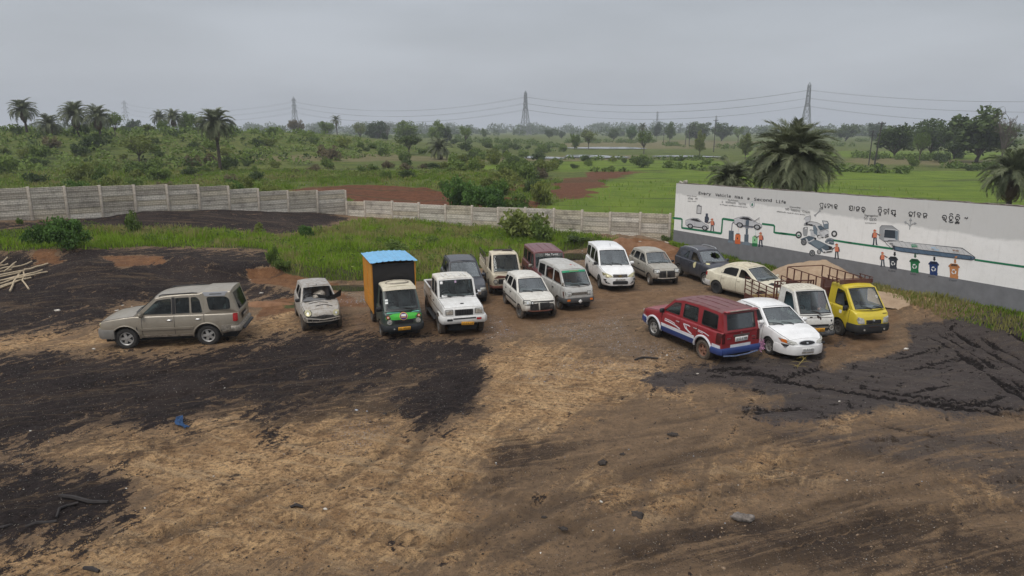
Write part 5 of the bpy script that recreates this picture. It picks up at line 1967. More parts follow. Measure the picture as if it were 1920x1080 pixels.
for k in range(10):
 x = 20 + 90 * k; m.line(cE([(x, 570 + x * .122),(x + 50,622 + x * .122)]),.35,(.03,.05,.08))
for x, y in ((-105,522),(-80,548)): m.poly(cE([(x - 35, y - 8),(x + 8, y - 6),(x + 14, y + 6),(x - 30, y + 5)]), K_)
for x, y in ((170,532),(175,552)): m.poly(cE([(x - 34, y - 6),(x + 28, y - 2),(x + 52, y + 8),(x - 34, y + 8)]),(.02,.26,.13))
m.poly(cE([(385,560),(440,562),(450,580),(390,578)]),(.40,.54,.68)); m.poly(cE([(430,585),(490,590),(488,608),(425,600)]),(.40,.54,.68))
m.poly(cE([(662,592),(690,596),(686,612),(664,606)]),(.24,.14,.09)); m.poly(cE([(698,600),(742,604),(736,618),(700,614)]),(.24,.14,.09)); m.poly(cE([(690,680),(725,672),(712,700),(690,696)]), COP)
m.ell(*cD([(597,642)])[0],1.6,1.7,(.02,.03,.05)); m.ell(*cE([(896,702)])[0],1.6,1.7,(.02,.03,.05)); m.done()
m = Motif('painted_glass_bottle'); m.poly(cE([(168,590),(185,596),(215,628),(214,655),(196,652),(178,622)]),(.02,.28,.12)); m.done()
m = Motif('painted_plastic_bottle'); m.poly(cE([(410,618),(428,618),(450,662),(448,686),(428,682),(414,645)]),(.50,.62,.72)); m.done()
for x, y, c in ((-90 * 0 + cD([(592,690)])[0][0], cD([(592,690)])[0][1], K_),(cE([(176,645)])[0][0], cE([(176,645)])[0][1],(.06,.12,.085)),(cE([(419,683)])[0][0], cE([(419,683)])[0][1], K_),(cE([(681,716)])[0][0], cE([(681,716)])[0][1], COP)):
 m = Motif('painted_arrow'); m.poly([(x - 1.7, y),(x + 1.9, y + .2),(x + 1.9, y + 4.8),(x + 3.0, y + 4.9),(x, y + 8.6),(x - 2.8, y + 4.6),(x - 1.7, y + 4.6)], c); m.done()
m = Motif('painted_split_arrow')
m.line(cE([(106,340),(110,290),(120,230)]),1.6, MIDG); m.line(cE([(108,300),(90,268),(60,252)]),1.4, MIDG); m.line(cE([(112,300),(135,272),(165,262)]),1.4, MIDG)
m.poly(cE([(120,192),(142,232),(100,228)]), MIDG); m.poly(cE([(36,242),(66,232),(60,272)]), MIDG); m.poly(cE([(198,262),(165,244),(165,278)]), MIDG); m.done()

def painted_bin(cr, x, y, s_, c, rim, dark):
 f = lambda pts: cr([(x + a * s_, y + b * s_ + a * s_ * .10) for a, b in pts])
 m = Motif('painted_bin')
 m.poly(f([(-58,-150),(58,-150),(46,-10),(-46,-10)]), c)
 m.poly(f([(-52,-6),(-50,-38),(-36,-40),(-30,-10),(30,-10),(38,-38),(54,-34),(52,2),(24,4),(20,-2),(-20,-2),(-26,2)]), c)
 m.poly(f([(-68,-150),(-38,-182),(42,-182),(72,-150),(72,-134),(-70,-136)]), rim)
 m.poly(f([(-40,-152),(-26,-176),(32,-176),(46,-152)]), dark)
 # chasing arrows
 for k in range(3):
  a0 = 2 * math.pi * k / 3 - .5
  pts = [(24 * math.cos(a0 + q),-82 + 26 * math.sin(a0 + q)) for q in (0,.5,1.0,1.45)]
  m.line(f(pts),1.5 * s_ / .75,(.68,.70,.70))
  e = a0 + 1.75
  m.poly(f([(24 * math.cos(e),-82 + 26 * math.sin(e)),(33 * math.cos(e - .5),-82 + 35 * math.sin(e - .5)),(13 * math.cos(e - .45),-82 + 15 * math.sin(e - .45))]),(.68,.70,.70))
 m.done()
painted_bin(cD, 573,906,.86, DUST, (.020,.024,.034),(.008,.009,.012))
painted_bin(cE, 170,886,.96, DKG, (.008,.10,.035),(.004,.045,.02)); painted_bin(cE, 410,918,.96, BLU, (.010,.026,.09),(.008,.012,.03)); painted_bin(cE, 668,958,1.02, COP, (.40,.17,.065),(.06,.035,.02))

# ---- lettering
def _font(fn):
 try: return bpy.data.fonts.load(bpy.utils.system_resource('DATAFILES', path='fonts') + '/' + fn)
 except Exception: return None
F_MONO, F_DEVA = _font('DejaVuSansMono.woff2'), _font('NotoSansDevanagari-Regular.woff2')
def wall_text(txt, p0, p1, h_px, name, font=None, col=K_, bold=0.0):
 """letters painted between two baseline points"""
 a, b_ = WP(*p0), WP(*p1)
 up = WP(p0[0], p0[1] - h_px)
 me_ = text_mesh(txt, 1.0, None, 'LEFT', font, bold)
 xs = [v.co.x for v in me_.vertices]
 if not xs: return
 zs = [v.co.y for v in me_.vertices]
 x0, x1 = min(xs), max(xs)
 hh = up[1] - a[1]
 cap = .729 * 1.38
 for v in me_.vertices:
  t = (v.co.x - x0) / (x1 - x0)
  u = a[0] + (b_[0] - a[0]) * t
  z = a[1] + (b_[1] - a[1]) * t + v.co.y / cap * hh
  v.co = (u, ysgn * (.008 + v.co.z * .4), z)
 me_.materials.append(mcol(col))
 if ysgn < 0 or True: me_.flip_normals()
 link_mesh(name, me_, mw)
cH = crop(1280,355,150 / 1920)
for wd, a, b_ in (('Every', (384,118),(680,146)),('Vehicle', (784,162),(1155,196)),('Has', (1252,212),(1446,230)),('a', (1550,246),(1604,250))):
 q = cH([a, b_]); wall_text(wd, q[0], q[1],7.0, 'headline_lettering', F_MONO, K_, .019)
q = cB([(440,188),(738,212)]); wall_text('Second', q[0], q[1],7.3, 'headline_lettering', F_MONO, K_, .019)
q = cB([(812,226),(975,242)]); wall_text('Life', q[0], q[1],7.6, 'headline_lettering', F_MONO, K_, .019)
SM = (.06,.06,.065)
q = cH([(96,165),(330,182)]); wall_text('Vehicle Arrival', q[0], q[1],2.6, 'caption_lettering', None, SM)
q = cH([(1095,274),(1336,292)]); wall_text('De-Pollution', q[0], q[1],3.0, 'caption_lettering', None, SM)
cI = crop(1450,375,90 / 1920)
q = cI([(662,300),(1085,335)]); wall_text('Dismantling', q[0], q[1],3.0, 'caption_lettering', None, SM)
q = cD([(208,238),(380,248)]); wall_text('Segregation', q[0], q[1],4.4, 'caption_lettering', None, SM)
q = cH([(118,292),(330,302)]); wall_text('\u0935\u093e\u0939\u0928 \u0906\u0917\u092e\u0928', q[0], q[1],3.0, 'caption_lettering', F_DEVA, SM)
q = cH([(890,375),(1555,445)]); wall_text('\u0921\u0940-\u092a\u0949\u0932\u094d\u092f\u0942\u0936\u0928 \u0939\u093e\u0928\u093f\u0915\u093e\u0930\u0915 \u092a\u0926\u093e\u0930\u094d\u0925 \u0939\u091f\u093e\u0928\u093e', q[0], q[1],3.4, 'caption_lettering', F_DEVA, SM)
q = cI([(135,480),(1275,620)]); wall_text('\u0921\u093f\u0938\u094d\u092e\u0947\u0902\u091f\u0932\u093f\u0902\u0917 (\u092a\u0941\u0930\u094d\u091c\u0947 \u092e\u0947\u0902 \u0905\u0932\u0917 \u0915\u0930\u0928\u093e)', q[0], q[1],3.6, 'caption_lettering', F_DEVA, SM)
q = cD([(215,330),(358,336)]); wall_text('\u092a\u0943\u0925\u0915\u094d\u0915\u0930\u0923', q[0], q[1],3.6, 'caption_lettering', F_DEVA, SM)
for wd, q in (('Rubber', cD([(512,936),(606,944)])),('Glass', cE([(112,910),(184,916)])),('Plastic', cE([(345,944),(436,952)])),('Copper', cE([(605,990),(708,998)]))):
 wall_text(wd, q[0], q[1],3.4, 'bin_lettering', None, (.03,.03,.035))

# ---- Odia headline, drawn stroke by stroke
c1 = crop(1532,374,100 / 1920); c2 = crop(1640,380,110 / 1920); c3 = crop(1755,390,70 / 1920)
ODIA = [
 (c1,26,[[(105,205),(98,175),(118,145),(150,132),(190,138),(222,140),(215,210),(205,285),(140,285),(125,260),(128,215),(140,200)],[(92,338),(208,338),(205,300)]]),
 (c1,26,[[(325,155),(295,170),(278,215),(275,265),(290,298),(315,292),(325,262),(315,240),(290,240)]]),
 (c1,26,[[(378,230),(365,200),(380,165),(420,155),(460,175),(478,215),(470,245)],[(395,245),(420,235),(445,260),(430,295),(405,300),(385,280)]]),
 (c1,26,[[(505,165),(502,215),(515,235),(545,230)],[(552,175),(545,330)]]),
 (c1,26,[[(640,290),(620,240),(625,200),(665,178),(710,190),(735,230),(720,265)],[(650,255),(690,250),(700,275),(670,290),(640,290),(665,335),(715,335),(715,300)]]),
 (c1,30,[[(1150,335),(1200,340),(1205,300),(1180,290),(1160,260),(1190,235),(1240,235),(1285,245),(1265,395),(1210,400),(1175,370),(1160,335)]]),
 (c1,30,[[(1350,250),(1328,410)]]),
 (c1,30,[[(1420,350),(1410,300),(1440,265),(1490,262),(1530,290),(1532,335),(1500,350)],[(1420,350),(1430,410),(1450,420),(1455,370),(1480,345),(1510,370),(1500,425)]]),
 (c1,30,[[(1615,350),(1605,310),(1640,278),(1690,280),(1730,320),(1735,370),(1700,430),(1650,440),(1620,410),(1625,360),(1665,350),(1680,390),(1670,430)],[(1700,430),(1680,460),(1700,495)]]),
 (c2,26,[[(125,175),(150,142),(190,140),(235,180)],[(150,300),(118,265),(125,225),(175,205),(220,220),(240,270),(220,300)],[(150,300),(145,340),(180,345),(205,320),(215,290)],[(150,375),(155,405),(185,400),(200,370),(205,432)]]),
 (c2,26,[[(325,310),(300,275),(310,235),(355,218),(400,240),(418,285),(405,310)],[(330,320),(355,305),(385,325),(370,365),(335,372),(318,345)]]),
 (c2,28,[[(425,222),(470,200),(452,382)]]),
 (c2,28,[[(535,345),(590,350),(590,315),(560,300),(548,265),(585,245),(630,258),(680,250),(672,340),(650,395),(600,395),(565,365)],[(672,340),(690,385),(645,430),(692,450)]]),
 (c2,26,[[(1145,385),(1122,350),(1135,310),(1185,300),(1235,320),(1252,370),(1240,385)],[(1140,385),(1135,430),(1165,450),(1175,400),(1150,385)],[(1180,440),(1215,405),(1215,465)]]),
 (c2,28,[[(1275,330),(1325,290),(1298,470)]]),
 (c2,26,[[(1420,410),(1390,375),(1400,335),(1450,325),(1500,345),(1520,390),(1505,410)],[(1415,410),(1450,395),(1480,420),(1470,470),(1430,465),(1415,430)],[(1470,470),(1485,485)]]),
 (c2,26,[[(1610,430),(1592,395),(1605,355),(1655,345),(1705,365),(1722,410),(1690,430)],[(1610,430),(1605,480),(1630,500),(1640,450),(1665,430),(1695,455),(1682,512)]]),
 (c3,44,[[(355,520),(330,470),(365,390),(430,370),(510,390),(545,470),(530,560),(480,630),(420,620),(375,590),(370,510),(420,480),(460,530),(450,600)],[(480,640),(500,690),(535,690),(512,735)]]),
 (c3,42,[[(705,345),(750,295),(820,290),(885,345)],[(700,530),(680,480),(720,410),(800,400),(865,440),(885,510),(860,545)],[(710,530),(720,600),(810,610),(815,560)],[(700,640),(830,640)],[(660,680),(740,730),(830,735),(905,695)]]),
 (c3,42,[[(1050,375),(1100,330),(1160,340),(1220,395)],[(1050,580),(1005,530),(1030,455),(1110,430),(1190,455),(1230,530),(1215,590)],[(1060,640),(1070,580),(1130,570),(1160,630),(1130,695),(1075,690),(1060,640)],[(1000,740),(1040,725),(1080,760),(1150,730),(1200,745),(1190,795),(1140,790),(1090,755),(1030,790),(995,775),(1000,740)]]),
 (c3,50,[[(1490,475),(1520,500),(1490,550)],[(1600,475),(1630,505),(1560,570)]]),
]
for cr, w, strokes in ODIA:
 m = Motif('odia_lettering')
 k = {id(c1): 100 / 1920, id(c2): 110 / 1920, id(c3): 70 / 1920}[id(cr)]
 for st in strokes: m.line(cr(st), w * k, K_)
 m.done()
# small Odia captions: looped letters
def odia_small(p0, p1, h, n, seed):
 rr = random.Random(seed)
 m = Motif('odia_caption')
 for k in range(n):
  if rr.random() < .12: continue
  t = (k + .5) / n
  x = p0[0] + (p1[0] - p0[0]) * t; y = p0[1] + (p1[1] - p0[1]) * t
  w = (p1[0] - p0[0]) / n * .42
  q = rr.random()
  lp = [(x + w * math.cos(a), y - h * .5 + h * .48 * math.sin(a)) for a in np.linspace(R_(200), R_(470 if q < .6 else 520),9)]
  m.line(lp, .62, SM)
  if q > .4: m.line([(x + w * .9, y - h * .6),(x + w * (.7 if q < .7 else 1.0), y + h * (.35 if q > .75 else .0))],.6, SM)
  if q < .3: m.line([(x - w * .6, y - h * 1.1),(x + w * .4, y - h * 1.2)],.5, SM)
 m.done()
q = cH([(125,232),(365,244)]); odia_small(q[0], q[1],2.6,8,1)
q = cH([(935,315),(1530,372)]); odia_small(q[0], q[1],2.9,19,2)
q = cI([(470,395),(1490,515)]); odia_small(q[0], q[1],3.2,18,3)
q = cD([(200,284),(365,296)]); odia_small(q[0], q[1],4.0,7,4)
# ------------------------------------------------------------------ foliage
def leaf_mat(name, dark, light, trans=.25, rough=.65, yellow=None):
 m, t, b, o = new_mat(name)
 N = NT(t)
 geo = N.n('NewGeometry'); oi = N.n('ObjectInfo')
 n1 = N.noise(1.1,5,.6, geo.outputs['Position'])
 n2 = N.noise(7,3,.6, geo.outputs['Position'])
 f = N.math('ADD', N.math('MULTIPLY', n1,.6), N.math('MULTIPLY', n2,.4))
 f = N.math('ADD', f, N.math('MULTIPLY', N.math('SUBTRACT', oi.outputs['Random'],.5),.22))
 col = N.mix(N.ramp(f, .3,.7), dark, light)
 if yellow: col = N.mix(N.ramp(n2,.62,.75,0,.6), col, yellow)
 N.l(col, b.inputs['Base Color'])
 b.inputs['Roughness'].default_value = rough
 b.inputs['Specular IOR Level'].default_value = .25
 tr = N.n('BsdfTranslucent'); N.l(col, tr.inputs[0])
 mx = N.n('MixShader'); mx.inputs[0].default_value = trans
 N.l(b.outputs[0], mx.inputs[1]); N.l(tr.outputs[0], mx.inputs[2]); N.l(mx.outputs[0], o.inputs[0])
 return m
M['leaf_dark'] = leaf_mat('dark_foliage', (.032,.056,.016),(.100,.140,.040))
M['leaf_mid'] = leaf_mat('mid_foliage', (.060,.100,.018),(.165,.230,.048))
M['leaf_olive'] = leaf_mat('olive_foliage', (.086,.116,.022),(.215,.245,.058), yellow=(.22,.20,.06))
M['leaf_bright'] = leaf_mat('bright_foliage', (.036,.080,.012),(.110,.200,.030))
M['leaf_creeper'] = leaf_mat('creeper_foliage', (.032,.080,.014),(.115,.215,.040))
M['leaf_dry'] = leaf_mat('dry_foliage', (.075,.060,.034),(.17,.14,.075))
M['palm_green'] = leaf_mat('palm_frond_green', (.070,.088,.045),(.235,.255,.150),.3)
M['palm_dead'] = leaf_mat('dead_palm_frond', (.10,.068,.045),(.20,.145,.10),.1)
M['bark'] = mat('tree_bark', (.085,.070,.055),.95, var=.4, vscale=5, bump=.5)
M['palm_bark'] = mat('palm_trunk_bark', (.060,.048,.038),.95, var=.5, vscale=7, bump=.7)
M['grass_blade'] = leaf_mat('grass_blades', (.125,.215,.012),(.285,.420,.036),.45, yellow=(.36,.36,.08))
M['grass_dry'] = leaf_mat('dry_grass_blades', (.19,.19,.055),(.36,.33,.13),.4)
M['grass_rank'] = leaf_mat('rank_grass_blades', (.085,.145,.012),(.215,.310,.032),.45, yellow=(.28,.25,.08))

def rand_dirs(n, g):
 v = g.normal(size=(n, 3)); return v / np.linalg.norm(v, axis=1, keepdims=True)

def leaves(C, size, g, flat=.0, asp=.55):
 """rhombic leaves at centres C"""
 n = len(C)
 d = rand_dirs(n, g)
 if flat: d[:, 2] *= (1 - flat); d /= np.linalg.norm(d, axis=1, keepdims=True)
 e = rand_dirs(n, g)
 w = np.cross(d, e); w /= np.linalg.norm(w, axis=1, keepdims=True) + 1e-9
 s = size * g.uniform(.6,1.35, n)[:, None]
 V = np.stack([C - d * s, C + w * s * asp, C + d * s, C - w * s * asp],1).reshape(-1,3)
 F = np.arange(4 * n).reshape(n, 4)
 return V, F

def cloud(clumps, per, size, g, flat=0.0, shell=.55):
 """clumps: (n,4) centre + radius -> leaves spread through each clump, thicker near its skin"""
 Cs = []
 for x, y, z, r in clumps:
  k = max(6, int(per * r * r))
  d = rand_dirs(k, g)
  rr = r * (shell + (1 - shell) * g.random(k) ** .6) * (.8 + .35 * g.random(k))
  d[:, 2] *= .8
  Cs.append(np.array([x, y, z]) + d * rr[:, None])
 return leaves(np.concatenate(Cs), size, g, flat)

def tree_meshes(kind, seed):
 """a tree about 1 unit tall: trunk mesh and crown vertices"""
 g = np.random.default_rng(seed); rr = random.Random(seed)
 tb = MB()
 cl = []
 if kind == 'round': hb, nl, cw, ch, cz, per, ls = .13,8,.46,.46,.52,2100,.034
 elif kind == 'flat': hb, nl, cw, ch, cz, per, ls = .34,9,.58,.22,.76,2000,.034
 elif kind == 'tall': hb, nl, cw, ch, cz, per, ls = .15,8,.37,.48,.52,2100,.034
 elif kind == 'open': hb, nl, cw, ch, cz, per, ls = .30,9,.48,.34,.66,1300,.030
 elif kind == 'bush': hb, nl, cw, ch, cz, per, ls = .10,7,.60,.42,.50,1700,.030
 else: hb, nl, cw, ch, cz, per, ls = .25,9,.42,.40,.62,0,.02
 lean = rr.uniform(-.05,.05)
 tb.path([(0,0,-.06),(lean * .4,.01, hb * .5),(lean, 0, hb)],[.032,.024,.021],7)
 tips = []
 for k in range(nl):
  a = 2 * math.pi * k / nl + rr.uniform(-.4,.4)
  q = rr.uniform(.45,1.0)
  end = Vector((lean + cw * q * math.cos(a) * .85, cw * q * math.sin(a) * .85, cz + ch * rr.uniform(-.45,.75)))
  st = Vector((lean * .9,0, hb * rr.uniform(.75,1.0)))
  mid = st.lerp(end, .5) + Vector((rr.uniform(-.04,.04), rr.uniform(-.04,.04), rr.uniform(-.01,.06)))
  tb.path([st, mid, end],[.020,.014,.007] if kind == 'bare' else [.015,.010,.004],5)
  tips.append(end)
  for j in range(3 if kind != 'bare' else 5):
   s = st.lerp(end, rr.uniform(.45,.9)); e2 = s + Vector((rr.uniform(-.16,.16), rr.uniform(-.16,.16), rr.uniform(.0,.18)))
   tb.path([s, (s + e2) / 2 + Vector((0,0,.015)), e2],[.007,.005,.002],4)
   tips.append(e2)
   if kind == 'bare':
    for _ in range(3):
     e3 = e2 + Vector((rr.uniform(-.1,.1), rr.uniform(-.1,.1), rr.uniform(.0,.12)))
     tb.path([e2, e3],[.005,.0025],3)
 for p in tips: cl.append((p.x, p.y, p.z, rr.uniform(.075,.15)))
 for _ in range(int(34 if kind in ('round', 'tall', 'bush') else 22)):
  d = rand_dirs(1, g)[0]; q = g.uniform(.35,.95)
  cl.append((lean + d[0] * cw * q, d[1] * cw * q, cz + d[2] * ch * q * (.9 if d[2] > 0 else .8), rr.uniform(.09,.18)))
 tm = tb.mesh('trunk', M['bark'])
 if per == 0: return tm, None
 V, F = cloud(cl, per * 1.5, ls, g, .2,.35)
 return tm, (V, F)
TREES = {}
def tree_kind(kind, var, leaf):
 key = (kind, var, leaf)
 if key not in TREES:
  base = (kind, var)
  if base not in TREES: TREES[base] = tree_meshes(kind, 100 + 17 * var + len(kind) * 3)
  tm, vf = TREES[base]
  TREES[key] = (tm, np_mesh('crown', vf[0], vf[1], M[leaf]) if vf else None)
 return TREES[key]
def tree(name, label, kind, var, leaf, x, y, z, h, wx=1.0, group=None, rz=0.0, cat='tree'):
 tm, cm = tree_kind(kind, var, leaf)
 t = thing(name, label, cat, (x, y, z - .02 * h), rz, group)
 t['kind'] = 'thing'
 t.scale = (h * wx, h * wx, h)
 link_mesh('trunk', tm, t)
 if cm: link_mesh('crown', cm, t)
 return t

def px_tree(name, label, kind, var, leaf, px, top, base, hw, Y=None, group=None, cat='tree', z=None):
 """a tree seen at px with crown top / foot at those heights in the photograph, standing on the terrain"""
 if Y is None: Y = min(900, max(50, G(px, max(base, 249.5)).y))
 p = at_depth(px, base, Y)
 zg = gz(p.x, Y)
 zt = at_depth(px, top, Y).z
 h = max(1.0, zt - zg)
 w = 2 * hw / FPX * (Y * CP + CAM_H * SP)
 nat = {'round': 1.0, 'flat': 1.28, 'tall': .80, 'open': 1.08, 'bush': 1.4, 'bare': 1.0}[kind]
 return tree(name, label, kind, var, leaf, p.x, Y, zg, h / 1.04, max(.55, min(2.2,(w / h) / nat)), group, random.uniform(0,6.28), cat)

# ---- broadleaf trees in the fields, each where it stands
GT = 'trees scattered over the far fields'
for a in (
 ('tree', 'olive tree growing against the skirted palm on the left ridge', 'open', 1, 'leaf_mid', 215,205,246,19,128),
 ('tree', 'hazy round tree below the far left pylon', 'round', 1, 'leaf_dark', 251,217,250,17,300),
 ('tree', 'small hazy tree between the far left pylon and the twin palms', 'round', 2, 'leaf_dark', 288,229,250,11,320),
 ('tree', 'slender tree right of the twin palms on the ridge', 'tall', 1, 'leaf_mid', 350,206,250,14,175),
 ('tree', 'tall thin-trunked tree just left of the lone trunked palm', 'open', 2, 'leaf_mid', 372,207,268,18,165),
 ('tree', 'dark spreading thorn tree over bushes behind the left wall', 'open', 3, 'leaf_olive', 264,253,318,38,105),
 ('tree', 'nearly leafless spreading tree under the second pylon', 'flat', 1, 'leaf_dry', 556,221,252,18,300),
 ('tree', 'flat-topped tree with a palm rising behind it', 'flat', 2, 'leaf_mid', 614,223,258,20,290),
 ('tree', 'pale spreading tree left of the dense dark clump', 'open', 1, 'leaf_olive', 676,225,256,17,330),
 ('tree', 'dense dark clump of a tree with a dead top beside it', 'round', 1, 'leaf_dark', 708,221,257,25,335),
 ('tree', 'bare dead tree poking up behind the dense dark clump', 'bare', 1, 'leaf_dry', 727,219,256,11,345),
 ('tree', 'small round tree standing in front of the dense dark clump', 'round', 2, 'leaf_dark', 722,244,264,8,250),
 ('tree', 'rounded mid green tree behind the dark umbrella tree', 'round', 3, 'leaf_mid', 764,219,260,27,290),
 ('tree', 'dark umbrella-shaped tree in the middle distance', 'flat', 3, 'leaf_dark', 767,251,294,31,155),
 ('tree', 'leggy tree with two crowns, centre left of the tall pylon', 'tall', 2, 'leaf_mid', 818,222,260,17,280),
 ('tree', 'low dark tree touching the leggy two-crowned tree', 'round', 1, 'leaf_dark', 838,232,260,12,285),
 ('tree', 'lopsided tree alone in the field left of the tall pylon', 'open', 2, 'leaf_mid', 873,230,264,16,250),
 ('tree', 'tiny tree close to the left foot of the tall pylon', 'tall', 1, 'leaf_mid', 908,239,256,7,420),
 ('tree', 'squat dark tree right of the tall pylon foot', 'round', 2, 'leaf_dark', 1030,239,255,11,460),
 ('tree', 'small dark ball of a tree right of the squat tree', 'round', 3, 'leaf_dark', 1053,243,254,6,500),
 ('tree', 'low bushy tree at the left end of the mid field row', 'round', 1, 'leaf_mid', 1078,246,263,11,255),
 ('tree', 'broad airy tree in the mid field row', 'open', 3, 'leaf_olive', 1104,239,263,19,260),
 ('tree', 'dark block of a tree before the bright round one', 'round', 2, 'leaf_dark', 1150,235,256,13,420),
 ('tree', 'bright green round tree on the skyline, right of the middle', 'round', 3, 'leaf_bright', 1184,232,255,12,400),
 ('tree', 'spreading tree in front of the skyline palm', 'open', 1, 'leaf_mid', 1208,239,270,20,215),
 ('tree', 'hazy upright tree under the faint lattice mast', 'tall', 2, 'leaf_dark', 1231,225,256,9,520),
 ('tree', 'upright ragged tree between the mast and the twin poles', 'tall', 1, 'leaf_mid', 1256,225,257,10,400),
 ('tree', 'wide dark tree behind the twin poles', 'round', 1, 'leaf_dark', 1307,223,257,27,420),
 ('tree', 'wide tree left of the small near pole', 'round', 3, 'leaf_dark', 1353,224,257,24,420),
 ('tree', 'pale young tree in front of the wide dark tree', 'tall', 2, 'leaf_olive', 1313,240,274,10,200),
 ('tree', 'slim young tree in the field left of the great palm', 'tall', 1, 'leaf_olive', 1398,245,283,12,180),
 ('tree', 'pale skyline tree left of the great palm', 'open', 2, 'leaf_mid', 1384,232,257,14,400),
 ('tree', 'hazy double tree on the skyline right of the great palm', 'round', 2, 'leaf_dark', 1585,224,259,30,420),
 ('tree', 'hazy tree behind the leaning pair of poles', 'round', 1, 'leaf_dark', 1642,224,258,17,420),
 ('tree', 'dark broad tree right of the pair of poles', 'round', 2, 'leaf_dark', 1681,217,280,46,185),
 ('tree', 'small pale tree standing before the two dark broad trees', 'open', 1, 'leaf_mid', 1726,242,285,15,165),
 ('tree', 'second dark broad tree in the right-hand group', 'round', 3, 'leaf_dark', 1748,211,276,44,200),
 ('tree', 'low dark tree at the left foot of the biggest tree', 'round', 1, 'leaf_dark', 1790,216,284,40,178),
 ('tree', 'biggest dark tree, tallest of the right-hand group', 'tall', 2, 'leaf_dark', 1832,192,294,58,160),
 ('tree', 'bare grey tree at the far right edge of the fields', 'bare', 2, 'leaf_dry', 1880,184,286,36,150),
): px_tree(*a, group=GT)

# ---- date palms
def frond_mesh(seed, dead=False):
 rr = random.Random(seed)
 n = 34
 droop = rr.uniform(.85,1.45)
 pts = []
 p = Vector((0,0,0)); a = .22
 for k in range(n + 1):
  pts.append(p.copy()); p = p + Vector((math.cos(a),0, math.sin(a))) / n
  a -= droop * 2.1 * (k / n) ** 1.1 / n + .012
 mb = MB()
 mb.path(pts[::5] + [pts[-1]],[.013,.011,.009,.007,.005,.004,.003,.002][:len(pts[::5]) + 1],4)
 for k in range(2, n + 1):
  t = k / n
  p = pts[k]; d = (pts[min(n, k + 1)] - pts[k - 1]).normalized(); up = Vector((-d.z, 0, d.x))
  L = (.24 * math.sin(min(1, t * .95 + .2) * math.pi * .82) + .05) * rr.uniform(.8,1.15)
  for s in (-1,1):
   for q_ in (0,1):
    ax = (d * rr.uniform(.7,1.1) + Vector((0, s, 0)) * rr.uniform(.5,.85) + up * (rr.uniform(.0,.5) if not dead else rr.uniform(-.7,-.1))).normalized()
    q = p + ax * L - Vector((0,0, L * .18)); w = d * .0085
    m_ = p + ax * L * .5
    mb.add([p - w, p + w, q, m_ - w * 1.5, m_ + w * 1.5],[(0,1,4,3),(3,4,2)])
 return mb.mesh('frond', M['palm_dead' if dead else 'palm_green'], smooth=False)
FRONDS = [frond_mesh(k) for k in range(4)]
DEADF = [frond_mesh(20 + k, True) for k in range(2)]
def palm(label, x, y, zg, zc, R, nf=34, dead=8, seed=0, group=None, skirt=-60, upr=80):
 """x, y foot; zg ground; zc height of the crown centre; R crown radius"""
 rr = random.Random(seed)
 t = thing('palm_tree', label, 'palm tree', (x, y, zg),0, group); t['kind'] = 'thing'
 H = max(.4, zc - zg)
 b = MB()
 n = max(3, int(H / .5))
 r0 = R * .075
 pts, rs = [],[]
 lx = rr.uniform(-.06,.06) * H
 for k in range(n * 2 + 1):
  u = k / (n * 2)
  pts.append((lx * u * u, 0,-.3 + (H + .3) * u)); rs.append(r0 * (1.25 - .35 * u) * (1.12 if k % 2 else .95))
 b.path(pts, rs, 9)
 b.build('trunk', M['palm_bark'], t)
 top = Vector((lx, 0, H))
 for k in range(nf + dead):
  isd = k >= nf
  az = k * 2.399963 + rr.uniform(-.25,.25)
  if isd: el = R_(rr.uniform(-80, skirt))
  else:
   u = (k + .5) / nf
   el = R_(upr - (upr + 42) * u ** .9 + rr.uniform(-8,8))
  L = R * rr.uniform(.92,1.18) * (.8 if isd else 1)
  o = link_mesh('frond', (DEADF if isd else FRONDS)[k % (2 if isd else 4)], t, top + Vector((math.cos(az) * r0 * .6, math.sin(az) * r0 * .6, rr.uniform(-.06,.04) * R - (0.05 * R if isd else 0))), None, (L, L, L))
  o.rotation_euler = (rr.uniform(-.25,.25),-el, az)
 return t
def px_palm(label, px, cy, rpx, Y, **k):
 p = at_depth(px, cy, Y)
 zg = gz(p.x, Y)
 return palm(label, p.x, Y, zg, p.z, rpx / FPX * (Y * CP + CAM_H * SP), **k)
GP = 'date palms along the left ridge'
px_palm('leftmost ridge palm on a short bare stem, crown dropping to one side', 44,206,24,128, nf=54, dead=22, seed=1, group=GP)
px_palm('short stemless palm on the ridge, second from the left', 91,234,24,126, nf=46, dead=6, seed=2, group=GP)
px_palm('full star-shaped palm on the ridge, third from the left', 141,214,27,124, nf=56, dead=14, seed=3, group=GP)
px_palm('ridge palm with a brown skirt of dead fronds, left of the olive tree', 184,219,25,118, nf=48, dead=34, seed=4, group=GP)
px_palm('smaller left palm of the twin palms on the ridge', 299,221,16,165, nf=40, dead=10, seed=5, group=GP)
px_palm('right palm of the twin palms, with pale dead fronds', 323,220,18,160, nf=40, dead=22, seed=6, group=GP)
px_palm('lone palm with a long bare trunk, standing clear below the ridge', 405,232,33,98, nf=66, dead=26, seed=7)
px_palm('small far palm rising behind the flat-topped tree', 631,225,11,300, nf=26, dead=4, seed=8)
px_palm('squat palm with hanging dead fronds beside the dark umbrella tree', 824,278,24,140, nf=44, dead=18, seed=9)
px_palm('small skyline palm behind a spreading tree, right of the middle', 1205,238,10,330, nf=26, dead=3, seed=10)
px_palm('great bushy palm rising behind the mural wall', 1487,301,73,41, nf=120, dead=30, seed=11, upr=84)
px_palm('lesser bushy palm on the left of the great palm', 1372,338,42,46, nf=80, dead=10, seed=12)
px_palm('palm with brown hanging fronds at the right edge behind the mural wall', 1902,326,52,48, nf=60, dead=40, seed=13)

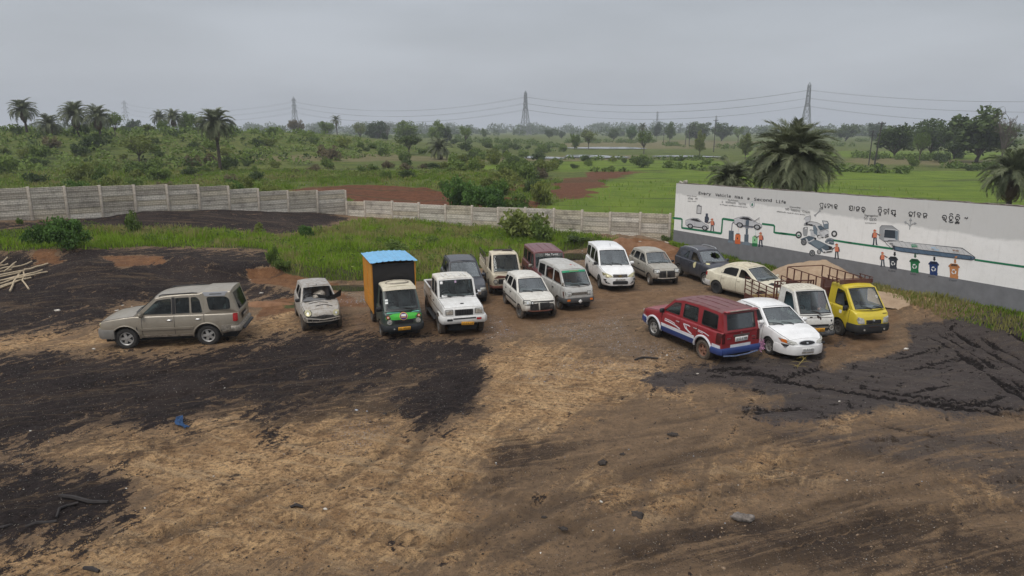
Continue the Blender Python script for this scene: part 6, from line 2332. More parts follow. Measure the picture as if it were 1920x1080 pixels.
# ---- shrubs
def bush_mesh(seed, leaf, n=900, low=.55, size=.085):
 g = np.random.default_rng(seed)
 cl = []
 for _ in range(16):
  d = rand_dirs(1, g)[0]; q = g.uniform(.2,.85)
  cl.append((d[0] * q, d[1] * q, .42 + d[2] * .42 * q * (1 if d[2] > 0 else .9), g.uniform(.22,.42)))
 V, F = cloud(cl, n / 16 / .10, size, g, .1,.35)
 V[:, 2] = np.where(V[:, 2] < -.05,-.05, V[:, 2])
 return np_mesh('shrub', V, F, M[leaf])
BUSH = {}
BUSH['leaf_creeper'] = [bush_mesh(81 + k, 'leaf_creeper', 3600,.3,.055) for k in range(2)]
for lf, sd in (('leaf_dark', 31),('leaf_mid', 41),('leaf_olive', 51),('leaf_bright', 61),('leaf_dry', 71)):
 BUSH[lf] = [bush_mesh(sd + k, lf) for k in range(2 if lf != 'leaf_dry' else 1)]
def bush(label, leaf, x, y, r, h, group=None, z=None, var=None, cat='shrub', name='shrub'):
 me_ = BUSH[leaf][(var if var is not None else random.randrange(len(BUSH[leaf])))]
 o = link_mesh(name, me_, None, (x, y, (gz(x, y) if z is None else z) - .05),(0,0, random.uniform(0,6.28)),(r, r * random.uniform(.85,1.15), h))
 o['kind'] = 'thing'
 return tag(o, label, cat, group)
def px_bush(label, leaf, px, top, base, hw, Y, group=None, var=None):
 p = at_depth(px, base, Y); z = gz(p.x, Y)
 r = hw / FPX * (Y * CP + CAM_H * SP)
 h = max(.3, at_depth(px, top, Y).z - z)
 return bush(label, leaf, p.x, Y, r, h / .95, group, z, var)
# the ones that can be told apart
px_bush('dense dark creeper-covered bush in front of the left wall', 'leaf_creeper', 126,398,466,46,33.6, var=0)
px_bush('creeper mound touching the left side of the dense bush', 'leaf_creeper', 74,416,470,28,34.0, var=1)
px_bush('grey-green shrub on black granules against the left wall', 'leaf_mid', 254,392,428,24,39.5, var=0)
px_bush('tiny shrub at the foot of the leftmost wall bay', 'leaf_mid', 37,405,420,7,39.0)
px_bush('leafy weed at the cut bank, left of the crushed silver hatchback', 'leaf_mid', 515,458,512,14,34.4)
px_bush('second leafy weed at the cut bank, nearer the yard', 'leaf_mid', 530,480,514,20,34.0)
px_bush('broad-leaved weed clump in the grass below the low end of the wall', 'leaf_creeper', 574,418,452,18,43)
px_bush('yellow-green weed left of the broad-leaved clump', 'leaf_olive', 485,414,440,12,43.5)
px_bush('weed against the first low wall bay', 'leaf_mid', 697,405,424,11,51)
px_bush('tall bush growing up over the middle of the low wall', 'leaf_olive', 975,388,458,56,45.5, var=0)
px_bush('ragged dark bush right of the tall bush at the wall', 'leaf_mid', 1014,402,468,34,44.2, var=1)
px_bush('low dark reed clump by the puddle behind the maroon jeep', 'leaf_dark', 1082,446,474,26,42.5)
px_bush('reed clump running right toward the bare earth', 'leaf_mid', 1120,446,466,26,44)
px_bush('small dark bush in the corner where both walls meet', 'leaf_dark', 1248,438,458,12,45.2)
px_bush('weed patch in the middle of the rough grass', 'leaf_mid', 808,440,458,16,42)
px_bush('weed patch in front of the first weed patch, toward the orange truck', 'leaf_mid', 745,448,474,30,39.5)
px_bush('glossy dark bush heaped over red soil behind the low wall', 'leaf_creeper', 872,328,376,46,61, var=1)
px_bush('wide leafy bush right of the glossy dark bush', 'leaf_creeper', 925,344,378,36,60)
px_bush('brown-tinged bush standing up in the field, centre left', 'leaf_dry', 617,268,302,22,125)
px_bush('dark bush clump on the left ridge flank', 'leaf_dark', 182,246,296,26,112)
px_bush('shrub at the left rim of the red track', 'leaf_olive', 1018,335,372,26,66)
# the rest of the scrub
GS = 'scrub bushes beyond the precast wall'
SL = {'leaf_dark': 'dark green scrub bush', 'leaf_mid': 'mid green scrub bush', 'leaf_olive': 'yellow-green scrub bush', 'leaf_dry': 'dry brownish scrub bush', 'leaf_bright': 'fresh green scrub bush'}
rs = random.Random(77)
made = 0
def place_name(x, y):
 if y < 62: return 'close behind the tall wall' if x < -13 else 'close behind the low wall'
 if y < 85: return 'left of the red cut bank' if x < -16 else 'above the red cut bank'
 if x < -45: return 'on the ridge below the palms'
 if x < -15: return 'on the foot of the ridge' if y > 110 else 'near the lone trunked palm'
 if x < 18: return 'in the middle fields' if y < 150 else 'far off in the middle fields'
 return 'in the right-hand fields behind the mural wall'
def clear_of(X, Y):
 Z = ground_h(X, Y, False); px, py = proj_np(X, Y, Z)
 bad = poly_sdf(px, py, [(500,352),(560,342),(660,338),(780,345),(900,366),(1000,380),(980,392),(800,392),(640,400),(540,360)]) > -3
 bad |= poly_sdf(px, py, [(1000,392),(1030,352),(1100,322),(1210,316),(1990,330),(1990,460),(1262,440)]) > 0
 return ~bad & (px > -60) & (px < 1980) & (wall_side(X, Y) < -1)
for (n, x0, x1, y0, y1, r0, r1, lv) in ((60,-50,2,50,74,.6,1.5,('leaf_mid', 'leaf_olive', 'leaf_olive', 'leaf_bright')),(62,-75,14,72,112,.9,2.2,('leaf_mid', 'leaf_olive', 'leaf_dark', 'leaf_mid', 'leaf_dry')),
         (50,-115,-20,105,165,.9,2.0,('leaf_dark', 'leaf_mid', 'leaf_dark', 'leaf_olive')),(40,-10,34,95,165,.9,2.3,('leaf_mid', 'leaf_olive', 'leaf_dark')),
         (26,40,120,95,190,.9,2.6,('leaf_dark', 'leaf_mid')),(20,-20,20,165,260,1.5,3.2,('leaf_dark', 'leaf_mid'))):
 k = 0; tries = 0
 while k < n and tries < 900:
  tries += 1
  if tries % 60 == 1: bx_, by_ = np.array([rs.uniform(x0, x1) for _ in range(60)]), np.array([rs.uniform(y0, y1) for _ in range(60)]); ok_ = clear_of(bx_, by_)
  x, y = float(bx_[(tries - 1) % 60]), float(by_[(tries - 1) % 60])
  if not ok_[(tries - 1) % 60]: continue
  lf = rs.choice(lv); r = rs.uniform(r0, r1) * rs.uniform(.7,1.0)
  bush(SL[lf] + ', ' + ('small' if r < (r0 + r1) * .42 else 'large') + ', ' + place_name(x, y), lf, x, y, r, r * rs.uniform(.9,1.6), GS); k += 1; made += 1

# bund hedges across the paddies and the far wood: masses nobody could count
def mass(name, label, pts, leaf, per=1.0, size=.5):
 V = []; F = []; o_ = 0
 g = np.random.default_rng(5)
 Vc, Fc = cloud(np.array(pts), per, size, g, .1,.4)
 o = link_mesh(name, np_mesh(name, Vc, Fc, M[leaf]))
 return tag(o, label, kind='stuff')
hp = []
for (xa, ya, xb, yb, n, r0, r1) in ((850,272,1060,274,60,1.2,2.2),(1060,266,1240,266,55,1.0,2.2),(1240,270,1300,274,22,.8,1.8),(640,262,860,262,50,1.4,2.6),(900,283,1060,281,30,.5,.9),(1050,297,1330,297,40,.6,1.1),(1330,276,1600,272,50,1.0,2.0),
         (1560,262,1920,268,60,1.4,2.6),(1590,292,1760,298,34,.9,1.6),(1560,318,1700,322,30,.7,1.3),(1760,310,1930,316,30,.7,1.3),(1100,318,1180,318,14,.5,.9),(1250,310,1400,322,34,.6,1.2),(880,310,1050,312,30,.7,1.5),(450,268,660,264,50,1.3,2.4)):
 for k in range(n):
  t = rs.random(); q = G(xa + (xb - xa) * t, ya + (yb - ya) * t + rs.uniform(-1.6,1.6))
  r = rs.uniform(r0, r1); hp.append((q.x, q.y, gz(q.x, q.y) + r * .4, r))
mass('field_hedges', 'bushy bunds running across the far paddies', hp, 'leaf_mid', 26,.34)
def scatter(name, label, n, box, r0, r1, leaf, zmin, per, size, seed):
 g = np.random.default_rng(seed)
 X = g.uniform(box[0], box[1], n * 8); Y = g.uniform(box[2], box[3], n * 8)
 Z = ground_h(X, Y)
 k = clear_of(X, Y) & (Z > zmin)
 X, Y, Z = X[k][:n], Y[k][:n], Z[k][:n]
 r = r0 + (r1 - r0) * g.random(len(X)) ** 2
 mass(name, label, np.stack([X, Y, Z + r * .25, r],1), leaf, per, size)
scatter('ridge_scrub', 'dense scrub covering the left ridge', 1100,(-125,0,86,175),.35,1.4, 'leaf_mid', 1.6,34,.26,1)
scatter('ridge_scrub', 'darker scrub hollows on the left ridge', 130,(-125,-5,88,150),.5,1.5, 'leaf_dark', 1.6,34,.26,2)
scatter('ground_scrub', 'low olive scrub between the wall and the fields', 520,(-60,22,47,100),.25,.9, 'leaf_olive', -9,120,.12,3)
scatter('ground_scrub', 'low green scrub between the wall and the fields', 420,(-60,22,47,100),.25,.8, 'leaf_mid', -9,120,.12,4)
scatter('ground_scrub', 'dry brown weeds between the wall and the fields', 200,(-60,22,47,110),.2,.6, 'leaf_dry', -9,140,.10,5)
fp = []
for k in range(640):
 a = rs.uniform(-.95,.95); d = rs.uniform(620,1250)
 x, y = math.sin(a) * d * 1.1, math.cos(a) * d
 r = rs.uniform(4,10) * (d / 900)
 fp.append((x, y, r * .55 - .3, r))
mass('distant_woodland', 'far hazy belt of trees along the skyline', fp, 'leaf_dark', 2.0,1.5)

# ------------------------------------------------------------------ grass
def blades(P, h, w, g, lean=.5):
 """P (n,3) roots; bent blades of two segments"""
 n = len(P)
 az = g.uniform(0,2 * math.pi, n); ln = g.uniform(.1, lean, n)
 d = np.stack([np.cos(az), np.sin(az), np.zeros(n)],1)
 s = np.stack([-np.sin(az), np.cos(az), np.zeros(n)],1)
 a2 = g.uniform(0,2 * math.pi, n); s = np.stack([np.cos(a2), np.sin(a2), np.zeros(n)],1)
 hh = (h * g.uniform(.55,1.25, n))[:, None]; ww = (w * g.uniform(.7,1.3, n))[:, None]
 up = np.array([0,0,1.0])
 m = P + up * hh * .6 + d * hh * (ln * .35)[:, None]
 t = P + up * hh * .95 + d * hh * ln[:, None]
 V = np.stack([P - s * ww, P + s * ww, m + s * ww * .7, t, m - s * ww * .7],1).reshape(-1,3)
 i = np.arange(n)[:, None] * 5
 F = np.concatenate([i + np.array([[0,1,2]]), i + np.array([[0,2,4]]), i + np.array([[4,2,3]])])
 return V, F
def grass_patch(name, label, n, box, h, w, mats, cond, seed, clump=0.0):
 g = np.random.default_rng(seed)
 x = g.uniform(box[0], box[1], n); y = g.uniform(box[2], box[3], n)
 if clump:
  k = max(1, n // 9)
  cx, cy = g.uniform(box[0], box[1], k), g.uniform(box[2], box[3], k)
  i = g.integers(0, k, n)
  x = cx[i] + g.normal(0, clump, n); y = cy[i] + g.normal(0, clump, n)
 keep = cond(x, y, g)
 x, y = x[keep], y[keep]
 z = ground_h(x, y) - .03
 hv = h * (.2 + 1.3 * fbm(x, y, 1.8,4,77) ** 1.2)
 V, F = blades(np.stack([x, y, z],1), hv, w, g)
 me_ = np_mesh(name, V, F, [M[q] for q in mats])
 if len(mats) > 1:
  nb = len(x); tone = .6 * fbm(x, y, 4.5,3,88) + .4 * fbm(x, y, 1.1,3,89) + g.normal(0,.06, nb)
  mi = np.clip(((tone - .38) / .24 * len(mats)).astype(int),0, len(mats) - 1)
  me_.polygons.foreach_set('material_index', np.tile(mi, 3).astype(np.int32))
 return tag(link_mesh(name, me_), label, kind='stuff')
def yard_grass(x, y, g):
 z = zones(x, y)
 return (z['grass'] * (1 - .9 * z['black'] * (y > 37)) > g.uniform(.25,.75, len(x))) & (wall_side(x, y) > .2)
grass_patch('rough_grass', 'rank green grass between the yard and the precast wall', 190000,(-40,11,29,55),.46,.022,['grass_rank', 'grass_blade', 'grass_blade', 'grass_blade', 'grass_dry'], yard_grass, 3)
def mural_grass(x, y, g):
 u = (x - W0.x) * WD.x + (y - W0.y) * WD.y
 s = wall_side(x, y)
 lim = .8 + .9 * sstep(2,14, u) + 1.1 * (fbm(x, y, 1.7,3,5) - .5)
 return (s > .03) & (s < lim) & (u > .3) & (y < 45.5) & (g.random(len(x)) < .9)
grass_patch('wall_foot_grass', 'weedy grass strip along the foot of the mural wall', 130000,(8,25,15,46),.27,.020,['grass_rank', 'grass_blade', 'grass_rank', 'grass_dry'], mural_grass, 4)
def scrub_grass(x, y, g):
 ok = (wall_side(x, y) < -.6)
 f = far_zones(x, y, ground_h(x, y, False))
 return ok & (f['red'] < .4) & (g.random(len(x)) < np.where(f['paddy'] > .4,.04,.9))
grass_patch('scrub_grass', 'rough grass and weeds beyond the walls', 110000,(-62,48,44,100),.55,.032,['grass_rank', 'grass_rank', 'grass_blade', 'grass_dry'], scrub_grass, 6,.35)
g_ = np.random.default_rng(44)
wx_, wy_ = g_.uniform(-34,10,900), g_.uniform(30,54,900)
wk_ = (zones(wx_, wy_)['grass'] > .7) & (wall_side(wx_, wy_) > .4)
wx_, wy_ = wx_[wk_][:300], wy_[wk_][:300]
wr_ = .12 + .26 * g_.random(len(wx_)) ** 2
mass('weed_clumps', 'broad-leaved weeds scattered through the rough grass', np.stack([wx_, wy_, ground_h(wx_, wy_) + .28, wr_],1), 'leaf_mid', 420,.055)
# ------------------------------------------------------------------ pylons, wires, poles
M['galv'] = mat('galvanised_steel', (.20,.21,.22),.6,.3, var=.2)
M['wire'] = mat('power_wire', (.16,.165,.17),.6)
M['pole'] = mat('dark_pole', (.045,.042,.040),.85, var=.3)
def pylon_mesh(H, base, r, arms):
 b = MB()
 lv = [0,.16,.30,.42,.53,.63,.72,.80,.88,.95]
 hw = lambda t: base * (1 - t) ** 1.05 * .5 * (1 - .35 * t) + .45 if t < .55 else base * .5 * .30 * (1 - .55 * (t - .55) / .45) + .3
 c = [(-1,-1),(1,-1),(1,1),(-1,1)]
 for t0, t1 in zip(lv, lv[1:]):
  for k in range(4):
   p = lambda t, q: Vector((c[q][0] * hw(t), c[q][1] * hw(t), t * H))
   j = (k + 1) % 4
   b.tube(p(t0, k), p(t1, k), r, n=4, caps=False)
   b.tube(p(t0, k), p(t1, j), r * .6, n=4, caps=False); b.tube(p(t0, j), p(t1, k), r * .6, n=4, caps=False)
   b.tube(p(t1, k), p(t1, j), r * .6, n=4, caps=False)
 for k in range(4): b.tube((c[k][0] * hw(.95), c[k][1] * hw(.95),.95 * H),(0,0, H), r * .7, n=4, caps=False)
 tips = []
 for z, L in arms:
  for s in (-1,1):
   tip = Vector((s * L, 0, z * H))
   for yy in (-1,1):
    b.tube((s * hw(z), yy * hw(z), z * H), tip, r * .7, n=4, caps=False)
    b.tube((s * hw(z), yy * hw(z), z * H + H * .035), tip, r * .6, n=4, caps=False)
   b.tube(tip, tip - Vector((0,0,1.6)), r * .6, n=4)
   tips.append(tip - Vector((0,0,1.6)))
 return b.mesh('pylon', M['galv'], smooth=False), tips
ARMS = ((.62,4.6),(.76,4.2),(.90,3.8))
def pylon(label, px, top, base, Y, rz, bw_=9.0, r=.24):
 p = at_depth(px, base, Y)
 zg = gz(p.x, Y)
 H = at_depth(px, top, Y).z - zg
 k = H / 48.0
 arms = [(z, L * k) for z, L in ARMS]
 me_, tips = pylon_mesh(H, bw_ * k, r * max(1, k), arms)
 o = link_mesh('lattice_pylon', me_, None, (p.x, Y, zg),(0,0, rz)); o['kind'] = 'thing'
 tag(o, label, 'pylon')
 q = Matrix.Rotation(rz, 4, 'Z')
 return [Vector((p.x, Y, zg)) + (q @ t) for t in tips]
A_ = pylon('grey lattice pylon standing in the middle of the skyline', 985,170,253,640, R_(62), r=.26)
B_ = pylon('grey lattice pylon rising behind the great palm', 1508,154,262,520, R_(80), r=.24)
C_ = pylon('pale lattice pylon over the leafless spreading tree, left of the middle', 555,181,251,800, R_(55), r=.24)
D_ = pylon('faint hazy pylon between the left palms', 240,187,250,980, R_(30),10, r=.26)
for lab, px, top, base, Y in (('faint thin mast on the skyline above the upright tree', 1231,208,252,1100),('faintest stub of a mast right of the middle pylon', 1006,228,252,1300),('faint mast behind the trees left of the single pole', 1341,216,252,1150)):
 p = at_depth(px, base, Y)
 H = at_depth(px, top, Y).z - gz(p.x, Y)
 me_, _ = pylon_mesh(H, 5,.22,((.8,2.0),(.92,1.6)))
 o = link_mesh('lattice_mast', me_, None, (p.x, Y, gz(p.x, Y))); o['kind'] = 'thing'; tag(o, lab, 'mast')
def wire(a, b_, sag, r, label):
 pts = []
 for k in range(25):
  t = k / 24
  p = a.lerp(b_, t); p.z -= sag * 4 * t * (1 - t); pts.append(p)
 m = MB(); m.path(pts, r, 4)
 o = m.build('power_line', M['wire']); o['kind'] = 'thing'
 tag(o, label, 'power line', 'power lines slung between the pylons')
E_ = [at_depth(2300, y, 430) for y in (226,226,196,196,172,172)]
nm = ('lowest', 'lowest', 'middle', 'middle', 'highest', 'highest')
for i in range(6):
 wire(A_[i], B_[i],9,.075, nm[i] + ' power lines from the middle pylon to the right one')
 wire(C_[i], A_[i],11,.07, nm[i] + ' power lines from the middle pylon to the pale one')
 wire(D_[i], C_[i],10,.065, nm[i] + ' power lines from the pale pylon to the faint one')
 wire(B_[i], E_[i],7,.06, nm[i] + ' power lines from the right pylon out of view')
def pole(label, px, top, base, lean=0.0, arms=1, r=.12, Y=None):
 q = G(px, base) if Y is None else at_depth(px, base, Y)
 zg = gz(q.x, q.y); H = at_depth(px, top, q.y).z - zg
 t = thing('utility_pole', label, 'pole', (q.x, q.y, zg)); t['kind'] = 'thing'
 b = MB(); b.tube((0,0,-.5),(lean, 0, H), r * 1.25, r * .8,8); b.build('post', M['pole'], t)
 for k in range(arms):
  z = H - .35 - .7 * k
  b = MB(); b.box((lean * z / H, 0, z),(1.5,.12,.12)); b.build('crossarm', M['pole'], t)
  for x in (-.65,0,.65):
   b = MB(); b.lathe([(.05,0),(.08,.06),(.04,.12),(.07,.18),(0,.22)],8, axis='z'); b.build('insulator', M['galv'], t, loc=(lean + x, 0, z + .06))
pole('dark pole, nearer of the pair behind the mural wall', 1638,228,316,.55,1,.13)
pole('dark pole with brackets, shorter of the pair behind the mural wall', 1629,244,306,.12,2,.11)
pole('single dark pole in the paddies right of the middle', 1338,224,283,.1,1,.13)
pole('left pole of the far twin poles', 1285,231,270,.3,1,.14)
pole('right pole of the far twin poles', 1292,232,272,-.1,1,.14)
pole('thin pole left of the far twin poles', 1244,232,266,.1,1,.12)
# ------------------------------------------------------------------ the vehicles
def win(pts, r=.06, **k):
 d = dict(poly=round_poly(pts, r, 3)); d.update(k); return d

def place(px, py, sd, hd, S, ax=1):
 """stand the vehicle so that the tyre on side sd of axle ax touches the ground seen at px, py"""
 p = G(px, py)
 a = R_(hd)
 lx, ly = S['wheels'][ax], sd * (S['track'] / 2 + S['tw'] * .4)
 return (p.x - (lx * math.cos(a) - ly * math.sin(a)), p.y - (lx * math.sin(a) + ly * math.cos(a))), a

WHITE = (.66,.66,.64)

# ---- 1 champagne SUV, side on
def v_safari():
 P = paint('champagne_paint', (.285,.255,.205),.32,0,.3, metal=.25, seed=1)
 gp = paint('grey_roof_panel_paint', (.30,.31,.33),.4,0,.25, seed=2)
 S = dict(name='suv', label='champagne beige SUV standing side-on in the black granules, at the far left of the yard', cat='car', paint=P,
  deck=[(-2.36,1.13),(-2.2,1.13),(.95,1.13),(1.02,1.14),(1.5,1.09),(1.95,1.02),(2.1,.97),(2.19,.88),(2.22,.78)],
  plan=[(-2.36,.80),(-2.28,.86),(-1.9,.895),(0,.90),(1.5,.895),(1.95,.86),(2.1,.80),(2.19,.70),(2.22,.62)],
  bot=[(-2.36,.55),(-2.0,.46),(-1.8,.42),(1.7,.42),(1.95,.44),(2.22,.50)],
  wheels=(-1.32,1.33), wr=.37, tw=.235, track=1.52, arch=.455, rim='alloy5', rim_mat=M['alloy'],
  A=(1.0,1.14), B=(.32,1.70), roofpts=[(.0,1.77),(-.5,1.80),(-1.1,1.81),(-1.25,1.86)], C=(-2.14,1.86), D=(-2.36,1.13), zroof=1.82, yroof=.70,
  doors=[(-.27,.78),(-1.24,-.27)], hood=(1.03,2.08),
  windows=[win([(-.20,1.19),(.74,1.19),(.70,1.25),(.26,1.66),(-.20,1.71)]), win([(-.78,1.19),(-.33,1.19),(-.33,1.72),(-.78,1.73)],.03),
     win([(-1.20,1.19),(-.84,1.19),(-.84,1.73),(-1.02,1.73),(-1.12,1.62)],.05),
     win([(-2.12,1.28),(-1.42,1.26),(-1.34,1.72),(-1.98,1.72),(-2.10,1.62)],.08)],
  seats=[(.1,(.4,-.4)),(-.85,(.4,-.4)),(-1.6,(.4,-.4))], rpil=.10, rtop=.12, rbot=.10, glass=M['glass'], rear_glass=M['glass_dark'])
 loc, a = place(240,655,1,188.9, S)
 c = Car(S, loc, a)
 # raised grey rear roof box side
 c.side('roof_side_panel', [(-1.95,1.745),(-1.3,1.745),(-1.22,1.88),(-2.05,1.885)], gp, 1,.012,.03, upper=True)
 c.side('roof_side_panel', [(-1.95,1.745),(-1.3,1.745),(-1.22,1.88),(-2.05,1.885)], gp, -1,.012,.03, upper=True)
 for sd in (1,-1):
  c.side('roof_vent', rect2(-1.85,1.80,-1.45,1.825), M['black'], sd, .018,.02,1, upper=True)
  b = MB(); b.path([(.2, sd * .66,1.79),(.1, sd * .66,1.83),(-.9, sd * .66,1.87),(-1.05, sd * .66,1.85)],.02,6); b.build('roof_rail', M['black'], c.root)
  c.side('side_moulding', rect2(-.86,.66,.86,.73,.01), P, sd, .03,.03)
  c.side('sill_step', rect2(-.84,.40,.84,.47), M['bare'], sd, .03,.05)
  c.side('window_pillar', rect2(-.32,1.18,-.215,1.74), M['black'], sd, .004,.012, upper=True)
  c.side('fuel_flap' if sd == 1 else 'quarter_flap', rect2(-1.72,.86,-1.52,1.03,.03), P, sd, .006,.01)
  # flared arches
  for xw in S['wheels']:
   b = MB()
   pts = []
   for k in range(13):
    t = math.pi * (k / 12)
    x, z = xw + .47 * math.cos(t),.37 + .47 * math.sin(t)
    pts.append((x, sd * (c.sh.y(x, z) + .012), z))
   b.path(pts, .026,6); b.build('arch_flare', P, c.root)
  c.side('tail_lamp', rect2(-2.34,.86,-2.19,1.13,.03), M['lens_red'], sd, .02,.04)
  c.side('rear_bumper_end', rect2(-2.34,.50,-1.80,.74,.03), M['bare'], sd, .03,.05)
 c.handles((-.12,-1.05),.98, M['chrome'])
 c.bumper(.40,.72,.07,.55, mat('champagne_bumper_plastic', (.16,.15,.135),.55))
 c.bumper(.50,.70,.08,.25, M['bare'],-1, 'rear_bumper')
 b = MB(); b.rbox((-2.47,0,.55),(.14,1.35,.09),.03); b.build('rear_step', M['black'], c.root)
 c.headlamp(.44,.76,.74,.93, M['lens_yellow'],.04,.012)
 c.grille(-.40,.74,.40,.92,4)
 c.rear('tailgate_plate_recess', rect2(-.35,.80,.35,1.02,.02), M['black'],.004)
 c.plate(.92, '', M['bare'], end=-1, w=.5, h=.12)
 b = MB(); b.lathe([(.29,-.1),(.34,-.06),(.34,.06),(.29,.1),(.12,.11),(0,.11)],22)
 c.mirror(.78,1.20, P)
 b = MB(); b.box((.95,.86,.62),(.015,.10,.34)); b.box((-1.78,.86,.46),(.015,.10,.22)); b.build('mud_flap', M['black'], c.root)
 b = MB(); b.box((.95,-.86,.62),(.015,.10,.34)); b.box((-1.78,-.86,.46),(.015,.10,.22)); b.build('mud_flap', M['black'], c.root)
 c.wipers()

# ---- 2 crushed silver hatchback
def v_matiz():
 P = paint('battered_silver_paint', (.38,.36,.33),.5,.36,.95, mud=(.20,.16,.11), seed=3, metal=.1)
 S = dict(name='wrecked_car', label='smashed small silver hatchback with no windscreen, between beige SUV and blue-roofed truck', cat='car', paint=P,
  deck=[(-1.7,.95),(-1.5,.98),(.62,.98),(.8,.97),(1.3,.88),(1.55,.78),(1.68,.68),(1.74,.58)],
  plan=[(-1.7,.60),(-1.6,.68),(-1.2,.735),(.9,.74),(1.3,.72),(1.55,.66),(1.68,.58),(1.74,.50)],
  bot=[(-1.7,.38),(-1.4,.26),(1.2,.26),(1.5,.38),(1.74,.42)],
  wheels=(-1.16,1.18), wr=.28, tw=.165, track=1.30, arch=.34, tyre_mat=M['tyre_mud'], rim='steel', rim_mat=M['steel'],
  A=(.78,.97), B=(.22,1.40), roofpts=[(-.2,1.44),(-.8,1.43)], C=(-1.3,1.36), D=(-1.62,.96), zroof=1.42, yroof=.535,
  doors=[(-.25,.70),(-1.0,-.25)], floor=.35, hood=(.84,1.52),
  windows=[win([(-.18,1.02),(.64,1.01),(.22,1.34),(-.18,1.37)], open=(1,-1)), win([(-.95,1.05),(-.32,1.02),(-.32,1.37),(-.85,1.34)], open=(1,-1))],
  seats=[(-.05,(.33,-.33)),(-.8,(0,))], ws=False, ws_frame=None, crown=.05, ws_bulge=(.16,.07), roof_paint=paint('dented_silver_roof', (.34,.33,.31),.6,.3,.95, seed=9))
 loc, a = place(567,619,-1,-67.2, S)
 c = Car(S, loc, a)
 c.headlamp(.40,.64,.64,.84, M['lens_yellow'], round_=True, off=.02, bezel=M['black'], skip=(1,))
 c.headlamp(.37,.60,.61,.79, M['lens_yellow'], round_=True, off=.03, bezel=P, skip=(-1,))
 # torn front end: bent cross members, dark gap
 c.front('nose_gap', [(-.60,.38),(.60,.38),(.60,.66),(.30,.63),(.05,.665),(-.25,.62),(-.60,.65)], M['engine'],.014,.06,3)
 c.deckdecal('crease_shade', [(1.05,-.42),(1.10,-.40),(1.02,-.05),(1.14,.28),(1.09,.30),(.97,-.03)], M['engine'],.012)  # dark strips painting the shade of creases on the bonnet
 c.deckdecal('crease_shade', [(1.32,-.2),(1.36,-.18),(1.30,.12),(1.42,.40),(1.38,.42),(1.25,.13)], M['engine'],.012)
 b = MB()
 b.path([(1.80,.60,.56),(1.84,.3,.53),(1.86,0,.51),(1.84,-.3,.55),(1.76,-.62,.58)],.020,6)
 b.build('bent_bumper_bar', P, c.root)
 b = MB()
 b.path([(1.78,.6,.46),(1.83,.25,.43),(1.82,-.2,.42),(1.76,-.6,.45)],.016,6)
 for y in (-.4,-.15,.12,.35): b.tube((1.80, y, .44),(1.83, y + .02,.53),.011, n=5)
 b.build('bumper_lattice', M['bare'], c.root)
 # loose bumper skin lying through the windscreen
 b = MB()
 rows = []
 pts = [(.38,-.22,1.08),(.62,.02,1.08),(.80,.28,1.03),(.80,.56,1.03),(.70,.84,1.08)]
 wd = [.10,.12,.10,.17,.27]
 V = []
 for p, w_ in zip(pts, wd):
  V += [(p[0], p[1], p[2]),(p[0] + .04, p[1] + .03, p[2] + w_),(p[0] - .05, p[1] + .05, p[2] + w_ * .8),(p[0] - .06, p[1], p[2] - .03)]
 F = []
 for k in range(4):
  for i in range(4): F.append((4 * k + i, 4 * k + (i + 1) % 4,4 * k + 4 + (i + 1) % 4,4 * k + 4 + i))
 F += [(3,2,1,0),(16,17,18,19)]
 b.add(V, F)
 o = b.build('torn_bumper_skin', M['black'], c.root)
 b = MB(); b.rbox((.35,.05,1.10),(.5,.5,.22),.08, rot=Matrix.Rotation(.4,3, 'X')); b.build('scrap_panel', M['bare'], c.root)
 c.mirror(.60,1.02, M['black'], sides=(-1,), size=(.09,.17,.13))
 b = MB(); b.rbox((.86,-.05,1.005),(.10,1.0,.02),.01); b.build('cowl_grille', M['black'], c.root)
 c.handles((-.12,-.9),.82, P)
 b = MB(); b.tube((.28,0,1.47),(.22,0,1.53),.012, n=5); b.build('aerial_base', M['black'], c.root)

# ---- small truck cab shared spec
def truck_spec(P, **kw):
 S = dict(paint=P, cat='truck',
  deck=[(.30,1.06),(1.60,1.06),(1.68,1.05),(1.80,.98),(1.86,.86),(1.88,.70),(1.885,.52)],
  plan=[(.30,.735),(1.4,.735),(1.6,.73),(1.74,.70),(1.82,.66),(1.86,.62),(1.885,.60)],
  bot=[(.30,.36),(1.0,.36),(1.6,.36),(1.885,.38)],
  wheels=(-1.02,1.06), wr=.29, tw=.155, track=1.30, arch=.36, rim='steel', rim_mat=M['steel'], tyre_mat=M['tyre_mud'],
  A=(1.70,1.05), B=(1.18,1.74), roofpts=[(1.0,1.78),(.6,1.79)], C=(.34,1.77), D=(.31,1.06), zroof=1.76, yroof=.60,
  doors=[(.62,1.56)], floor=.5, rear_screen=False, hood=None, crown=.02,
  windows=[win([(.72,1.10),(1.54,1.10),(1.16,1.68),(.72,1.70)],.07)],
  seats=[(.72,(.33,-.33))], seat_z=.82, ws_bulge=(.10,.07), pil=.05, ws_top=.03, ws_bot=.03, ws_seal=.03)
 S.update(kw)
 return S

def chassis(c, xr, w=.7, m=None, z=.47, tail=True):
 b = MB()
 for sd in (1,-1): b.box(((xr + .9) / 2, sd * .36, z),(.9 - xr, .07,.12))
 for x in np.linspace(xr + .1,.7,4): b.box((x, 0, z),(.07,.72,.08))
 b.build('chassis', m or M['rust_dark'], c.root)
 for sd in (1,-1):
  b = MB()
  b.path([(-1.02 - .38, sd * .66,.30),(-1.02 - .28, sd * .66,.58),(-1.02, sd * .66,.66),(-1.02 + .28, sd * .66,.58),(-1.02 + .38, sd * .66,.40)],.02,5)
  b.build('mudguard', M['black'], c.root)

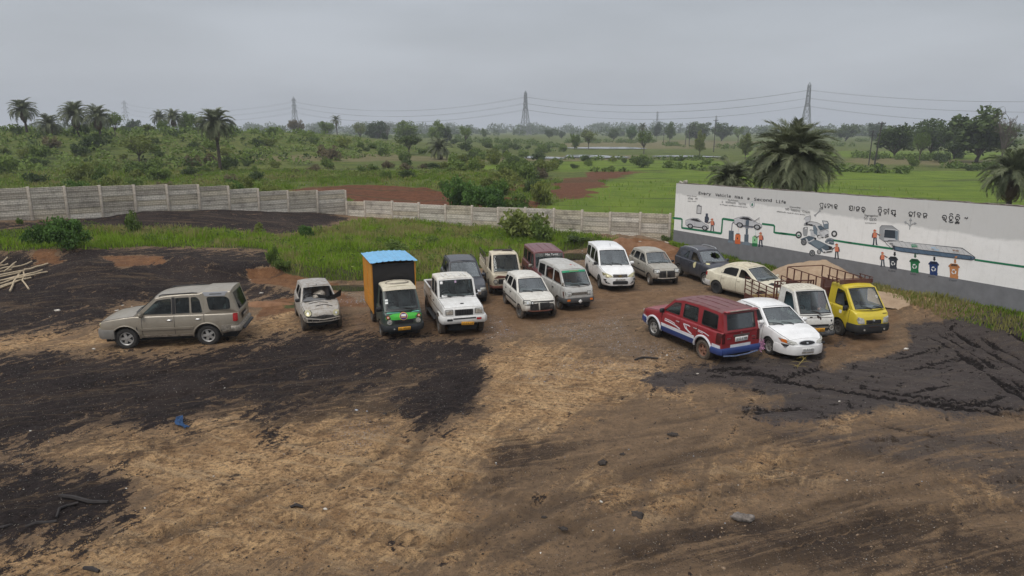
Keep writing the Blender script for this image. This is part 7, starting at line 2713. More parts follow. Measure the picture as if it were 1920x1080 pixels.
# ---- 3 green and black truck with orange box under a blue sheet
def v_green():
 P = paint('black_green_paint', (.022,.045,.04),.35,0,.3, seed=4)
 cream = paint('cream_roof_paint', (.62,.57,.44),.5,.12,.35, seed=5)
 S = truck_spec(P, name='delivery_truck', label='green-nosed mini truck with tall orange cargo box under a blue sheet roof', roof_paint=cream,
  roof_edge=.06, roof_crown=.07, ws_glass=M['glass_screen'], ws_seal=.045,
  windows=[win([(.72,1.10),(1.54,1.10),(1.16,1.68),(.72,1.70)],.07, open=(-1,))])
 loc, a = place(714,629.6,-1,-70, S)
 c = Car(S, loc, a)
 chassis(c, -1.9)
 # cream visor above the windscreen and grime ring on the roof
 vb = MB()
 ring = []
 for k in range(40):
  t = 2 * math.pi * k / 40
  ring.append((.82 + .26 * math.cos(t),.42 * math.sin(t),1.79 + .06 + .07 * (1 - (.42 * math.sin(t) / .6) ** 2) + .006))
 vb.path(ring + [ring[0]],.018,4)
 vb.build('roof_grime_ring', M['bare'], c.root)
 hb = MB()
 V = []
 for v, o in ((.86,.012),(.93,.02),(1.0,.015),(1.03,-.04)):
  for q in range(9): V.append(surface_pt(c.ws_lo, c.ws_hi, c.wb[0], c.wb[1], q / 8, v, 1, o))
 hb.add(V, [(j * 9 + i, j * 9 + i + 1, j * 9 + 10 + i, j * 9 + 9 + i) for j in range(3) for i in range(8)])
 hb.build('cream_visor', cream, c.root)
 green = paint('bright_green_paint', (.055,.46,.04),.35,0,.1, seed=6)
 teal = paint('teal_paint', (.09,.36,.27),.4,0,.35, seed=6.5)
 c.front('green_panel', [(-.62,.80),(-.30,.775),(.30,.775),(.64,.82),(.64,.93),(.36,.985),(0,1.0),(-.36,.985),(-.64,.88)], green, .010,.02,3)
 for y0, y1 in ((-.60,-.10),(.30,.60)):
  c.front('teal_flash', [(y0,1.0),(y1,1.005),(y1 - .02,1.025),(y0 + .06,1.03)], teal, .012,.02,1)
 c.headlamp(.42,.62,.60,.80, M['lens'], round_=True, off=.035, bezel=P)
 c.headlamp(.50,.83,.60,.92, M['amber'], round_=True, off=.02, bezel=M['black'], name='indicator')
 c.grille(-.34,.63,.34,.76,3, off=.012)
 c.bumper(.36,.58,.06,.35, mat('black_bumper', (.02,.022,.024),.45))
 c.plate(.46, 'OD 14P2100', M['plate_y'], off=.075, w=.44, h=.12)
 # round badge
 purple = mat('purple_print', (.06,.03,.16),.5); pale = mat('pale_print', (.60,.62,.60),.5); orange = mat('orange_print', (.60,.30,.10),.5)
 c.front('round_badge', ell2(0,.885,.145,.135,26), orange, .020,.02,1)
 c.front('badge_disc', ell2(0,.885,.125,.115,26), purple, .024,.01,1)
 c.front('badge_print', rect2(-.085,.895,.085,.955,.01), pale, .027,.01,1)
 c.front('badge_print', rect2(-.09,.845,.09,.88,.01), orange, .027,.01,1)
 b = MB(); b.tube((1.95,-.36,.46),(1.965,-.36,.46),.03, n=10); b.build('fog_lamp', M['lens'], c.root)
 c.wipers(((.18,.60),))
 c.screen_patch(.42,.88,.56,.95, pale, 'windscreen_sticker')
 c.screen_patch(.88,.32,.96,.40, pale, 'windscreen_sticker'); c.screen_patch(.88,.43,.96,.51, pale, 'windscreen_sticker')
 c.mirror(1.50,1.12, M['black'], sides=(-1,), size=(.07,.22,.18), out=.14)
 # cargo box
 org = paint('orange_box_paint', (.60,.25,.02),.5,.05,.16, seed=7, lowz=.9)
 x0, x1, yw = -1.95,.22,.80
 z0, z1, z2 = .62,1.20,2.50
 for sd in (1,-1):
  b = MB(); b.box(((x0 + x1) / 2, sd * yw, (z1 + z2) / 2 + .01),(x1 - x0,.03, z2 - z1 - .02)); b.build('upper_side_board', org, c.root)
  b = MB(); b.box(((x0 + x1) / 2, sd * (yw + .005),(z0 + z1) / 2),(x1 - x0,.03, z1 - z0 - .02)); b.build('lower_side_board', org, c.root)
  for x in (x0 + .02,(x0 + x1) / 2, x1 - .02):
   b = MB(); b.box((x, sd * (yw + .022),(z0 + z2) / 2),(.035,.022, z2 - z0)); b.build('box_post', org, c.root)
 b = MB()
 n, mrow = 14,12
 V = []
 for j in range(mrow + 1):
  for i in range(n + 1):
   u, v = i / n, j / mrow
   y = (u - .5) * 2 * (yw - .02)
   z = z0 + (z2 - z0) * v
   sag = .03 * math.sin(u * math.pi) * math.sin(3 * v * math.pi) + .012 * math.sin(7 * u + 11 * v) + .03 * math.exp(-((v - .88 + .12 * (1 - (2 * u - 1) ** 2)) / .03) ** 2)
   V.append((x1 + .01 + sag, y, z))
 b.add(V, [(j * (n + 1) + i, j * (n + 1) + i + 1,(j + 1) * (n + 1) + i + 1,(j + 1) * (n + 1) + i) for j in range(mrow) for i in range(n)])
 b.build('front_tarpaulin', mat('black_tarpaulin', (.016,.015,.016),.55, var=.3, vscale=5), c.root)
 b = MB(); b.box((x0,0,(z0 + z2) / 2),(.03,2 * yw, z2 - z0 - .02)); b.build('rear_board', org, c.root)
 b = MB(); b.box(((x0 + x1) / 2,0, z0 - .03),(x1 - x0,2 * yw, .06)); b.build('load_floor', M['rust_dark'], c.root)
 blue = paint('blue_sheet_paint', (.13,.40,.66),.45,0,.25, seed=8)
 for k in range(3):                                 # three lapped profiled sheets
  xa = x0 - .1 + k * .80; xb = xa + .86
  b = MB(); V = []
  n = 48
  for x in (xa, xb):
   for i in range(n + 1):
    y = -.88 + 1.76 * i / n
    z = 2.54 + .05 * (1 - (y / .88) ** 2) + (.016 if i % 6 in (0,1) else 0) + .012 * k + (x - xa) * .006
    V.append((x, y, z))
  b.add(V, [(i, i + 1, n + 2 + i, n + 1 + i) for i in range(n)])
  V2 = [(p[0], p[1], p[2] - .006) for p in V]
  b.add(V2,[(n + 1 + i, n + 2 + i, i + 1, i) for i in range(n)])
  b.build('roof_sheet', blue, c.root, ang=20)

# ---- 4 white double cab pickup
def v_bolero():
 P = paint('white_pickup_paint', WHITE, .4,.13,.30, seed=10)
 S = dict(name='pickup', label='white double-cab pickup with black slatted grille, parked right of the orange box truck', cat='pickup', paint=P,
  deck=[(-2.3,1.18),(-.55,1.18),(-.5,1.19),(.72,1.19),(.80,1.19),(1.2,1.17),(1.8,1.12),(1.9,1.09),(1.95,1.02),(1.96,.9)],
  plan=[(-2.3,.80),(-.6,.80),(.6,.80),(1.4,.78),(1.85,.765),(1.93,.74),(1.96,.72)],
  bot=[(-2.3,.52),(-1.9,.50),(1.5,.50),(1.96,.56)],
  wheels=(-1.55,1.25), wr=.36, tw=.215, track=1.46, arch=.44, rim='steel', tyre_mat=M['tyre_mud'],
  A=(.76,1.19), B=(.46,1.79), roofpts=[(.2,1.83),(-.2,1.83)], C=(-.66,1.80), D=(-.74,1.18), zroof=1.8, yroof=.70,
  doors=[(-.02,.68),(-.66,-.02)], hood=(.82,1.88), floor=.6,
  windows=[win([(.03,1.24),(.66,1.24),(.42,1.74),(.03,1.76)],.05, open=(-1,)), win([(-.60,1.24),(-.07,1.24),(-.07,1.76),(-.58,1.74)],.05, open=(-1,))],
  seats=[(.05,(.38,-.38)),(-.5,(0,))], ws_bulge=(.05,.04), crown=.025, roof_paint=paint('chalky_white_roof', (.62,.60,.54),.55,.22,.45, seed=11), ribs=5, roof_edge=.05, ws_bot=.06, pil=.05)
 loc, a = place(822.7,624.7,-1,-74, S)
 c = Car(S, loc, a)
 # open load bed: the deck behind the cab becomes a well
 b = MB(); b.box((-1.52,0,1.215),(1.42,1.36,.012)); b.build('load_bed_liner', M['rust_dark'], c.root)
 for sd in (1,-1):
  b = MB(); b.rbox((-1.52, sd * .765,1.24),(1.5,.07,.10),.02); b.build('bed_rail', P, c.root)
 b = MB(); b.rbox((-2.27,0,1.24),(.06,1.5,.10),.02); b.build('tailgate_rail', P, c.root)
 c.front('grille_panel', rect2(-.70,.80,.70,1.06,.03), P, .012,.05)
 c.grille(-.33,.82,.33,1.04,7, vert=True, off=.018, barm=M['black'])
 c.headlamp(.42,.88,.66,1.04, M['lens'],.02,.03, bezel=M['black'])
 c.bumper(.54,.80,.12,.34, P)
 c.front('bumper_slot', rect2(-.42,.71,.42,.755,.02), M['dark'],.127,.02)
 for y0, y1, mm in ((-.64,-.44, M['dark']),(.44,.62, M['lens_red'])):
  c.front('bumper_lamp', rect2(y0,.66, y1,.735,.02), mm, .128,.03,1)
 c.plate(.55, 'OD 02 A 1187', M['plate_y'], off=.16, w=.46, h=.12, y=.10, tilt=-.06)
 c.mirror(.62,1.30, M['chrome'], sides=(1,), size=(.04,.14,.20), out=.16)
 c.wipers(((.28,.52),(.62,.86)))
 c.screen_patch(.49,.78,.54,.90, mat('sticker_violet', (.35,.25,.35),.5), 'windscreen_sticker')
 c.screen_patch(.86,.76,.93,.90, M['plate_w'], 'windscreen_sticker'); c.screen_patch(.76,.06,.90,.17, M['plate_w'], 'windscreen_sticker')
 c.handles((.12,-.55),1.0, M['black'])
 for sd in (1,-1):
  c.side('side_moulding', rect2(-2.2,.86,1.85,.90), M['bare'], sd, .012,.02)
  b = MB(); b.rbox((-.1, sd * .84,.42),(1.7,.16,.05),.02); b.build('foot_step', M['black'], c.root)
  # black wheel lip
  b = MB(); pts = []
  for k in range(11):
   t = math.pi * (.06 + .88 * k / 10)
   x, z = 1.25 + .45 * math.cos(t),.36 + .45 * math.sin(t)
   pts.append((x, sd * (c.sh.y(x, z) + .02), z))
  b.path(pts, .03,6); b.build('fender_flare', P, c.root)
 c.deckdecal('bonnet_catch', ell2(1.62,0,.05,.07,10), M['black'],.02)
 # dented, flaking roof ribs
 b = MB()
 for k in range(5): b.rbox((.02,-.42 + .21 * k, 1.93),(.55,.05,.012),.005)
 b.build('roof_pressing', P, c.root)

# ---- 5 dark wrecked SUV behind the pickup
def v_darksuv():
 P = paint('dusty_blue_black_paint', (.030,.034,.045),.35,0,.45, mud=(.14,.12,.11), seed=12, metal=.1)
 S = dict(name='wrecked_car', label='dark blue-black car with crazed windscreen, mostly hidden behind the white pickup', cat='car', paint=P,
  deck=[(-2.0,.98),(.85,.98),(1.4,.93),(1.85,.82),(2.0,.70)],
  plan=[(-2.0,.70),(-1.8,.80),(1.3,.82),(1.8,.75),(2.0,.58)],
  bot=[(-2.0,.42),(-1.6,.3),(1.6,.3),(2.0,.38)],
  wheels=(-1.25,1.25), wr=.31, tw=.19, track=1.45, arch=.37,
  A=(.86,.98), B=(.15,1.56), roofpts=[(-.3,1.60),(-1.2,1.58)], C=(-1.6,1.52), D=(-1.95,.98), zroof=1.58, yroof=.62,
  doors=[(-.2,.75),(-1.1,-.2)], hood=(.9,1.8),
  windows=[win([(-.14,1.04),(.7,1.03),(.15,1.48),(-.14,1.51)], open=(-1,)), win([(-1.0,1.04),(-.26,1.04),(-.26,1.51),(-.95,1.50)], open=(-1,)), win([(-1.62,1.1),(-1.1,1.06),(-1.1,1.48),(-1.5,1.44)])],
  seats=[(0,(.36,-.36)),(-.85,(0,))], ws_glass=M['glass_crack'], ws_frame=None)
 p = G(842,490.6,1.60)
 a = R_(-77)
 lx, ly = .15,-.62
 loc = (p.x - (lx * math.cos(a) - ly * math.sin(a)), p.y - (lx * math.sin(a) + ly * math.cos(a)))
 c = Car(S, loc, a)
 for sd in (1,-1):
  b = MB(); b.path([(.1, sd * .60,1.60),(0, sd * .60,1.66),(-1.2, sd * .60,1.66),(-1.35, sd * .6,1.61)],.02,6); b.build('roof_rail', M['black'], c.root)
 c.mirror(.66,1.06, P); c.headlamp(.45,.62,.72,.76); c.bumper(.34,.55,.05); c.grille(-.35,.58,.35,.7); c.wipers()
 c.handles((-.08,-.98),.84, P)

# ---- 6 rusty cream pickup truck
def v_creamtruck():
 P = paint('rusted_cream_paint', (.56,.50,.38),.55,.34,.5, seed=13, rustcol=(.085,.04,.02), lowz=1.0)
 S = truck_spec(P, name='pickup_truck', label='rusty cream mini truck with dropside bed, beside the maroon jeep', ws_glass=M['glass_screen'],
     windows=[win([(.72,1.10),(1.50,1.10),(1.14,1.68),(.72,1.70)],.07, open=(1,-1))], seat_mat=M['seat_tan'])
 loc, a = place(917,547.9,-1,-80, S)
 c = Car(S, loc, a)
 chassis(c, -1.95)
 c.headlamp(.44,.58,.60,.74, M['lens'], round_=True, off=.03, bezel=M['black'])
 c.grille(-.40,.56,.40,.78,4, off=.012, m=M['engine'], barm=M['engine'])
 c.front('rust_patch', [(-.60,.80),(-.1,.83),(.35,.80),(.58,.84),(.5,.92),(.1,.90),(-.4,.94)], M['rust'],.007,.02,2)
 c.bumper(.36,.48,.05,.25, M['rust'])
 c.plate(.44, 'OD 02 7431', M['plate_w'], off=.08, w=.4, h=.10)
 b = MB(); b.rbox((.55,0,1.895),(.24,.9,.012),.005); b.rbox((.75,.2,1.898),(.16,.5,.012),.005); b.build('roof_rust', M['rust_dark'], c.root)
 c.handles((.72,),.86); c.wipers(((.2,.55),))
 x0, x1, yw = -1.95,.20,.74
 for sd in (1,-1):
  b = MB(); b.box(((x0 + x1) / 2, sd * yw, .92),(x1 - x0,.03,.36)); b.build('bed_side', P, c.root)
  for k in range(5):
   x = x0 + .1 + (x1 - x0 - .2) * k / 4
   b = MB(); b.box((x, sd * (yw + .025),.92),(.05,.02,.36)); b.build('bed_rib', P, c.root)
  for k in range(6):
   x = x0 + .03 + (x1 - x0 - .06) * k / 5
   b = MB(); b.tube((x, sd * yw, 1.1),(x, sd * yw, 1.62),.016, n=6); b.build('rail_post', M['rust_dark'], c.root)
  for z in (1.34,1.62):
   if z > 1.5 or sd == -1:
    b = MB(); b.tube((x0, sd * yw, z),(x1 - (.3 if sd == 1 else 0), sd * yw, z - (.0 if sd == -1 else .04)),.018, n=6); b.build('bed_rail', M['rust_dark'], c.root)
  b = MB(); b.box(((x0 + x1) / 2, sd * (yw - .002),1.22),(x1 - x0 - .1,.02,.16)); b.build('upper_board', P, c.root)
 b = MB(); b.box(((x0 + x1) / 2,0,.72),(x1 - x0,2 * yw - .04,.05)); b.build('bed_floor', M['rust'], c.root)
 b = MB(); b.box((x0,0,.92),(.03,2 * yw - .04,.36)); b.build('tailboard', P, c.root)
 b = MB(); b.box((x1,0,1.0),(.03,2 * yw - .04,.55)); b.build('headboard', P, c.root)

# ---- 7 white hatchback without its front bumper
def v_alto(kind):
 white = kind == 'white'
 P = paint('scuffed_white_paint' if white else 'dusty_grey_paint', (.60,.585,.53) if white else (.36,.345,.30),.42,.16 if white else .05,.42 if white else .5, seed=14 if white else 15, metal=0 if white else .15)
 S = dict(name='hatchback', cat='car', paint=P,
  label='white hatchback with its front bumper gone and radiator bare, in front of the cream truck' if white else 'dusty grey hatchback with its front bumper gone, parked right of the white people carrier',
  deck=[(-1.68,.92),(-1.6,.96),(.66,.93),(.8,.93),(1.2,.89),(1.5,.83),(1.66,.76),(1.71,.68)],
  plan=[(-1.68,.60),(-1.6,.67),(-1.2,.73),(.9,.735),(1.3,.72),(1.52,.69),(1.66,.63),(1.71,.58)],
  bot=[(-1.68,.38),(-1.4,.27),(1.3,.27),(1.55,.36),(1.71,.40)],
  wheels=(-1.16,1.20), wr=.27, tw=.155, track=1.30, arch=.33, rim='steel', rim_mat=M['steel'] if white else M['alloy'], tyre_mat=M['tyre_mud'],
  A=(.78,.93), B=(.18,1.36), roofpts=[(-.3,1.41),(-.9,1.40)], C=(-1.28,1.35), D=(-1.64,.95), zroof=1.39, yroof=.53,
  doors=[(-.22,.72),(-.98,-.22)], floor=.35, hood=(.83,1.62),
  windows=[win([(-.16,.98),(.64,.97),(.19,1.30),(-.16,1.335)], mat=M['glass_dark'] if white else M['glass'], open=() if white else (-1,1)),
     win([(-.92,1.0),(-.28,.98),(-.28,1.335),(-.82,1.32)], mat=M['glass_dark'] if white else M['glass'], open=() if white else (-1,)),
     win([(-1.42,1.06),(-1.05,1.02),(-.95,1.31),(-1.22,1.28)],.04)],
  seats=[(-.05,(.33,-.33)),(-.8,(0,))], ws_glass=M['glass_screen'], ws_bulge=(.14,.07), crown=.035, steer=.25 if white else -.1)
 if white: loc, a = place(973.4,596.2,-1,-75, S)
 else: loc, a = place(1215.8,533.3,-1,-78, S)
 c = Car(S, loc, a)
 # naked front end: dark bay, radiator, cross member, slam panel
 c.front('engine_bay', rect2(-.40,.40,.58,.77,.02) if white else rect2(-.40,.42,.40,.74,.02), M['engine'],.012,.05)
 b = MB(); b.rbox((1.735,.20 if white else .0,.58),(.04,.36,.26),.01); b.build('radiator', M['dark'], c.root)
 b = MB()
 for k in range(9): b.box((1.757,(.04 if white else -.16) + .04 * k, .58),(.004,.012,.24))
 b.build('radiator_fins', M['engine'], c.root)
 b = MB(); b.rbox((1.755,-.04,.58),(.03,.05,.32),.01, rot=Matrix.Rotation(.08,3, 'X')); b.build('bonnet_stay', P, c.root)
 b = MB(); b.path([(1.68,.56,.41),(1.77,.3,.39),(1.78,-.3,.39),(1.68,-.56,.42)],.03,6); b.build('cross_member', M['rust'] if white else M['bare'], c.root)
 b = MB(); b.rbox((1.70,-.50,.50),(.06,.20,.22),.02); b.build('front_corner_panel', P, c.root)
 b = MB(); b.rbox((1.70,.50,.50),(.06,.20,.22),.02); b.build('front_corner_panel', M['engine'] if white else M['bare'], c.root)
 c.headlamp(.38,.66,.64,.80, M['lens'] , .04,.035, bezel=M['black'], skip=(1,) if white else ())
 if white:
  c.headlamp(.28,.665,.36,.76, M['lens'], round_=True, off=.05, bezel=M['black'], skip=(1,))
  b = MB(); b.rbox((1.66,.58,.62),(.12,.06,.2),.02, rot=Matrix.Rotation(.3,3, 'X')); b.build('bent_wing_tip', P, c.root)
 c.handles((-.10,-.88),.80, M['black']); c.wipers(((.22,.55),(.55,.85)))
 for sd in (1,-1):
  c.side('side_moulding', rect2(-1.0,.50,.80,.55), M['black'], sd, .012,.02)
 if not white: c.mirror(.62,.99, M['black'], sides=(1,), size=(.09,.16,.12))
 c.roof = None

# ---- 8 maroon jeep
def v_maroon():
 P = paint('maroon_paint', (.115,.018,.022),.35,0,.3, seed=16)
 S = dict(name='jeep', label='maroon jeep with white wording across the windscreen top, behind grey van', cat='car', paint=P,
  deck=[(-2.0,1.14),(.72,1.14),(.80,1.14),(1.3,1.11),(1.9,1.05),(2.0,.95),(2.02,.85)],
  plan=[(-2.0,.80),(.6,.82),(1.4,.80),(1.9,.77),(2.02,.72)],
  bot=[(-2.0,.50),(1.5,.50),(2.02,.55)],
  wheels=(-1.35,1.3), wr=.36, tw=.215, track=1.45, arch=.43, rim='steel',
  A=(.78,1.14), B=(.46,1.75), roofpts=[(.2,1.79),(-1.2,1.79)], C=(-1.9,1.77), D=(-1.98,1.14), zroof=1.76, yroof=.70,
  doors=[(-.1,.68),(-.88,-.1)], hood=(.84,1.9), floor=.6,
  windows=[win([(-.04,1.2),(.66,1.2),(.42,1.69),(-.04,1.71)],.05), win([(-.82,1.2),(-.16,1.2),(-.16,1.71),(-.8,1.71)],.05, open=(-1,)), win([(-1.8,1.22),(-1.0,1.2),(-1.0,1.70),(-1.78,1.68)],.05, mat=M['glass_dark'])],
  seats=[(.05,(.38,-.38)),(-.7,(0,)),(-1.4,(0,))], ws_bulge=(.05,.04), roof_edge=.05, ribs=4, crown=.025)
 p = G(1001,474,1.80)
 a = R_(-80)
 lx, ly = .46,-.70
 loc = (p.x - (lx * math.cos(a) - ly * math.sin(a)), p.y - (lx * math.sin(a) + ly * math.cos(a)))
 c = Car(S, loc, a)
 c.grille(-.35,.72,.35,.98,7, vert=True); c.headlamp(.44,.78,.66,.95, bezel=M['black']); c.bumper(.52,.72,.1)
 c.mirror(.62,1.24, M['bare'], sides=(-1,), out=.14); c.mirror(.62,1.22, M['black'], sides=(1,), out=.14)
 teal = glass_mat('green_sun_strip', (.2,.5,.45),.25)
 c.screen_patch(.04,.70,.96,.93, teal, 'sun_strip', .008,8)
 t = text_mesh('Maa Tarini', .10,.62)
 t.materials.append(M['plate_w'])
 q = surface_pt(c.ws_lo, c.ws_hi, c.wb[0], c.wb[1],.42,.78,1,.02)
 link_mesh('windscreen_lettering', t, c.root, q, (R_(64),0, R_(90)))
 c.handles((.05,-.72),.95)
 for sd in (1,-1): c.side('side_moulding', rect2(-1.9,.82,.7,.86), M['black'], sd, .012,.02)

# ---- 9 grey van
def v_omni():
 P = paint('worn_grey_white_paint', (.44,.44,.42),.48,.12,.45, seed=17)
 lo = paint('lower_grey_paint', (.20,.205,.20),.5,.1,.55, seed=18)
 S = dict(name='van', label='worn grey van with a green sun strip, right of the bumperless white hatchback', cat='van', paint=P,
  deck=[(-1.64,1.05),(1.35,1.05),(1.46,1.03),(1.56,.93),(1.62,.78),(1.645,.60),(1.65,.5)],
  plan=[(-1.64,.66),(-1.55,.70),(1.1,.705),(1.4,.69),(1.55,.65),(1.65,.58)],
  bot=[(-1.64,.40),(-1.3,.32),(1.2,.32),(1.65,.40)],
  wheels=(-.86,.98), wr=.27, tw=.155, track=1.24, arch=.33, rim='steel', tyre_mat=M['tyre_mud'],
  A=(1.44,1.03), B=(.90,1.60), roofpts=[(.6,1.66),(-.3,1.69),(-1.0,1.68)], C=(-1.5,1.62), D=(-1.62,1.05), zroof=1.65, yroof=.575,
  doors=[(.30,1.25),(-.60,.30)], floor=.5, crown=.02,
  windows=[win([(.36,1.10),(1.20,1.10),(.84,1.54),(.36,1.58)],.05, open=(-1,)), win([(-.54,1.10),(.24,1.10),(.24,1.59),(-.54,1.59)],.05, open=(-1,)), win([(-1.42,1.12),(-.70,1.10),(-.70,1.59),(-1.36,1.56)],.06, mat=M['glass_dark'])],
  seats=[(.45,(.3,-.3)),(-.4,(0,))], seat_mat=mat('brown_seat_cover', (.20,.09,.05),.9), ws_bulge=(.08,.05), pil=.035,
  roof_paint=paint('flaking_grey_roof', (.42,.42,.40),.6,.36,.5, seed=19, rustcol=(.05,.03,.025)))
 loc, a = place(1046,579.5,-1,-71, S)
 c = Car(S, loc, a)
 # faded red patch on the roof
 red = mat('faded_red_patch', (.34,.09,.08),.7, var=.3)
 for (x, y, sx, sy) in ((.35,.12,.28,.10),(.15,.0,.12,.12),(.25,-.2,.16,.04),(-.05,.15,.10,.05),(.55,.22,.09,.04)):
  b = MB(); b.rbox((x, y, 1.742 - abs(y) * .04),(sx, sy, .016),.006); b.build('roof_paint_patch', red, c.root)
 green = mat('green_strip', (.02,.22,.11),.4)
 c.screen_patch(.05,.83,.95,.95, green, 'sun_strip', .008,8)
 c.screen_patch(.32,.875,.68,.92, mat('strip_lettering', (.20,.24,.10),.5), 'sun_strip_lettering', .012,8)
 c.headlamp(.36,.70,.60,.84, M['lens'],.015,.014, bezel=M['black'])
 c.grille(-.34,.71,.34,.82,3, barm=M['bare'])
 c.bumper(.40,.60,.06,.5, mat('grey_black_bumper', (.055,.055,.055),.6))
 for sd in (1,-1):
  c.front('indicator', rect2(min(sd * .44, sd * .58),.49, max(sd * .44, sd * .58),.56,.01), M['amber'],.066,.03,1)
  c.side('lower_panel', rect2(-1.55,.40,-.60 + .42 - .42,.60,.01), lo, sd, .004,.012)
 b = MB(); b.rbox((1.73,.0,.46),(.012,.13,.13),.004, rot=Matrix.Rotation(R_(40),3, 'X')); b.build('hanging_plate', M['plate_w'], c.root)
 c.wipers(((.12,.45),(.45,.75))); c.handles((.42,),.85)
 b = MB(); b.path([(1.50,-.62,1.06),(1.56,-.70,1.12),(1.62,-.74,1.20)],.014,5); b.rbox((1.62,-.76,1.2),(.05,.1,.14),.02); b.build('wing_mirror', M['bare'], c.root)
 b = MB(); b.rbox((1.50,-.655,.66),(.10,.02,.42),.01, rot=Matrix.Rotation(.12,3, 'X')); b.build('rust_streak', M['rust'], c.root)

# ---- 10 white people carrier
def v_enjoy():
 P = paint('clean_white_paint', (.74,.74,.73),.25,0,.07, seed=20)
 S = dict(name='people_carrier', label='clean white people carrier with chrome grille, between grey van and grey hatchback', cat='van', paint=P,
  deck=[(-2.1,1.0),(1.0,1.0),(1.1,1.02),(1.5,.96),(1.85,.86),(2.05,.74),(2.15,.60)],
  plan=[(-2.1,.74),(-1.95,.81),(1.2,.84),(1.7,.80),(1.95,.70),(2.08,.58),(2.15,.45)],
  bot=[(-2.1,.36),(-1.7,.27),(1.7,.27),(2.15,.28)],
  wheels=(-1.38,1.34), wr=.31, tw=.19, track=1.50, arch=.365, rim='cap', rim_mat=M['steel'],
  A=(1.08,1.02), B=(.28,1.62), roofpts=[(-.2,1.70),(-1.2,1.72)], C=(-1.92,1.66), D=(-2.08,1.0), zroof=1.70, yroof=.66,
  doors=[(-.15,.92),(-1.05,-.15)], floor=.45, hood=(1.16,2.0),
  windows=[win([(-.08,1.07),(.86,1.06),(.28,1.54),(-.08,1.60)],.07, mat=M['glass_dark']), win([(-.98,1.08),(-.2,1.07),(-.2,1.61),(-.95,1.62)],.06, mat=M['glass_dark']), win([(-1.85,1.12),(-1.12,1.09),(-1.12,1.62),(-1.78,1.58)],.07, mat=M['glass_dark'])],
  seats=[(.2,(.38,-.38)),(-.7,(.38,-.38)),(-1.4,(0,))], ws_bulge=(.16,.09), crown=.05, ribs=2)
 loc, a = place(1122.5,540,-1,-84, S)
 c = Car(S, loc, a)
 for sd in (1,-1):
  c.front('headlamp', [(sd * .34,.68),(sd * .66,.66),(sd * .76,.74),(sd * .78,.86),(sd * .60,.83),(sd * .40,.75)], M['lens_yellow'],.012,.03,2)
  c.front('fog_lamp', [(sd * .46,.36),(sd * .66,.38),(sd * .68,.48),(sd * .58,.46)], M['dark'],.012,.03,1)
 g = c.grille(-.34,.66,.34,.79,4, barm=M['chrome'], off=.008)
 b = MB(); xx = c.sh.nose(0,.73) + .03; b.box((xx, 0,.73),(.015,.16,.035)); b.box((xx + .001,0,.73),(.015,.055,.06)); b.build('bow_tie_badge', mat('gold_badge', (.5,.36,.08),.3,.8), c.root)
 c.front('lower_intake', rect2(-.36,.34,.36,.50,.06), M['dark'],.012,.03)
 c.plate(.575, 'OD 05 AH 3126', M['plate_w'], off=.012, w=.48, h=.09)
 c.mirror(.84,1.10, M['black'], sides=(-1,), size=(.11,.20,.15), out=.13); c.mirror(.84,1.10, P, sides=(1,), size=(.11,.2,.15), out=.13)
 c.wipers(); c.handles((.0,-.92),.86, M['black'])
 b = MB(); b.tube((.05,0,1.78),(-.05,0,1.90),.008, n=5); b.build('aerial', M['black'], c.root)
 c.front('lower_lip', rect2(-.6,.28,.6,.31), M['bare'],.02,.03,1)

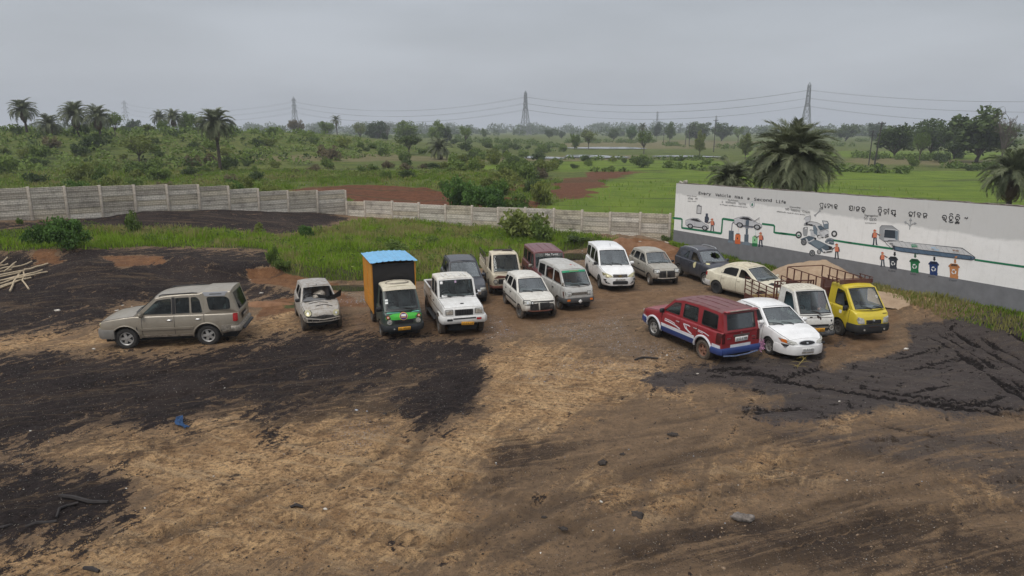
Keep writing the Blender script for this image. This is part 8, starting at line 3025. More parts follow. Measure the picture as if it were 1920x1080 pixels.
# ---- 12 navy hatchback with broken screen
def v_navy():
 P = paint('navy_paint', (.022,.026,.040),.35,0,.35, seed=21, mud=(.13,.11,.09))
 S = dict(name='wrecked_car', label='dark navy hatchback with holed windscreen, parked by the mural wall', cat='car', paint=P,
  deck=[(-1.75,.98),(-1.6,1.0),(.74,.98),(.85,.98),(1.3,.92),(1.62,.80),(1.78,.66)],
  plan=[(-1.75,.66),(-1.6,.74),(-1.1,.80),(1.0,.80),(1.4,.77),(1.65,.68),(1.78,.55)],
  bot=[(-1.75,.42),(-1.4,.30),(1.4,.30),(1.78,.36)],
  wheels=(-1.15,1.22), wr=.30, tw=.175, track=1.40, arch=.36, rim='alloy6', rim_mat=M['alloy'],
  A=(.84,.98), B=(.16,1.46), roofpts=[(-.3,1.51),(-.9,1.49)], C=(-1.36,1.42), D=(-1.70,1.0), zroof=1.48, yroof=.58,
  doors=[(-.22,.76),(-1.0,-.22)], floor=.4, hood=(.9,1.62),
  windows=[win([(-.15,1.03),(.68,1.02),(.16,1.39),(-.15,1.43)], open=(-1,)), win([(-1.28,1.10),(-.40,1.04),(-.40,1.43),(-1.1,1.40)],.06)],
  seats=[(-.05,(.34,-.34)),(-.85,(0,))], seat_mat=M['seat_tan'], ws_glass=M['glass_crack'], ws_broken=[(.14,.50),(.20,.42),(.19,.34),(.30,.36),(.33,.24),(.40,.33),(.47,.30),(.50,.40),(.58,.46),(.54,.55),(.57,.66),(.48,.70),(.42,.82),(.36,.74),(.26,.80),(.22,.70),(.13,.68),(.17,.58)], crown=.04, ws_bulge=(.14,.07), steer=.15)
 loc, a = place(1320.8,535,-1,-72, S)
 c = Car(S, loc, a)
 for sd in (1,-1):
  b = MB(); b.path([(.12, sd * .53,1.52),(.0, sd * .54,1.575),(-.5, sd * .54,1.60),(-1.0, sd * .54,1.575),(-1.15, sd * .53,1.52)],.02,6); b.build('roof_rail', M['chrome'], c.root)
 yl = mat('yellow_primer', (.55,.50,.28),.7, var=.2)
 c.side('primer_patch', ell2(.28,.82,.11,.14,14), yl, -1,.004,.01); c.side('primer_patch', ell2(.35,.95,.05,.05,10), yl, -1,.005,.01)
 c.deckdecal('primer_patch', ell2(1.0,-.5,.12,.10,10), yl, .016)
 c.headlamp(.40,.66,.70,.82); c.grille(-.35,.45,.35,.62); c.bumper(.34,.5,.04); c.handles((-.08,),.86, P)
 c.mirror(.66,1.04, P, sides=(1,)); c.wipers(((.55,.85),))

# ---- 13 cream sedan
def v_fiesta():
 P = paint('cream_paint', (.64,.60,.47),.38,.03,.28, seed=22)
 S = dict(name='sedan', label='cream sedan with dark rear windows, behind the rusty cage of the white truck', cat='car', paint=P,
  deck=[(-2.08,.80),(-2.02,.96),(-1.9,1.01),(-1.55,1.01),(-1.4,.96),(.82,.95),(.92,.95),(1.4,.90),(1.85,.80),(2.02,.70),(2.08,.60)],
  plan=[(-2.08,.62),(-1.95,.74),(-1.5,.83),(0,.845),(1.4,.82),(1.85,.73),(2.02,.62),(2.08,.52)],
  bot=[(-2.08,.36),(-1.8,.29),(1.6,.27),(2.08,.30)],
  wheels=(-1.25,1.25), wr=.31, tw=.19, track=1.46, arch=.36, rim='steel', rim_mat=M['dark'],
  A=(.90,.95), B=(.16,1.38), roofpts=[(-.2,1.43),(-.7,1.42)], C=(-1.0,1.36), D=(-1.62,1.01), zroof=1.42, yroof=.56,
  doors=[(-.15,.80),(-1.0,-.15)], floor=.4, hood=(.98,1.9),
  windows=[win([(-.09,1.0),(.70,.99),(.16,1.31),(-.09,1.345)], open=(-1,)), win([(-1.12,1.03),(-.20,1.0),(-.20,1.345),(-.66,1.34),(-.9,1.26)],.06, mat=M['glass_dark'])],
  seats=[(0,(.36,-.36)),(-.8,(0,))], seat_mat=M['seat_tan'], ws_glass=M['glass_screen'], ws_bulge=(.15,.08), crown=.04, shoulder=.95,
  roof_paint=paint('stained_cream_roof', (.58,.52,.38),.5,.12,.6, seed=23))
 loc, a = place(1342,551.3,-1,-58, S, 0)
 c = Car(S, loc, a)
 c.headlamp(.40,.62,.70,.78); c.grille(-.3,.60,.3,.68); c.bumper(.28,.5,.03, m=P); c.bumper(.34,.58,.05,.45, paint('white_bumper_paint', (.62,.62,.60),.4,0,.3, seed=24),-1, 'rear_bumper')
 c.handles((-.02,-.92),.84, P); c.mirror(.70,1.01, P); c.wipers()
 b = MB(); b.tube((-.1,0,1.50),(-.35,0,1.66),.006, n=5); b.build('aerial', M['black'], c.root)
 c.deckdecal('bonnet_opening', [(1.35,-.6),(1.75,-.45),(1.7,-.1),(1.3,-.3)], M['dark'],.012)
 for sd in (1,-1): c.side('sill_strip', rect2(-.85,.30,.85,.36), M['bare'], sd, .008,.02)
 for sd in (1,-1): c.side('tail_lamp', rect2(-2.02,.78,-1.88,.94,.02), M['lens_red'], sd, .012,.02)

# ---- 14 red SUV seen from behind
def v_tavera():
 P = paint('red_paint', (.24,.014,.022),.3,0,.16, seed=25)
 BL = paint('blue_lower_paint', (.016,.042,.17),.4,0,.06, seed=26, lowz=.5)
 WS = paint('white_band_paint', (.62,.64,.68),.4,0,.10, seed=27, lowz=.5)
 S = dict(name='suv', label='red people carrier with blue sills and white band, seen from behind in the mid yard', cat='car', paint=P,
  deck=[(-2.24,1.08),(-2.1,1.08),(.85,1.06),(.95,1.06),(1.4,1.0),(1.9,.92),(2.1,.84),(2.2,.74)],
  plan=[(-2.24,.78),(-2.18,.82),(-1.8,.845),(1.2,.845),(1.8,.80),(2.1,.70),(2.2,.58)],
  bot=[(-2.24,.46),(-1.9,.36),(1.6,.36),(2.2,.42)],
  wheels=(-1.42,1.27), wr=.335, tw=.205, track=1.46, arch=.40, rim='alloy5', rim_mat=M['alloy'], rim_mats={(0,1): M['rustrim']}, tyre_mats={(0,1): M['tyre_mud']}, flat={(0,1): .03},
  A=(.93,1.06), B=(.28,1.58), roofpts=[(-.2,1.67),(-1.0,1.71),(-1.8,1.70)], C=(-2.10,1.68), D=(-2.24,1.08), zroof=1.70, yroof=.68,
  doors=[(-.18,.80),(-1.10,-.18)], floor=.5, hood=(1.0,2.06), tuck=.95,
  windows=[win([(-.10,1.13),(.74,1.12),(.24,1.52),(-.10,1.58)],.07), win([(-1.04,1.13),(-.26,1.13),(-.26,1.60),(-.98,1.62)],.06), win([(-1.98,1.14),(-1.22,1.13),(-1.22,1.62),(-1.94,1.60)],.06, mat=M['glass_dark'])],
  seats=[(.1,(.38,-.38)),(-.8,(.38,-.38)),(-1.5,(0,))], rpil=.09, rtop=.13, rbot=.10, rear_glass=M['glass_dark'], glass=M['glass'],
  roof_paint=paint('sun_faded_red_roof', (.125,.035,.040),.6,.22,.45, seed=28, rustcol=(.04,.02,.02), mud=(.22,.15,.12)), ribs=4)
 p0 = G(1316.6,672.4); a = R_(114.5)
 lx, ly = -1.42,.73 + .08
 loc = (p0.x - (lx * math.cos(a) - ly * math.sin(a)), p0.y - (lx * math.sin(a) + ly * math.cos(a)))
 c = Car(S, loc, a)
 for sd in (1,-1):
  # blue lower flank and white band, following the arches
  for x0, x1 in ((-.98,.82),(-2.2,-1.86),(1.70,2.12)):
   c.side('blue_flank', rect2(x0,.37, x1,.56), BL, sd, .006,.012,2)
   c.side('white_band', rect2(x0,.56, x1,.67), WS, sd, .010,.016,2)
  for xw in S['wheels']:
   b = MB(); pts = []
   for k in range(15):
    t = math.pi * (.02 + .96 * k / 14)
    x, z = xw + .445 * math.cos(t),.335 + .445 * math.sin(t) * (.72 if False else 1)
    pts.append((x, sd * (c.sh.y(x, z) + .004), z))
   b.path(pts, .042,6); b.build('white_arch', WS, c.root)
  # swoosh print on the doors
  for pts, w_ in (([(.62,.80),(.3,.79),(0,.76),(-.25,.70)],.02),([(.62,.86),(.3,.85),(.05,.82)],.012),([(-.40,.93),(-.62,.94),(-.74,.92)],.014),([(-.40,.93),(-.50,.82),(-.80,.70)],.022),([(-.52,.90),(-.62,.78),(-.86,.70)],.016),([(-1.15,.92),(-1.5,.90),(-1.7,.86)],.010),([(-1.15,.88),(-1.4,.86)],.008)):
   top = [(x, z + w_) for x, z in pts]; bot_ = [(x, z - w_) for x, z in pts]
   c.side('swoosh', bot_ + top[::-1] if pts[0][0] < pts[-1][0] else top + bot_[::-1], WS, sd, .004,.006,1)
  c.side('tail_lamp', rect2(-2.22,.72,-2.02,1.06,.04), M['lens_smoke'], sd, .014,.03)
  c.rear('tail_lamp', rect2(min(sd * .66, sd * .775),.72, max(sd * .66, sd * .775),1.06,.03), M['lens_smoke'],.014,.03)
  b = MB(); b.box((.80, sd * .80,.50),(.015,.12,.3)); b.box((-1.88, sd * .80,.42),(.015,.12,.24)); b.build('mud_flap', M['black'], c.root)
 c.handles((-.08,-1.0),.93, M['chrome'])
 # tailgate
 c.rear('tailgate', rect2(-.64,.68,.64,1.07,.03), P, .008,.02)
 c.rear('white_band', rect2(-.80,.56,.80,.66), WS, .014,.02)
 c.rear('chrome_strip', rect2(-.33,.925,.33,.985,.01), M['chrome'],.03,.03,1)
 c.plate(.83, 'OD 05 AE 9898', M['plate_w'], end=-1, off=.03, w=.52, h=.15)
 c.rear('tailgate_badge', rect2(.42,.86,.58,.895), M['chrome'],.014,.012,1); c.rear('tailgate_badge', rect2(-.58,.84,-.44,.87), M['chrome'],.014,.012,1); c.rear('tailgate_badge', rect2(-.60,.74,-.48,.77), M['ink'],.014,.012,1)
 c.rear('tailgate_badge', ell2(0,1.03,.04,.02,10), M['chrome'],.014,.012,1)
 c.bumper(.36,.57,.06,.40, BL, -1, 'rear_bumper')
 b = MB(); b.path([(-2.30,.72,.34),(-2.36,.3,.31),(-2.36,-.2,.32),(-2.32,-.68,.36)],.022,5); b.build('bumper_edge', mat('scraped_blue', (.10,.13,.22),.7, var=.5, vscale=14), c.root)
 # spoiler lip above the rear window
 b = MB(); b.rbox((-2.16,0,1.735),(.16,1.32,.05),.02); b.build('spoiler', P, c.root)
 b = MB(); b.rbox((-2.22,.1,1.752),(.06,.82,.03),.01); b.build('brake_light_strip', M['bare'], c.root)
 c.mirror(.76,1.12, M['black']); c.bumper(.40,.62,.05,.45, BL)
 c.headlamp(.42,.66,.70,.84); c.grille(-.35,.68,.35,.8)
 c.wipers()
 # bunch of pink string tied to the bumper corner
 b = MB()
 rr = random.Random(3)
 for k in range(26):
  p = Vector((-2.30 + rr.uniform(-.05,.05),-.84 + rr.uniform(-.06,.04),.62 + rr.uniform(-.22,.14)))
  b.path([p, p + Vector((rr.uniform(-.05,.05), rr.uniform(-.05,.05),-.08)), p + Vector((rr.uniform(-.08,.08), rr.uniform(-.08,.08),-.14))],.011,4)
 b.build('ribbon_bunch', mat('pink_ribbon', (.45,.22,.35),.7, var=.5, vscale=20), c.root)

# ---- 15 white sedan
def v_accent():
 P = paint('white_sedan_paint', (.74,.74,.735),.25,0,.08, seed=29)
 S = dict(name='sedan', label='white sedan with oval black grille, beside the red people carrier', cat='car', paint=P,
  deck=[(-2.12,.80),(-2.05,.94),(-1.9,.98),(-1.5,.985),(-1.35,.93),(.88,.92),(.98,.925),(1.4,.87),(1.8,.78),(2.0,.69),(2.10,.58),(2.13,.48)],
  plan=[(-2.12,.62),(-1.98,.74),(-1.5,.815),(0,.835),(1.4,.82),(1.75,.76),(1.98,.64),(2.09,.50),(2.13,.40)],
  bot=[(-2.12,.34),(-1.8,.26),(1.6,.22),(2.13,.22)],
  wheels=(-1.22,1.22), wr=.295, tw=.185, track=1.44, arch=.345, rim='alloy6', rim_mat=M['alloy'],
  A=(.96,.925), B=(.22,1.32), roofpts=[(-.15,1.37),(-.65,1.36)], C=(-.98,1.31), D=(-1.58,.985), zroof=1.36, yroof=.56,
  doors=[(-.12,.82),(-1.0,-.12)], floor=.4, hood=(1.03,1.98),
  windows=[win([(-.06,.97),(.72,.96),(.22,1.25),(-.06,1.285)],.05, open=(-1,)), win([(-.86,.99),(-.18,.97),(-.18,1.285),(-.62,1.275)],.05, mat=M['glass']), win([(-1.2,1.0),(-.93,.99),(-.72,1.25),(-.82,1.22)],.03)],
  seats=[(0,(.36,-.36)),(-.8,(0,))], ws_glass=M['glass_screen'], ws_bulge=(.16,.09), crown=.045, shoulder=.94, ws_seal=.02, dash_mat=mat('pale_dashboard', (.20,.20,.18),.8))
 loc, a = place(1440,664.5,-1,-77, S)
 c = Car(S, loc, a)
 for sd in (1,-1):
  o = c.front('headlamp', [(sd * .34,.60),(sd * .58,.59),(sd * .74,.63),(sd * .76,.73),(sd * .58,.72),(sd * .38,.66)], M['lens'],.010,.03,2)
  c.front('indicator', [(sd * .64,.61),(sd * .74,.63),(sd * .765,.72),(sd * .66,.72)], M['amber'] if sd == -1 else M['lens_yellow'],.016,.03,1, parent=o)
 c.front('grille_surround', ell2(0,.625,.30,.075,26), M['chrome'],.008,.03,2)
 g = c.front('grille', ell2(0,.625,.275,.06,26), M['dark'],.014,.03,2)
 b = MB()
 for z in (.60,.625,.65):
  b.path([(c.sh.nose(y, z) + .02, y, z) for y in (-.22,-.1,0,.1,.22)],.006,4)
 b.build('grille_bar', M['black'], g)
 c.front('grille_badge', ell2(0,.625,.04,.025,12), M['chrome'],.024,.02,1)
 c.bumper(.24,.54,.045,.62, P)
 c.front('bumper_slot', rect2(-.58,.30,.58,.345,.02), M['bare'],.052,.02)
 c.plate(.43, 'OD 02 S 4471', M['plate_w'], off=.06, w=.42, h=.09)
 c.mirror(.74,1.0, P, size=(.11,.19,.13), out=.11)
 c.wipers(((.4,.66),(.66,.94)))
 c.handles((0,-.9),.80, P)
 for sd in (1,-1):
  c.side('rain_visor', [(-.08,1.255),(.20,1.25),(.55,1.06),(.60,1.075),(.22,1.29),(-.08,1.30)], M['black'], sd, .012,.014,1, upper=True)
  c.side('roof_drip', [(-.9,1.325),(.2,1.335),(.2,1.345),(-.9,1.335)], M['black'], sd, .004,.008,1, upper=True)
  c.side('tail_lamp', rect2(-2.08,.74,-1.92,.90,.02), M['lens_red'], sd, .012,.02)

# ---- cage of square rusty bars
def cage(c, x0, x1, yw, z0, z1, posts, rails, m, r=.02, ends=True, post_name='cage_post', rail_name='cage_rail', sides=(1,-1), z_front=None):
 for sd in sides:
  for k in range(posts):
   x = x0 + (x1 - x0) * k / (posts - 1)
   b = MB(); b.box((x, sd * yw, (z0 + z1) / 2),(2 * r, 2 * r, z1 - z0)); b.build(post_name, m, c.root)
  for z in rails:
   b = MB(); b.box(((x0 + x1) / 2, sd * yw, z),(x1 - x0 - 2 * r, 1.6 * r, 1.6 * r)); b.build(rail_name, m, c.root)
 if ends:
  for x in ((x0, x1) if ends is True else ends):
   for z in rails[-1:]:
    b = MB(); b.box((x, 0, z),(1.8 * r, 2 * yw - 2 * r, 1.8 * r)); b.build(rail_name, m, c.root)

# ---- 16 white truck with rusty cage
def v_ace():
 P = paint('flaking_white_paint', (.62,.61,.57),.5,.26,.35, seed=30, lowz=.9)
 S = truck_spec(P, name='caged_truck', label='white mini truck with a rusted caged bed, between white sedan and yellow truck',
     windows=[win([(.72,1.08),(1.52,1.08),(1.14,1.68),(.72,1.70)],.07, open=(1,-1))], ribs=7, roof_edge=.05, ws_bulge=(.12,.08),
     roof_paint=paint('flaking_cream_roof', (.56,.53,.44),.6,.36,.45, seed=31), ws_glass=M['glass'], seat_mat=mat('patterned_blue_seat', (.16,.24,.27),.9, var=.5, vscale=30))
 q = G(1517.5,544,1.80); a = R_(-82)
 loc = (q.x - 1.18 * math.cos(a), q.y - 1.18 * math.sin(a))
 c = Car(S, loc, a)
 chassis(c, -1.95)
 c.headlamp(.44,.52,.62,.70, M['lens'], round_=True, off=.03, bezel=M['black'])
 c.grille(-.42,.66,.42,.735,2, off=.012, barm=M['dark'])
 c.front('lower_grille', rect2(-.42,.50,.42,.60,.02), M['dark'],.010,.03)
 c.front('grille_bar', rect2(-.44,.61,.44,.65,.01), M['bare'],.02,.03)
 c.front('side_lamp', ell2(.52,.86,.03,.035,10), M['dark'],.012,.02,1)
 c.bumper(.33,.48,.07,.3, mat('scraped_black_bumper', (.05,.05,.05),.6, var=.7, vscale=14))
 c.plate(.55, 'OR 12 I 4202', M['plate_y'], off=.06, w=.50, h=.13)
 c.front('panel_seam', rect2(-.58,.955,.58,.968), M['rust_dark'],.008,.012,1)
 for y, z, w_, h_ in ((-.52,.97,.05,.03),(-.22,.98,.06,.02),(.05,.985,.05,.05),(.12,.94,.03,.06),(-.60,.88,.02,.1),(.58,.70,.02,.08),(-.45,.76,.05,.02)):
  c.front('rust_patch', ell2(y, z, w_, h_, 9), M['rust_dark'],.008,.012,1)
 c.front('emblem', ell2(0,.635,.05,.035,12), M['chrome'],.028,.02,1)
 c.wipers(((.4,.66),), M['rust_dark'])
 c.mirror(1.52,1.08, M['plate_w'], sides=(-1,), size=(.06,.16,.14), out=.1)
 b = MB(); b.rbox((1.42,.30,1.16),(.14,.12,.14),.05); b.build('cloth_doll', mat('pink_cloth', (.50,.28,.22),.8), c.root)
 # dropped bed with leaning side cages
 x0, x1, yw = -2.05,.16,.76
 for sd in (1,-1):
  b = MB(); b.box(((x0 + x1) / 2, sd * yw, .84),(x1 - x0,.03,.26)); b.build('bed_side', M['rust'], c.root)
 b = MB(); b.box(((x0 + x1) / 2,0,.72),(x1 - x0,2 * yw - .04,.05)); b.build('bed_floor', M['rust'], c.root)
 b = MB(); b.box((x0,-.0,.80),(.05,2 * yw - .04,.14)); b.build('bed_sill', paint('ochre_sill_paint', (.42,.30,.13),.6,.3,.5, seed=33), c.root)
 cage(c, x0, x1, yw, .98,1.62,5,(1.14,1.30,1.46,1.62), M['rust'],.017, ends=False)
 # head frame with diamond mesh behind the cab
 for y in (-yw, -.66,.66, yw):
  b = MB(); b.box((x1 + .02, y, 1.38),(.04,.04,1.12)); b.build('head_post', M['rust'], c.root)
 for z in (1.70,1.92):
  b = MB(); b.box((x1 + .02,0, z),(.045,2 * yw, .035)); b.build('head_rail', M['rust'], c.root)
 b = MB()
 n = 26
 for k in range(n):
  y = -yw + 2 * yw * k / n
  for d in (-1,1):
   y2 = y + d * .12
   if abs(y2) < yw: b.tube((x1 + .02 + .004 * d, y, 1.71),(x1 + .02 + .004 * d, y2,1.91),.006, n=4, caps=False)
 b.build('mesh_panel', M['rust'], c.root)

# ---- 17 yellow truck with cage
def v_yellow():
 P = paint('yellow_paint', (.56,.44,.025),.35,.02,.16, seed=34)
 S = truck_spec(P, name='caged_truck', label='yellow mini truck with dark bumper and a rusty cage, rightmost vehicle in the yard',
  deck=[(.30,1.10),(1.56,1.10),(1.66,1.09),(1.82,1.0),(1.92,.86),(1.96,.70),(1.97,.52)],
  plan=[(.30,.74),(1.4,.74),(1.62,.73),(1.80,.69),(1.90,.64),(1.97,.56)],
  A=(1.68,1.09), B=(1.12,1.72), roofpts=[(.9,1.78),(.6,1.79)], C=(.34,1.77), D=(.31,1.10), zroof=1.76, yroof=.61, wr=.30,
  windows=[win([(.70,1.13),(1.50,1.13),(1.10,1.66),(.70,1.70)],.08, open=(-1,1))], ws_bulge=(.13,.09), roof_edge=.06, ws_glass=M['glass_screen'], tyre_mat=M['rubber'], arch=.38)
 q = G(1614,538.5,1.78); a = R_(-78)
 loc = (q.x - 1.12 * math.cos(a), q.y - 1.12 * math.sin(a))
 c = Car(S, loc, a)
 chassis(c, -2.0)
 for sd in (1,-1):
  c.front('headlamp', [(sd * .36,.66),(sd * .60,.66),(sd * .64,.80),(sd * .60,.90),(sd * .40,.84)], M['lens'],.014,.03,2)
  c.front('fog_lamp', ell2(sd * .40,.45,.035,.035,12), M['lens'],.075,.02,1)
 c.grille(-.30,.64,.30,.78,6, vert=True, off=.012)
 c.front('grille_badge', ell2(0,.77,.05,.035,12), M['chrome'],.026,.02,1)
 c.bumper(.36,.63,.06,.42, mat('matt_black_bumper', (.018,.018,.018),.7))
 c.front('bumper_slot', rect2(-.22,.53,.22,.57), M['rust_dark'],.068,.02,1)
 c.front('name_print', rect2(.42,.965,.58,.985), M['ink'],.010,.012,1)
 c.wipers(((.14,.4),(.5,.78)))
 c.mirror(1.46,1.14, M['black'], sides=(-1,), size=(.08,.2,.2), out=.15)
 c.side('door_sticker', rect2(1.05,.86,1.18,.97,.02), M['plate_w'],-1,.006,.01,1)
 # star-shaped hole in the windscreen
 g = surface_pt(c.ws_lo, c.ws_hi, c.wb[0], c.wb[1],.15,.55,1,.01)
 pts = []
 for k in range(18):
  t = 2 * math.pi * k / 18; rr = .055 if k % 2 else .028
  pts.append((rr * math.cos(t), rr * 1.3 * math.sin(t)))
 b = MB(); b.add([(g.x - pz * .6, g.y + py_, g.z + pz * .8) for py_, pz in pts],[tuple(range(18))]); b.build('glass_break', M['plate_w'], c.root)
 b = MB(); b.add([(g.x + .006 - pz * .3, g.y + py_ * .5, g.z + .004 + pz * .42) for py_, pz in pts],[tuple(range(18))]); b.build('glass_hole', M['dark'], c.root)
 # bed
 x0, x1, yw = -2.15,.14,.80
 red = paint('oxide_red_paint', (.085,.022,.018),.6,.25,.4, seed=35)
 for sd in (1,-1):
  b = MB(); b.box(((x0 + x1) / 2, sd * yw, 1.14),(x1 - x0,.03,.66)); b.build('bed_side', red, c.root)
  for k in range(6):
   x = x0 + .06 + (x1 - x0 - .12) * k / 5
   b = MB(); b.box((x, sd * (yw + .022),1.14),(.045,.02,.64)); b.build('bed_rib', red, c.root)
 b = MB(); b.box(((x0 + x1) / 2,0,.80),(x1 - x0,2 * yw - .04,.05)); b.build('bed_floor', M['rust'], c.root)
 b = MB(); b.box((x1,0,1.2),(.03,2 * yw - .04,.8)); b.build('headboard', red, c.root)
 cage(c, x0, x1, yw, 1.47,1.92,6,(1.92,), M['rust'],.018, ends=(x0,))
 # ladder-like luggage tray over the cab
 b = MB(); b.box((.86,0,1.94),(.03,1.36,.16)); b.build('tray_board', red, c.root)
 for sd in (1,-1):
  for z in (1.93,2.06):
   b = MB(); b.box((.5, sd * .68, z),(.72,.025,.025)); b.build('tray_rail', M['rust'], c.root)
  for x in (.2,.45,.7):
   b = MB(); b.box((x, sd * .68,1.97),(.025,.025,.2)); b.build('tray_post', M['rust'], c.root)
 for x in (.25,.4,.55,.7):
  b = MB(); b.box((x, 0,1.90),(.025,1.34,.02)); b.build('tray_slat', M['rust'], c.root)

for fn in (v_safari, v_matiz, v_green, v_bolero, v_darksuv, v_creamtruck, v_maroon, v_omni, v_enjoy, v_navy, v_fiesta, v_tavera, v_accent, v_ace, v_yellow): fn()
v_alto('white'); v_alto('grey')
# ------------------------------------------------------------------ loose things in the yard
M['log'] = mat('peeled_wood', (.36,.29,.195),.8, var=.3, vscale=9, bump=.3)
M['plank'] = mat('weathered_plank', (.36,.32,.26),.85, var=.3, vscale=8)
def gpt(px, py, dz=0.0):
 """point on the terrain seen at px, py"""
 z = 0.0
 for _ in range(14):
  p = G(px, py, z); z = z * .55 + gz(p.x, p.y) * .45
 return Vector((p.x, p.y, z + dz))
cL = crop(0,330,.25)
GLG = 'peeled logs heaped at the left edge'
LOGS = [((-40,690),(110,560),.5, None),((-40,720),(62,612),.42, None),((-30,705),(66,686),.30, None),((35,750),(125,670),.45, None),((60,727),(250,664),.30, 'pale log sticking out highest on the right of the heap'),
  ((180,727),(366,675),.22, 'longest log reaching out to the right of the heap'),((-40,775),(190,730),.26, None),((-40,812),(250,742),.20, None),((170,775),(322,715),.14, None),((150,780),(358,727),.06, None),
  ((-40,868),(200,782),.08, None),((-40,835),(230,752),.14, None),((-40,735),(122,692),.34, None),((-40,790),(160,745),.30, None),((-40,760),(90,728),.38, None),((-30,850),(240,770),.03, None),((20,800),(240,748),.16, None),
  ((70,878),(155,727),.10, 'straight log lying out in front of the heap, left of the bent one'),((218,860),(172,727),.08, 'bent log lying out in front of the heap')]
for i, (a, c, dz, lab) in enumerate(LOGS):
 p, q = gpt(*cL([a])[0],0), gpt(*cL([c])[0],0)
 p.z += dz * .35 + .05; q.z += dz * (.3 if i < 17 else .2) + .05
 rr = random.Random(i)
 r = rr.uniform(.032,.048)
 d = q - p
 pts = [p + d * t + Vector((rr.uniform(-.03,.03), rr.uniform(-.03,.03), rr.uniform(-.02,.03))) for t in (0,.25,.5,.75,1)]
 if i == 18: pts[2] += Vector((-.10,-.05,0)); pts[1] += Vector((-.07,0,0))
 b = MB(); b.path(pts, [r, r * .97, r * .93, r * .9, r * .84],9)
 o = b.build('log', M['log'])
 tag(o, lab or 'pale peeled log lying in the heap at the left edge of the yard', 'log', GLG)

# timber by the mural corner
cP = crop(850,330,450 / 1920)
for a, c, lab in (((1500,490),(1720,548), 'long grey plank lying across the earth at the wall corner'),((1380,512),(1500,538), 'short plank left of the long one at the wall corner'),((1340,505),(1385,535), 'stub of timber left of the planks at the wall corner')):
 p, q = gpt(*cP([a])[0],.12), gpt(*cP([c])[0],.10)
 d = q - p
 b = MB(); b.rbox((0,0,0),(d.length, .14,.05),.012)
 o = b.build('plank', M['plank'], loc=(p + q) / 2); o.rotation_euler = d.to_track_quat('X', 'Z').to_euler()
 tag(o, lab, 'plank')

# heaps
def heap(name, label, cat, px, py, rx, ry, h, m, seed, rz=0.0, kind=None, n=44):
 p = gpt(px, py)
 g = np.linspace(-1.15,1.15, n)
 X, Y = np.meshgrid(g, g)
 ang = np.arctan2(Y, X)
 q = np.hypot(X, Y) * (1 + .12 * np.sin(2 * ang + seed) + .08 * np.sin(3 * ang + 2 * seed))
 Z = h * np.clip(1 - q ** 1.5,-.12,1) ** 1.0
 Z = np.where(q < 1, h * np.clip(1 - q ** 1.7,0,1) ** 1.15,0) - .10 * np.clip(q - .85,0,1) * 3
 wx, wy = X * rx, Y * ry
 Z += (fbm(wx + 50 + seed, wy + 20,.9,3,3) - .5) * .26 * h * np.clip(1.2 - q, 0,1) + (fbm(wx + 9, wy + 9,.22,2,4) - .5) * .10
 c, s = math.cos(rz), math.sin(rz)
 V = np.stack([(wx * c - wy * s).ravel(),(wx * s + wy * c).ravel(), Z.ravel() - .06],1)
 i = np.arange((n - 1) * (n - 1)); r_, c_ = i // (n - 1), i % (n - 1)
 F = np.stack([r_ * n + c_, r_ * n + c_ + 1,(r_ + 1) * n + c_ + 1,(r_ + 1) * n + c_],1)
 keep = (q.ravel()[F].min(1) < 1.12)
 o = link_mesh(name, np_mesh(name, V, F[keep], m, True), None, p)
 return tag(o, label, cat, kind=kind)
def soil(name, a, b2, spk):
 m, t, b, o = new_mat(name); N = NT(t); geo = N.n('NewGeometry'); P = geo.outputs['Position']
 n2 = N.noise(2.5,7,.66, P); n3 = N.noise(18,5,.7, P)
 c = N.mix(N.ramp(n2,.32,.68), a, b2); c = N.mix(N.ramp(n3,.58,.72,0,.7), c, spk)
 N.l(c, b.inputs['Base Color']); b.inputs['Roughness'].default_value = .95; b.inputs['Specular IOR Level'].default_value = .2
 N.bump(N.math('ADD', n3, N.noise(50,3,.6, P)),.8,.05, b); return m
M['sandpile'] = soil('pale_sand', (.33,.235,.155),(.44,.325,.225),(.22,.15,.10))
M['redsoil'] = soil('red_earth', (.17,.085,.045),(.27,.15,.085),(.10,.055,.03))
M['stone'] = soil('grey_stone_chips', (.16,.15,.14),(.30,.29,.28),(.48,.46,.44))
heap('sand_pile', 'big pale sand heap by the mural wall, behind the caged trucks', 'sand heap', 1528,548,3.4,2.3,1.55, M['sandpile'],1.0,-.9)
heap('sand_spill', 'low apron of sand spilling right of the yellow truck', 'sand heap', 1668,558,2.5,1.1,.20, M['sandpile'],2.2,-.9)
heap('earth_heap', 'heap of reddish earth left of the timber at the wall corner', 'earth heap', 1165,468,1.6,1.0,.75, M['redsoil'],3.0)
heap('earth_heap', 'flatter heap of reddish earth under the long plank', 'earth heap', 1220,468,2.0,1.1,.55, M['redsoil'],4.1)
heap('stone_heap', 'low grey heap of stone chips in the weeds by the mural wall', 'stone heap', 1780,572,1.9,.8,.30, M['stone'],5.0,-.8)
heap('earth_heap', 'low orange earth ridge right of the beige SUV', 'earth heap', 498,572,1.5,.45,.24, M['redsoil'],6.0,.1)

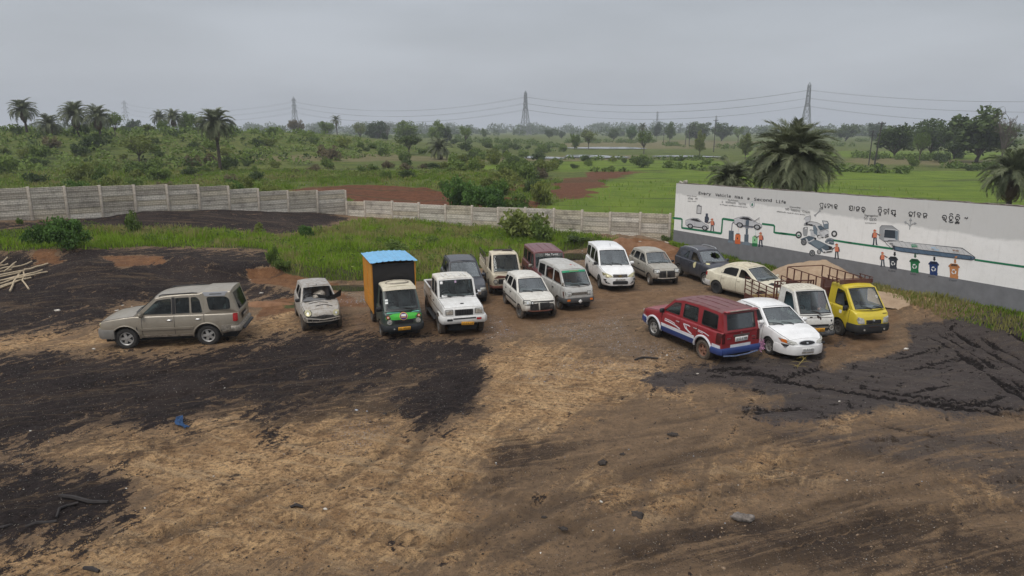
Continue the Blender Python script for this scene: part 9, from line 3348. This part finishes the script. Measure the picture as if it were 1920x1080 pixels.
# crumpled cloth, rubber, stones
def cloth(name, label, px, py, L, w, m, seed, rz, cat):
 p = gpt(px, py)
 rr = random.Random(seed)
 n, k = 16,6
 V = []
 for i in range(n + 1):
  for j in range(k + 1):
   u, v = i / n, j / k - .5
   ww = w * (.55 + .45 * abs(math.sin(3.1 * u + .6)))
   V.append((u * L - L / 2, v * ww + .06 * math.sin(5 * u + seed),.035 + .05 * abs(math.sin(7 * u + 5 * v + seed)) * (1 - abs(v)) + rr.uniform(0,.03)))
 b = MB(); b.add(V, [(i * (k + 1) + j, (i + 1) * (k + 1) + j, (i + 1) * (k + 1) + j + 1, i * (k + 1) + j + 1) for i in range(n) for j in range(k)])
 o = b.build(name, m, loc=p, rot=(0,0, rz))
 return tag(o, label, cat)
cloth('rag', 'crumpled blue rag lying on the sand, lower left of the yard', 341,796,.85,.20, mat('blue_cloth', (.010,.040,.105),.85, var=.5, vscale=12),2, R_(-50), 'rag')
M['strip'] = mat('rubber_strip', (.022,.018,.017),.8, var=.4, vscale=9)
def strip(label, pts, r, cat='rubber strip', m=None, name='rubber_strip'):
 b = MB(); P = [gpt(x, y, r * .8) for x, y in pts]
 for k, p in enumerate(P): p.z += .03 * (k % 2)
 b.path(P, [r * (.6 + .4 * math.sin(math.pi * (k + .5) / len(P))) for k in range(len(P))],6)
 o = b.build(name, m or M['strip'], None); return tag(o, label, cat)
strip('long dark rubber strip on the black patch, lower left', [(48,990),(70,985),(92,982),(108,982)],.035)
strip('curled dark rubber strip above the long one, lower left', [(106,972),(112,958),(126,950),(148,947)],.03)
strip('flat torn rubber sheet at the top of the black patch, lower left', [(112,932),(140,938),(170,944),(204,947)],.045)
strip('dark hooked rubber piece at the left edge of the frame', [(-4,992),(10,992),(22,986)],.03)
strip('thin black hose lying behind the red people carrier on the stone chips', [(1190,676),(1204,673),(1216,672),(1234,675)],.035)
strip('small dark flat scrap of metal on sand, centre left', [(545,953),(556,951),(568,953)],.035)
strip('bent stick lying in the bottom left sand', [(158,1068),(172,1072),(186,1074)],.04)
def rock(name, label, cat, px, py, d, m, seed, rz=0.0):
 p = gpt(px, py)
 bm = bmesh.new(); bmesh.ops.create_icosphere(bm, subdivisions=3, radius=.5)
 for v in bm.verts:
  n = v.co.normalized()
  q = 1 + .25 * math.sin(5 * n.x + seed) * math.cos(4 * n.y + seed) + .16 * math.sin(11 * n.z + 3 * seed + 7 * n.x)
  v.co = Vector((n.x * d[0] * q, n.y * d[1] * q, n.z * d[2] * q)) * .5
 me_ = bpy.data.meshes.new(name); bm.to_mesh(me_); bm.free(); me_.materials.append(m)
 me_.polygons.foreach_set('use_smooth', [True] * len(me_.polygons))
 o = link_mesh(name, me_, None, (p.x, p.y, p.z + d[2] * .3),(0,0, rz)); return tag(o, label, cat)
rock('rock', 'grey elongated lump of stone in the lower right of the yard', 'rock', 1393,975,(.42,.2,.16), mat('grey_rock', (.15,.13,.115),.95, var=.5, vscale=14, bump=.7),1,-.3)
M['clod'] = mat('dark_clod', (.034,.026,.021),.95, var=.5, vscale=12, bump=.6)
for i, (px, py, s, lab) in enumerate(((1263,816,.5, 'large dark clod heap right of centre'),(1130,868,.45, 'dark clod heap left of the large one'),(1195,966,.55, 'dark clod in the lower middle of the yard'),(1020,970,.2, 'small clod at the very middle bottom'),(906,762,.22, 'flat dark stone beside the black patch, centre'),(722,776,.26, 'wet dark stain stone on sand, centre left'),(1057,992,.3, 'dark clod left of the lower middle one'),(1168,852,.3, 'small dark clod above the left clod heap'))):
 rock('clod', lab, 'clod', px, py, (s * .55, s * .42, s * .10), M['clod'],2 + i * 1.7, i)
for i, (px, py, s, lab) in enumerate(((108,583,.34, 'pale flat stone on the black slope behind the beige SUV'),(219,583,.24, 'pale stone nearest the beige SUV bonnet'),(230,573,.18, 'white scrap above the pale stone near the SUV bonnet'),(247,575,.14, 'white scrap right of the other near the SUV bonnet'),(662,501,.30, 'yellowish litter lying in the grass left of the orange truck'),(490,550,.26, 'pinkish litter on black granules right of the beige SUV'),(1092,471,.2, 'white plastic scrap beside the puddle'),(312,434,.2, 'yellow scrap in the grass below the left wall'),(176,655,.22, 'white scrap on the bare ground left of the beige SUV'),(1308,701,.12, 'white scrap on the black mud in front of the red carrier'),(1574,753,.13, 'white scrap on the black mud, right half'),(1455,1029,.10, 'cream chip in the bottom middle right'),(1127,941,.12, 'white chip on the sand, lower middle'),(610,955,.14, 'pale chip on the sand, lower left centre'),(1650,622,.24, 'wooden offcut in front of the yellow truck'),(1569,623,.26, 'brick bit beside the front tyre of the yellow truck'))):
 c = (.50,.46,.40) if i not in (4,7,14,15) else ((.55,.50,.22) if i in (4,7) else (.38,.27,.18))
 rock('scrap', lab, 'scrap', px, py, (s * .7, s * .4, s * .22), mat('pale_scrap', c, .8, var=.3, vscale=10),3 + i * 2.1, i * .7)

# yellow-leaved sprig torn out under the white sedan
b = MB(); rr = random.Random(9)
base = gpt(1532,664); tip = gpt(1494,690)
sv = []
for k in range(7):
 t = k / 6; sv.append(base.lerp(tip, t) + Vector((0,.05 * math.sin(4 * t),.06 + .10 * math.sin(math.pi * t))))
b.path(sv, [.010] * 7,5)
for k in range(34):
 s = sv[rr.randrange(1,7)]; e = s + Vector((rr.uniform(-.32,.26), rr.uniform(-.25,.15), rr.uniform(-.04,.12)))
 b.path([s, (s + e) / 2 + Vector((0,0,.04)), e],[.006,.005,.002],4)
tag(b.build('uprooted_sprig', mat('yellow_stalks', (.26,.20,.06),.8, var=.4, vscale=15)), 'yellow uprooted sprig lying in front of the white sedan', 'sprig')

# uncountable chips, granule clods and litter
def chips(name, label, n, box, size, cond, mats, seed, flat=.45):
 g = np.random.default_rng(seed)
 x = g.uniform(box[0], box[1], n) ; y = box[2] + (box[3] - box[2]) * g.random(n) ** 1.35
 k = cond(x, y, g); x, y = x[k], y[k]; n = len(x)
 z = ground_h(x, y); rz_, _ = rut_field(x, y); z = z + rz_ + .012
 s = size * g.lognormal(0,.45, n)
 o8 = np.array([[-1,-1,-.7],[1,-1,-.7],[1,1,-.7],[-1,1,-.7],[-.7,-.7,.8],[.7,-.6,.9],[.6,.7,.8],[-.7,.6,.7]])
 o8 = o8[None] * g.uniform(.6,1.3,(n, 8,1)) * np.stack([s, s * g.uniform(.5,1, n), s * flat],1)[:, None, :]
 a = g.uniform(0,6.28, n); c, q = np.cos(a)[:, None], np.sin(a)[:, None]
 V = np.stack([o8[..., 0] * c - o8[..., 1] * q + x[:, None], o8[..., 0] * q + o8[..., 1] * c + y[:, None], o8[..., 2] + z[:, None]],2).reshape(-1,3)
 f = np.array([[4,5,6,7],[0,1,5,4],[1,2,6,5],[2,3,7,6],[3,0,4,7]])
 F = (np.arange(n)[:, None, None] * 8 + f[None]).reshape(-1,4)
 me_ = np_mesh(name, V, F, mats)
 if len(mats) > 1: me_.polygons.foreach_set('material_index', np.repeat(g.integers(0, len(mats), n),5).astype(np.int32))
 return tag(link_mesh(name, me_), label, kind='stuff')
M['chip_grey'] = mat('grey_chip', (.27,.28,.30),.8, var=.4, vscale=30); M['chip_pale'] = mat('pale_chip', (.52,.49,.44),.8, var=.2, vscale=30); M['chip_brown'] = mat('brown_chip', (.20,.14,.09),.9, var=.3, vscale=30)
chips('stone_chips', 'grey stone chips strewn between the parked vehicles', 30000,(-12,22,17,44),.0105, lambda x, y, g: zones(x, y)['gravel'] * (.35 + 1.3 * fbm(x, y, .8,3,9)) > g.uniform(.45,1.1, len(x)),[M['chip_grey'], M['chip_grey'], M['chip_grey'], M['chip_grey'], M['chip_brown'], M['chip_pale']],11)
chips('granule_clods', 'coarse clods among the black granules', 30000,(-30,22,8.3,34),.014, lambda x, y, g: zones(x, y)['black'] > g.uniform(.5,.9, len(x)),[M['clod'], M['strip'], M['clod']],12,.7)
chips('litter', 'small pale stones and litter flecks over the yard', 2200,(-28,22,8.3,36),.0085, lambda x, y, g: g.random(len(x)) < .5,[M['chip_pale'], M['chip_grey'], M['chip_pale'], M['clod']],13)
chips('sand_clods', 'small crumbs on the trodden sand', 26000,(-12,14,8.3,24),.0075, lambda x, y, g: zones(x, y)['black'] < .5,[M['chip_brown'], M['clod'], M['chip_brown']],14,.6)

# ------------------------------------------------------------------ haze
hz = MB(); hz.box((0,600,33.5),(7600,7800,73))
hm = bpy.data.materials.new('haze_air'); hm.use_nodes = True
for n in list(hm.node_tree.nodes): hm.node_tree.nodes.remove(n)
ho = hm.node_tree.nodes.new('ShaderNodeOutputMaterial'); hv = hm.node_tree.nodes.new('ShaderNodeVolumePrincipled')
hv.inputs['Color'].default_value = (.86,.91,.98,1); hv.inputs['Density'].default_value = .00044; hv.inputs['Anisotropy'].default_value = .1
hm.node_tree.links.new(hv.outputs[0], ho.inputs['Volume'])
tag(hz.build('haze', hm, smooth=False), 'thin pale haze over the fields', kind='stuff')
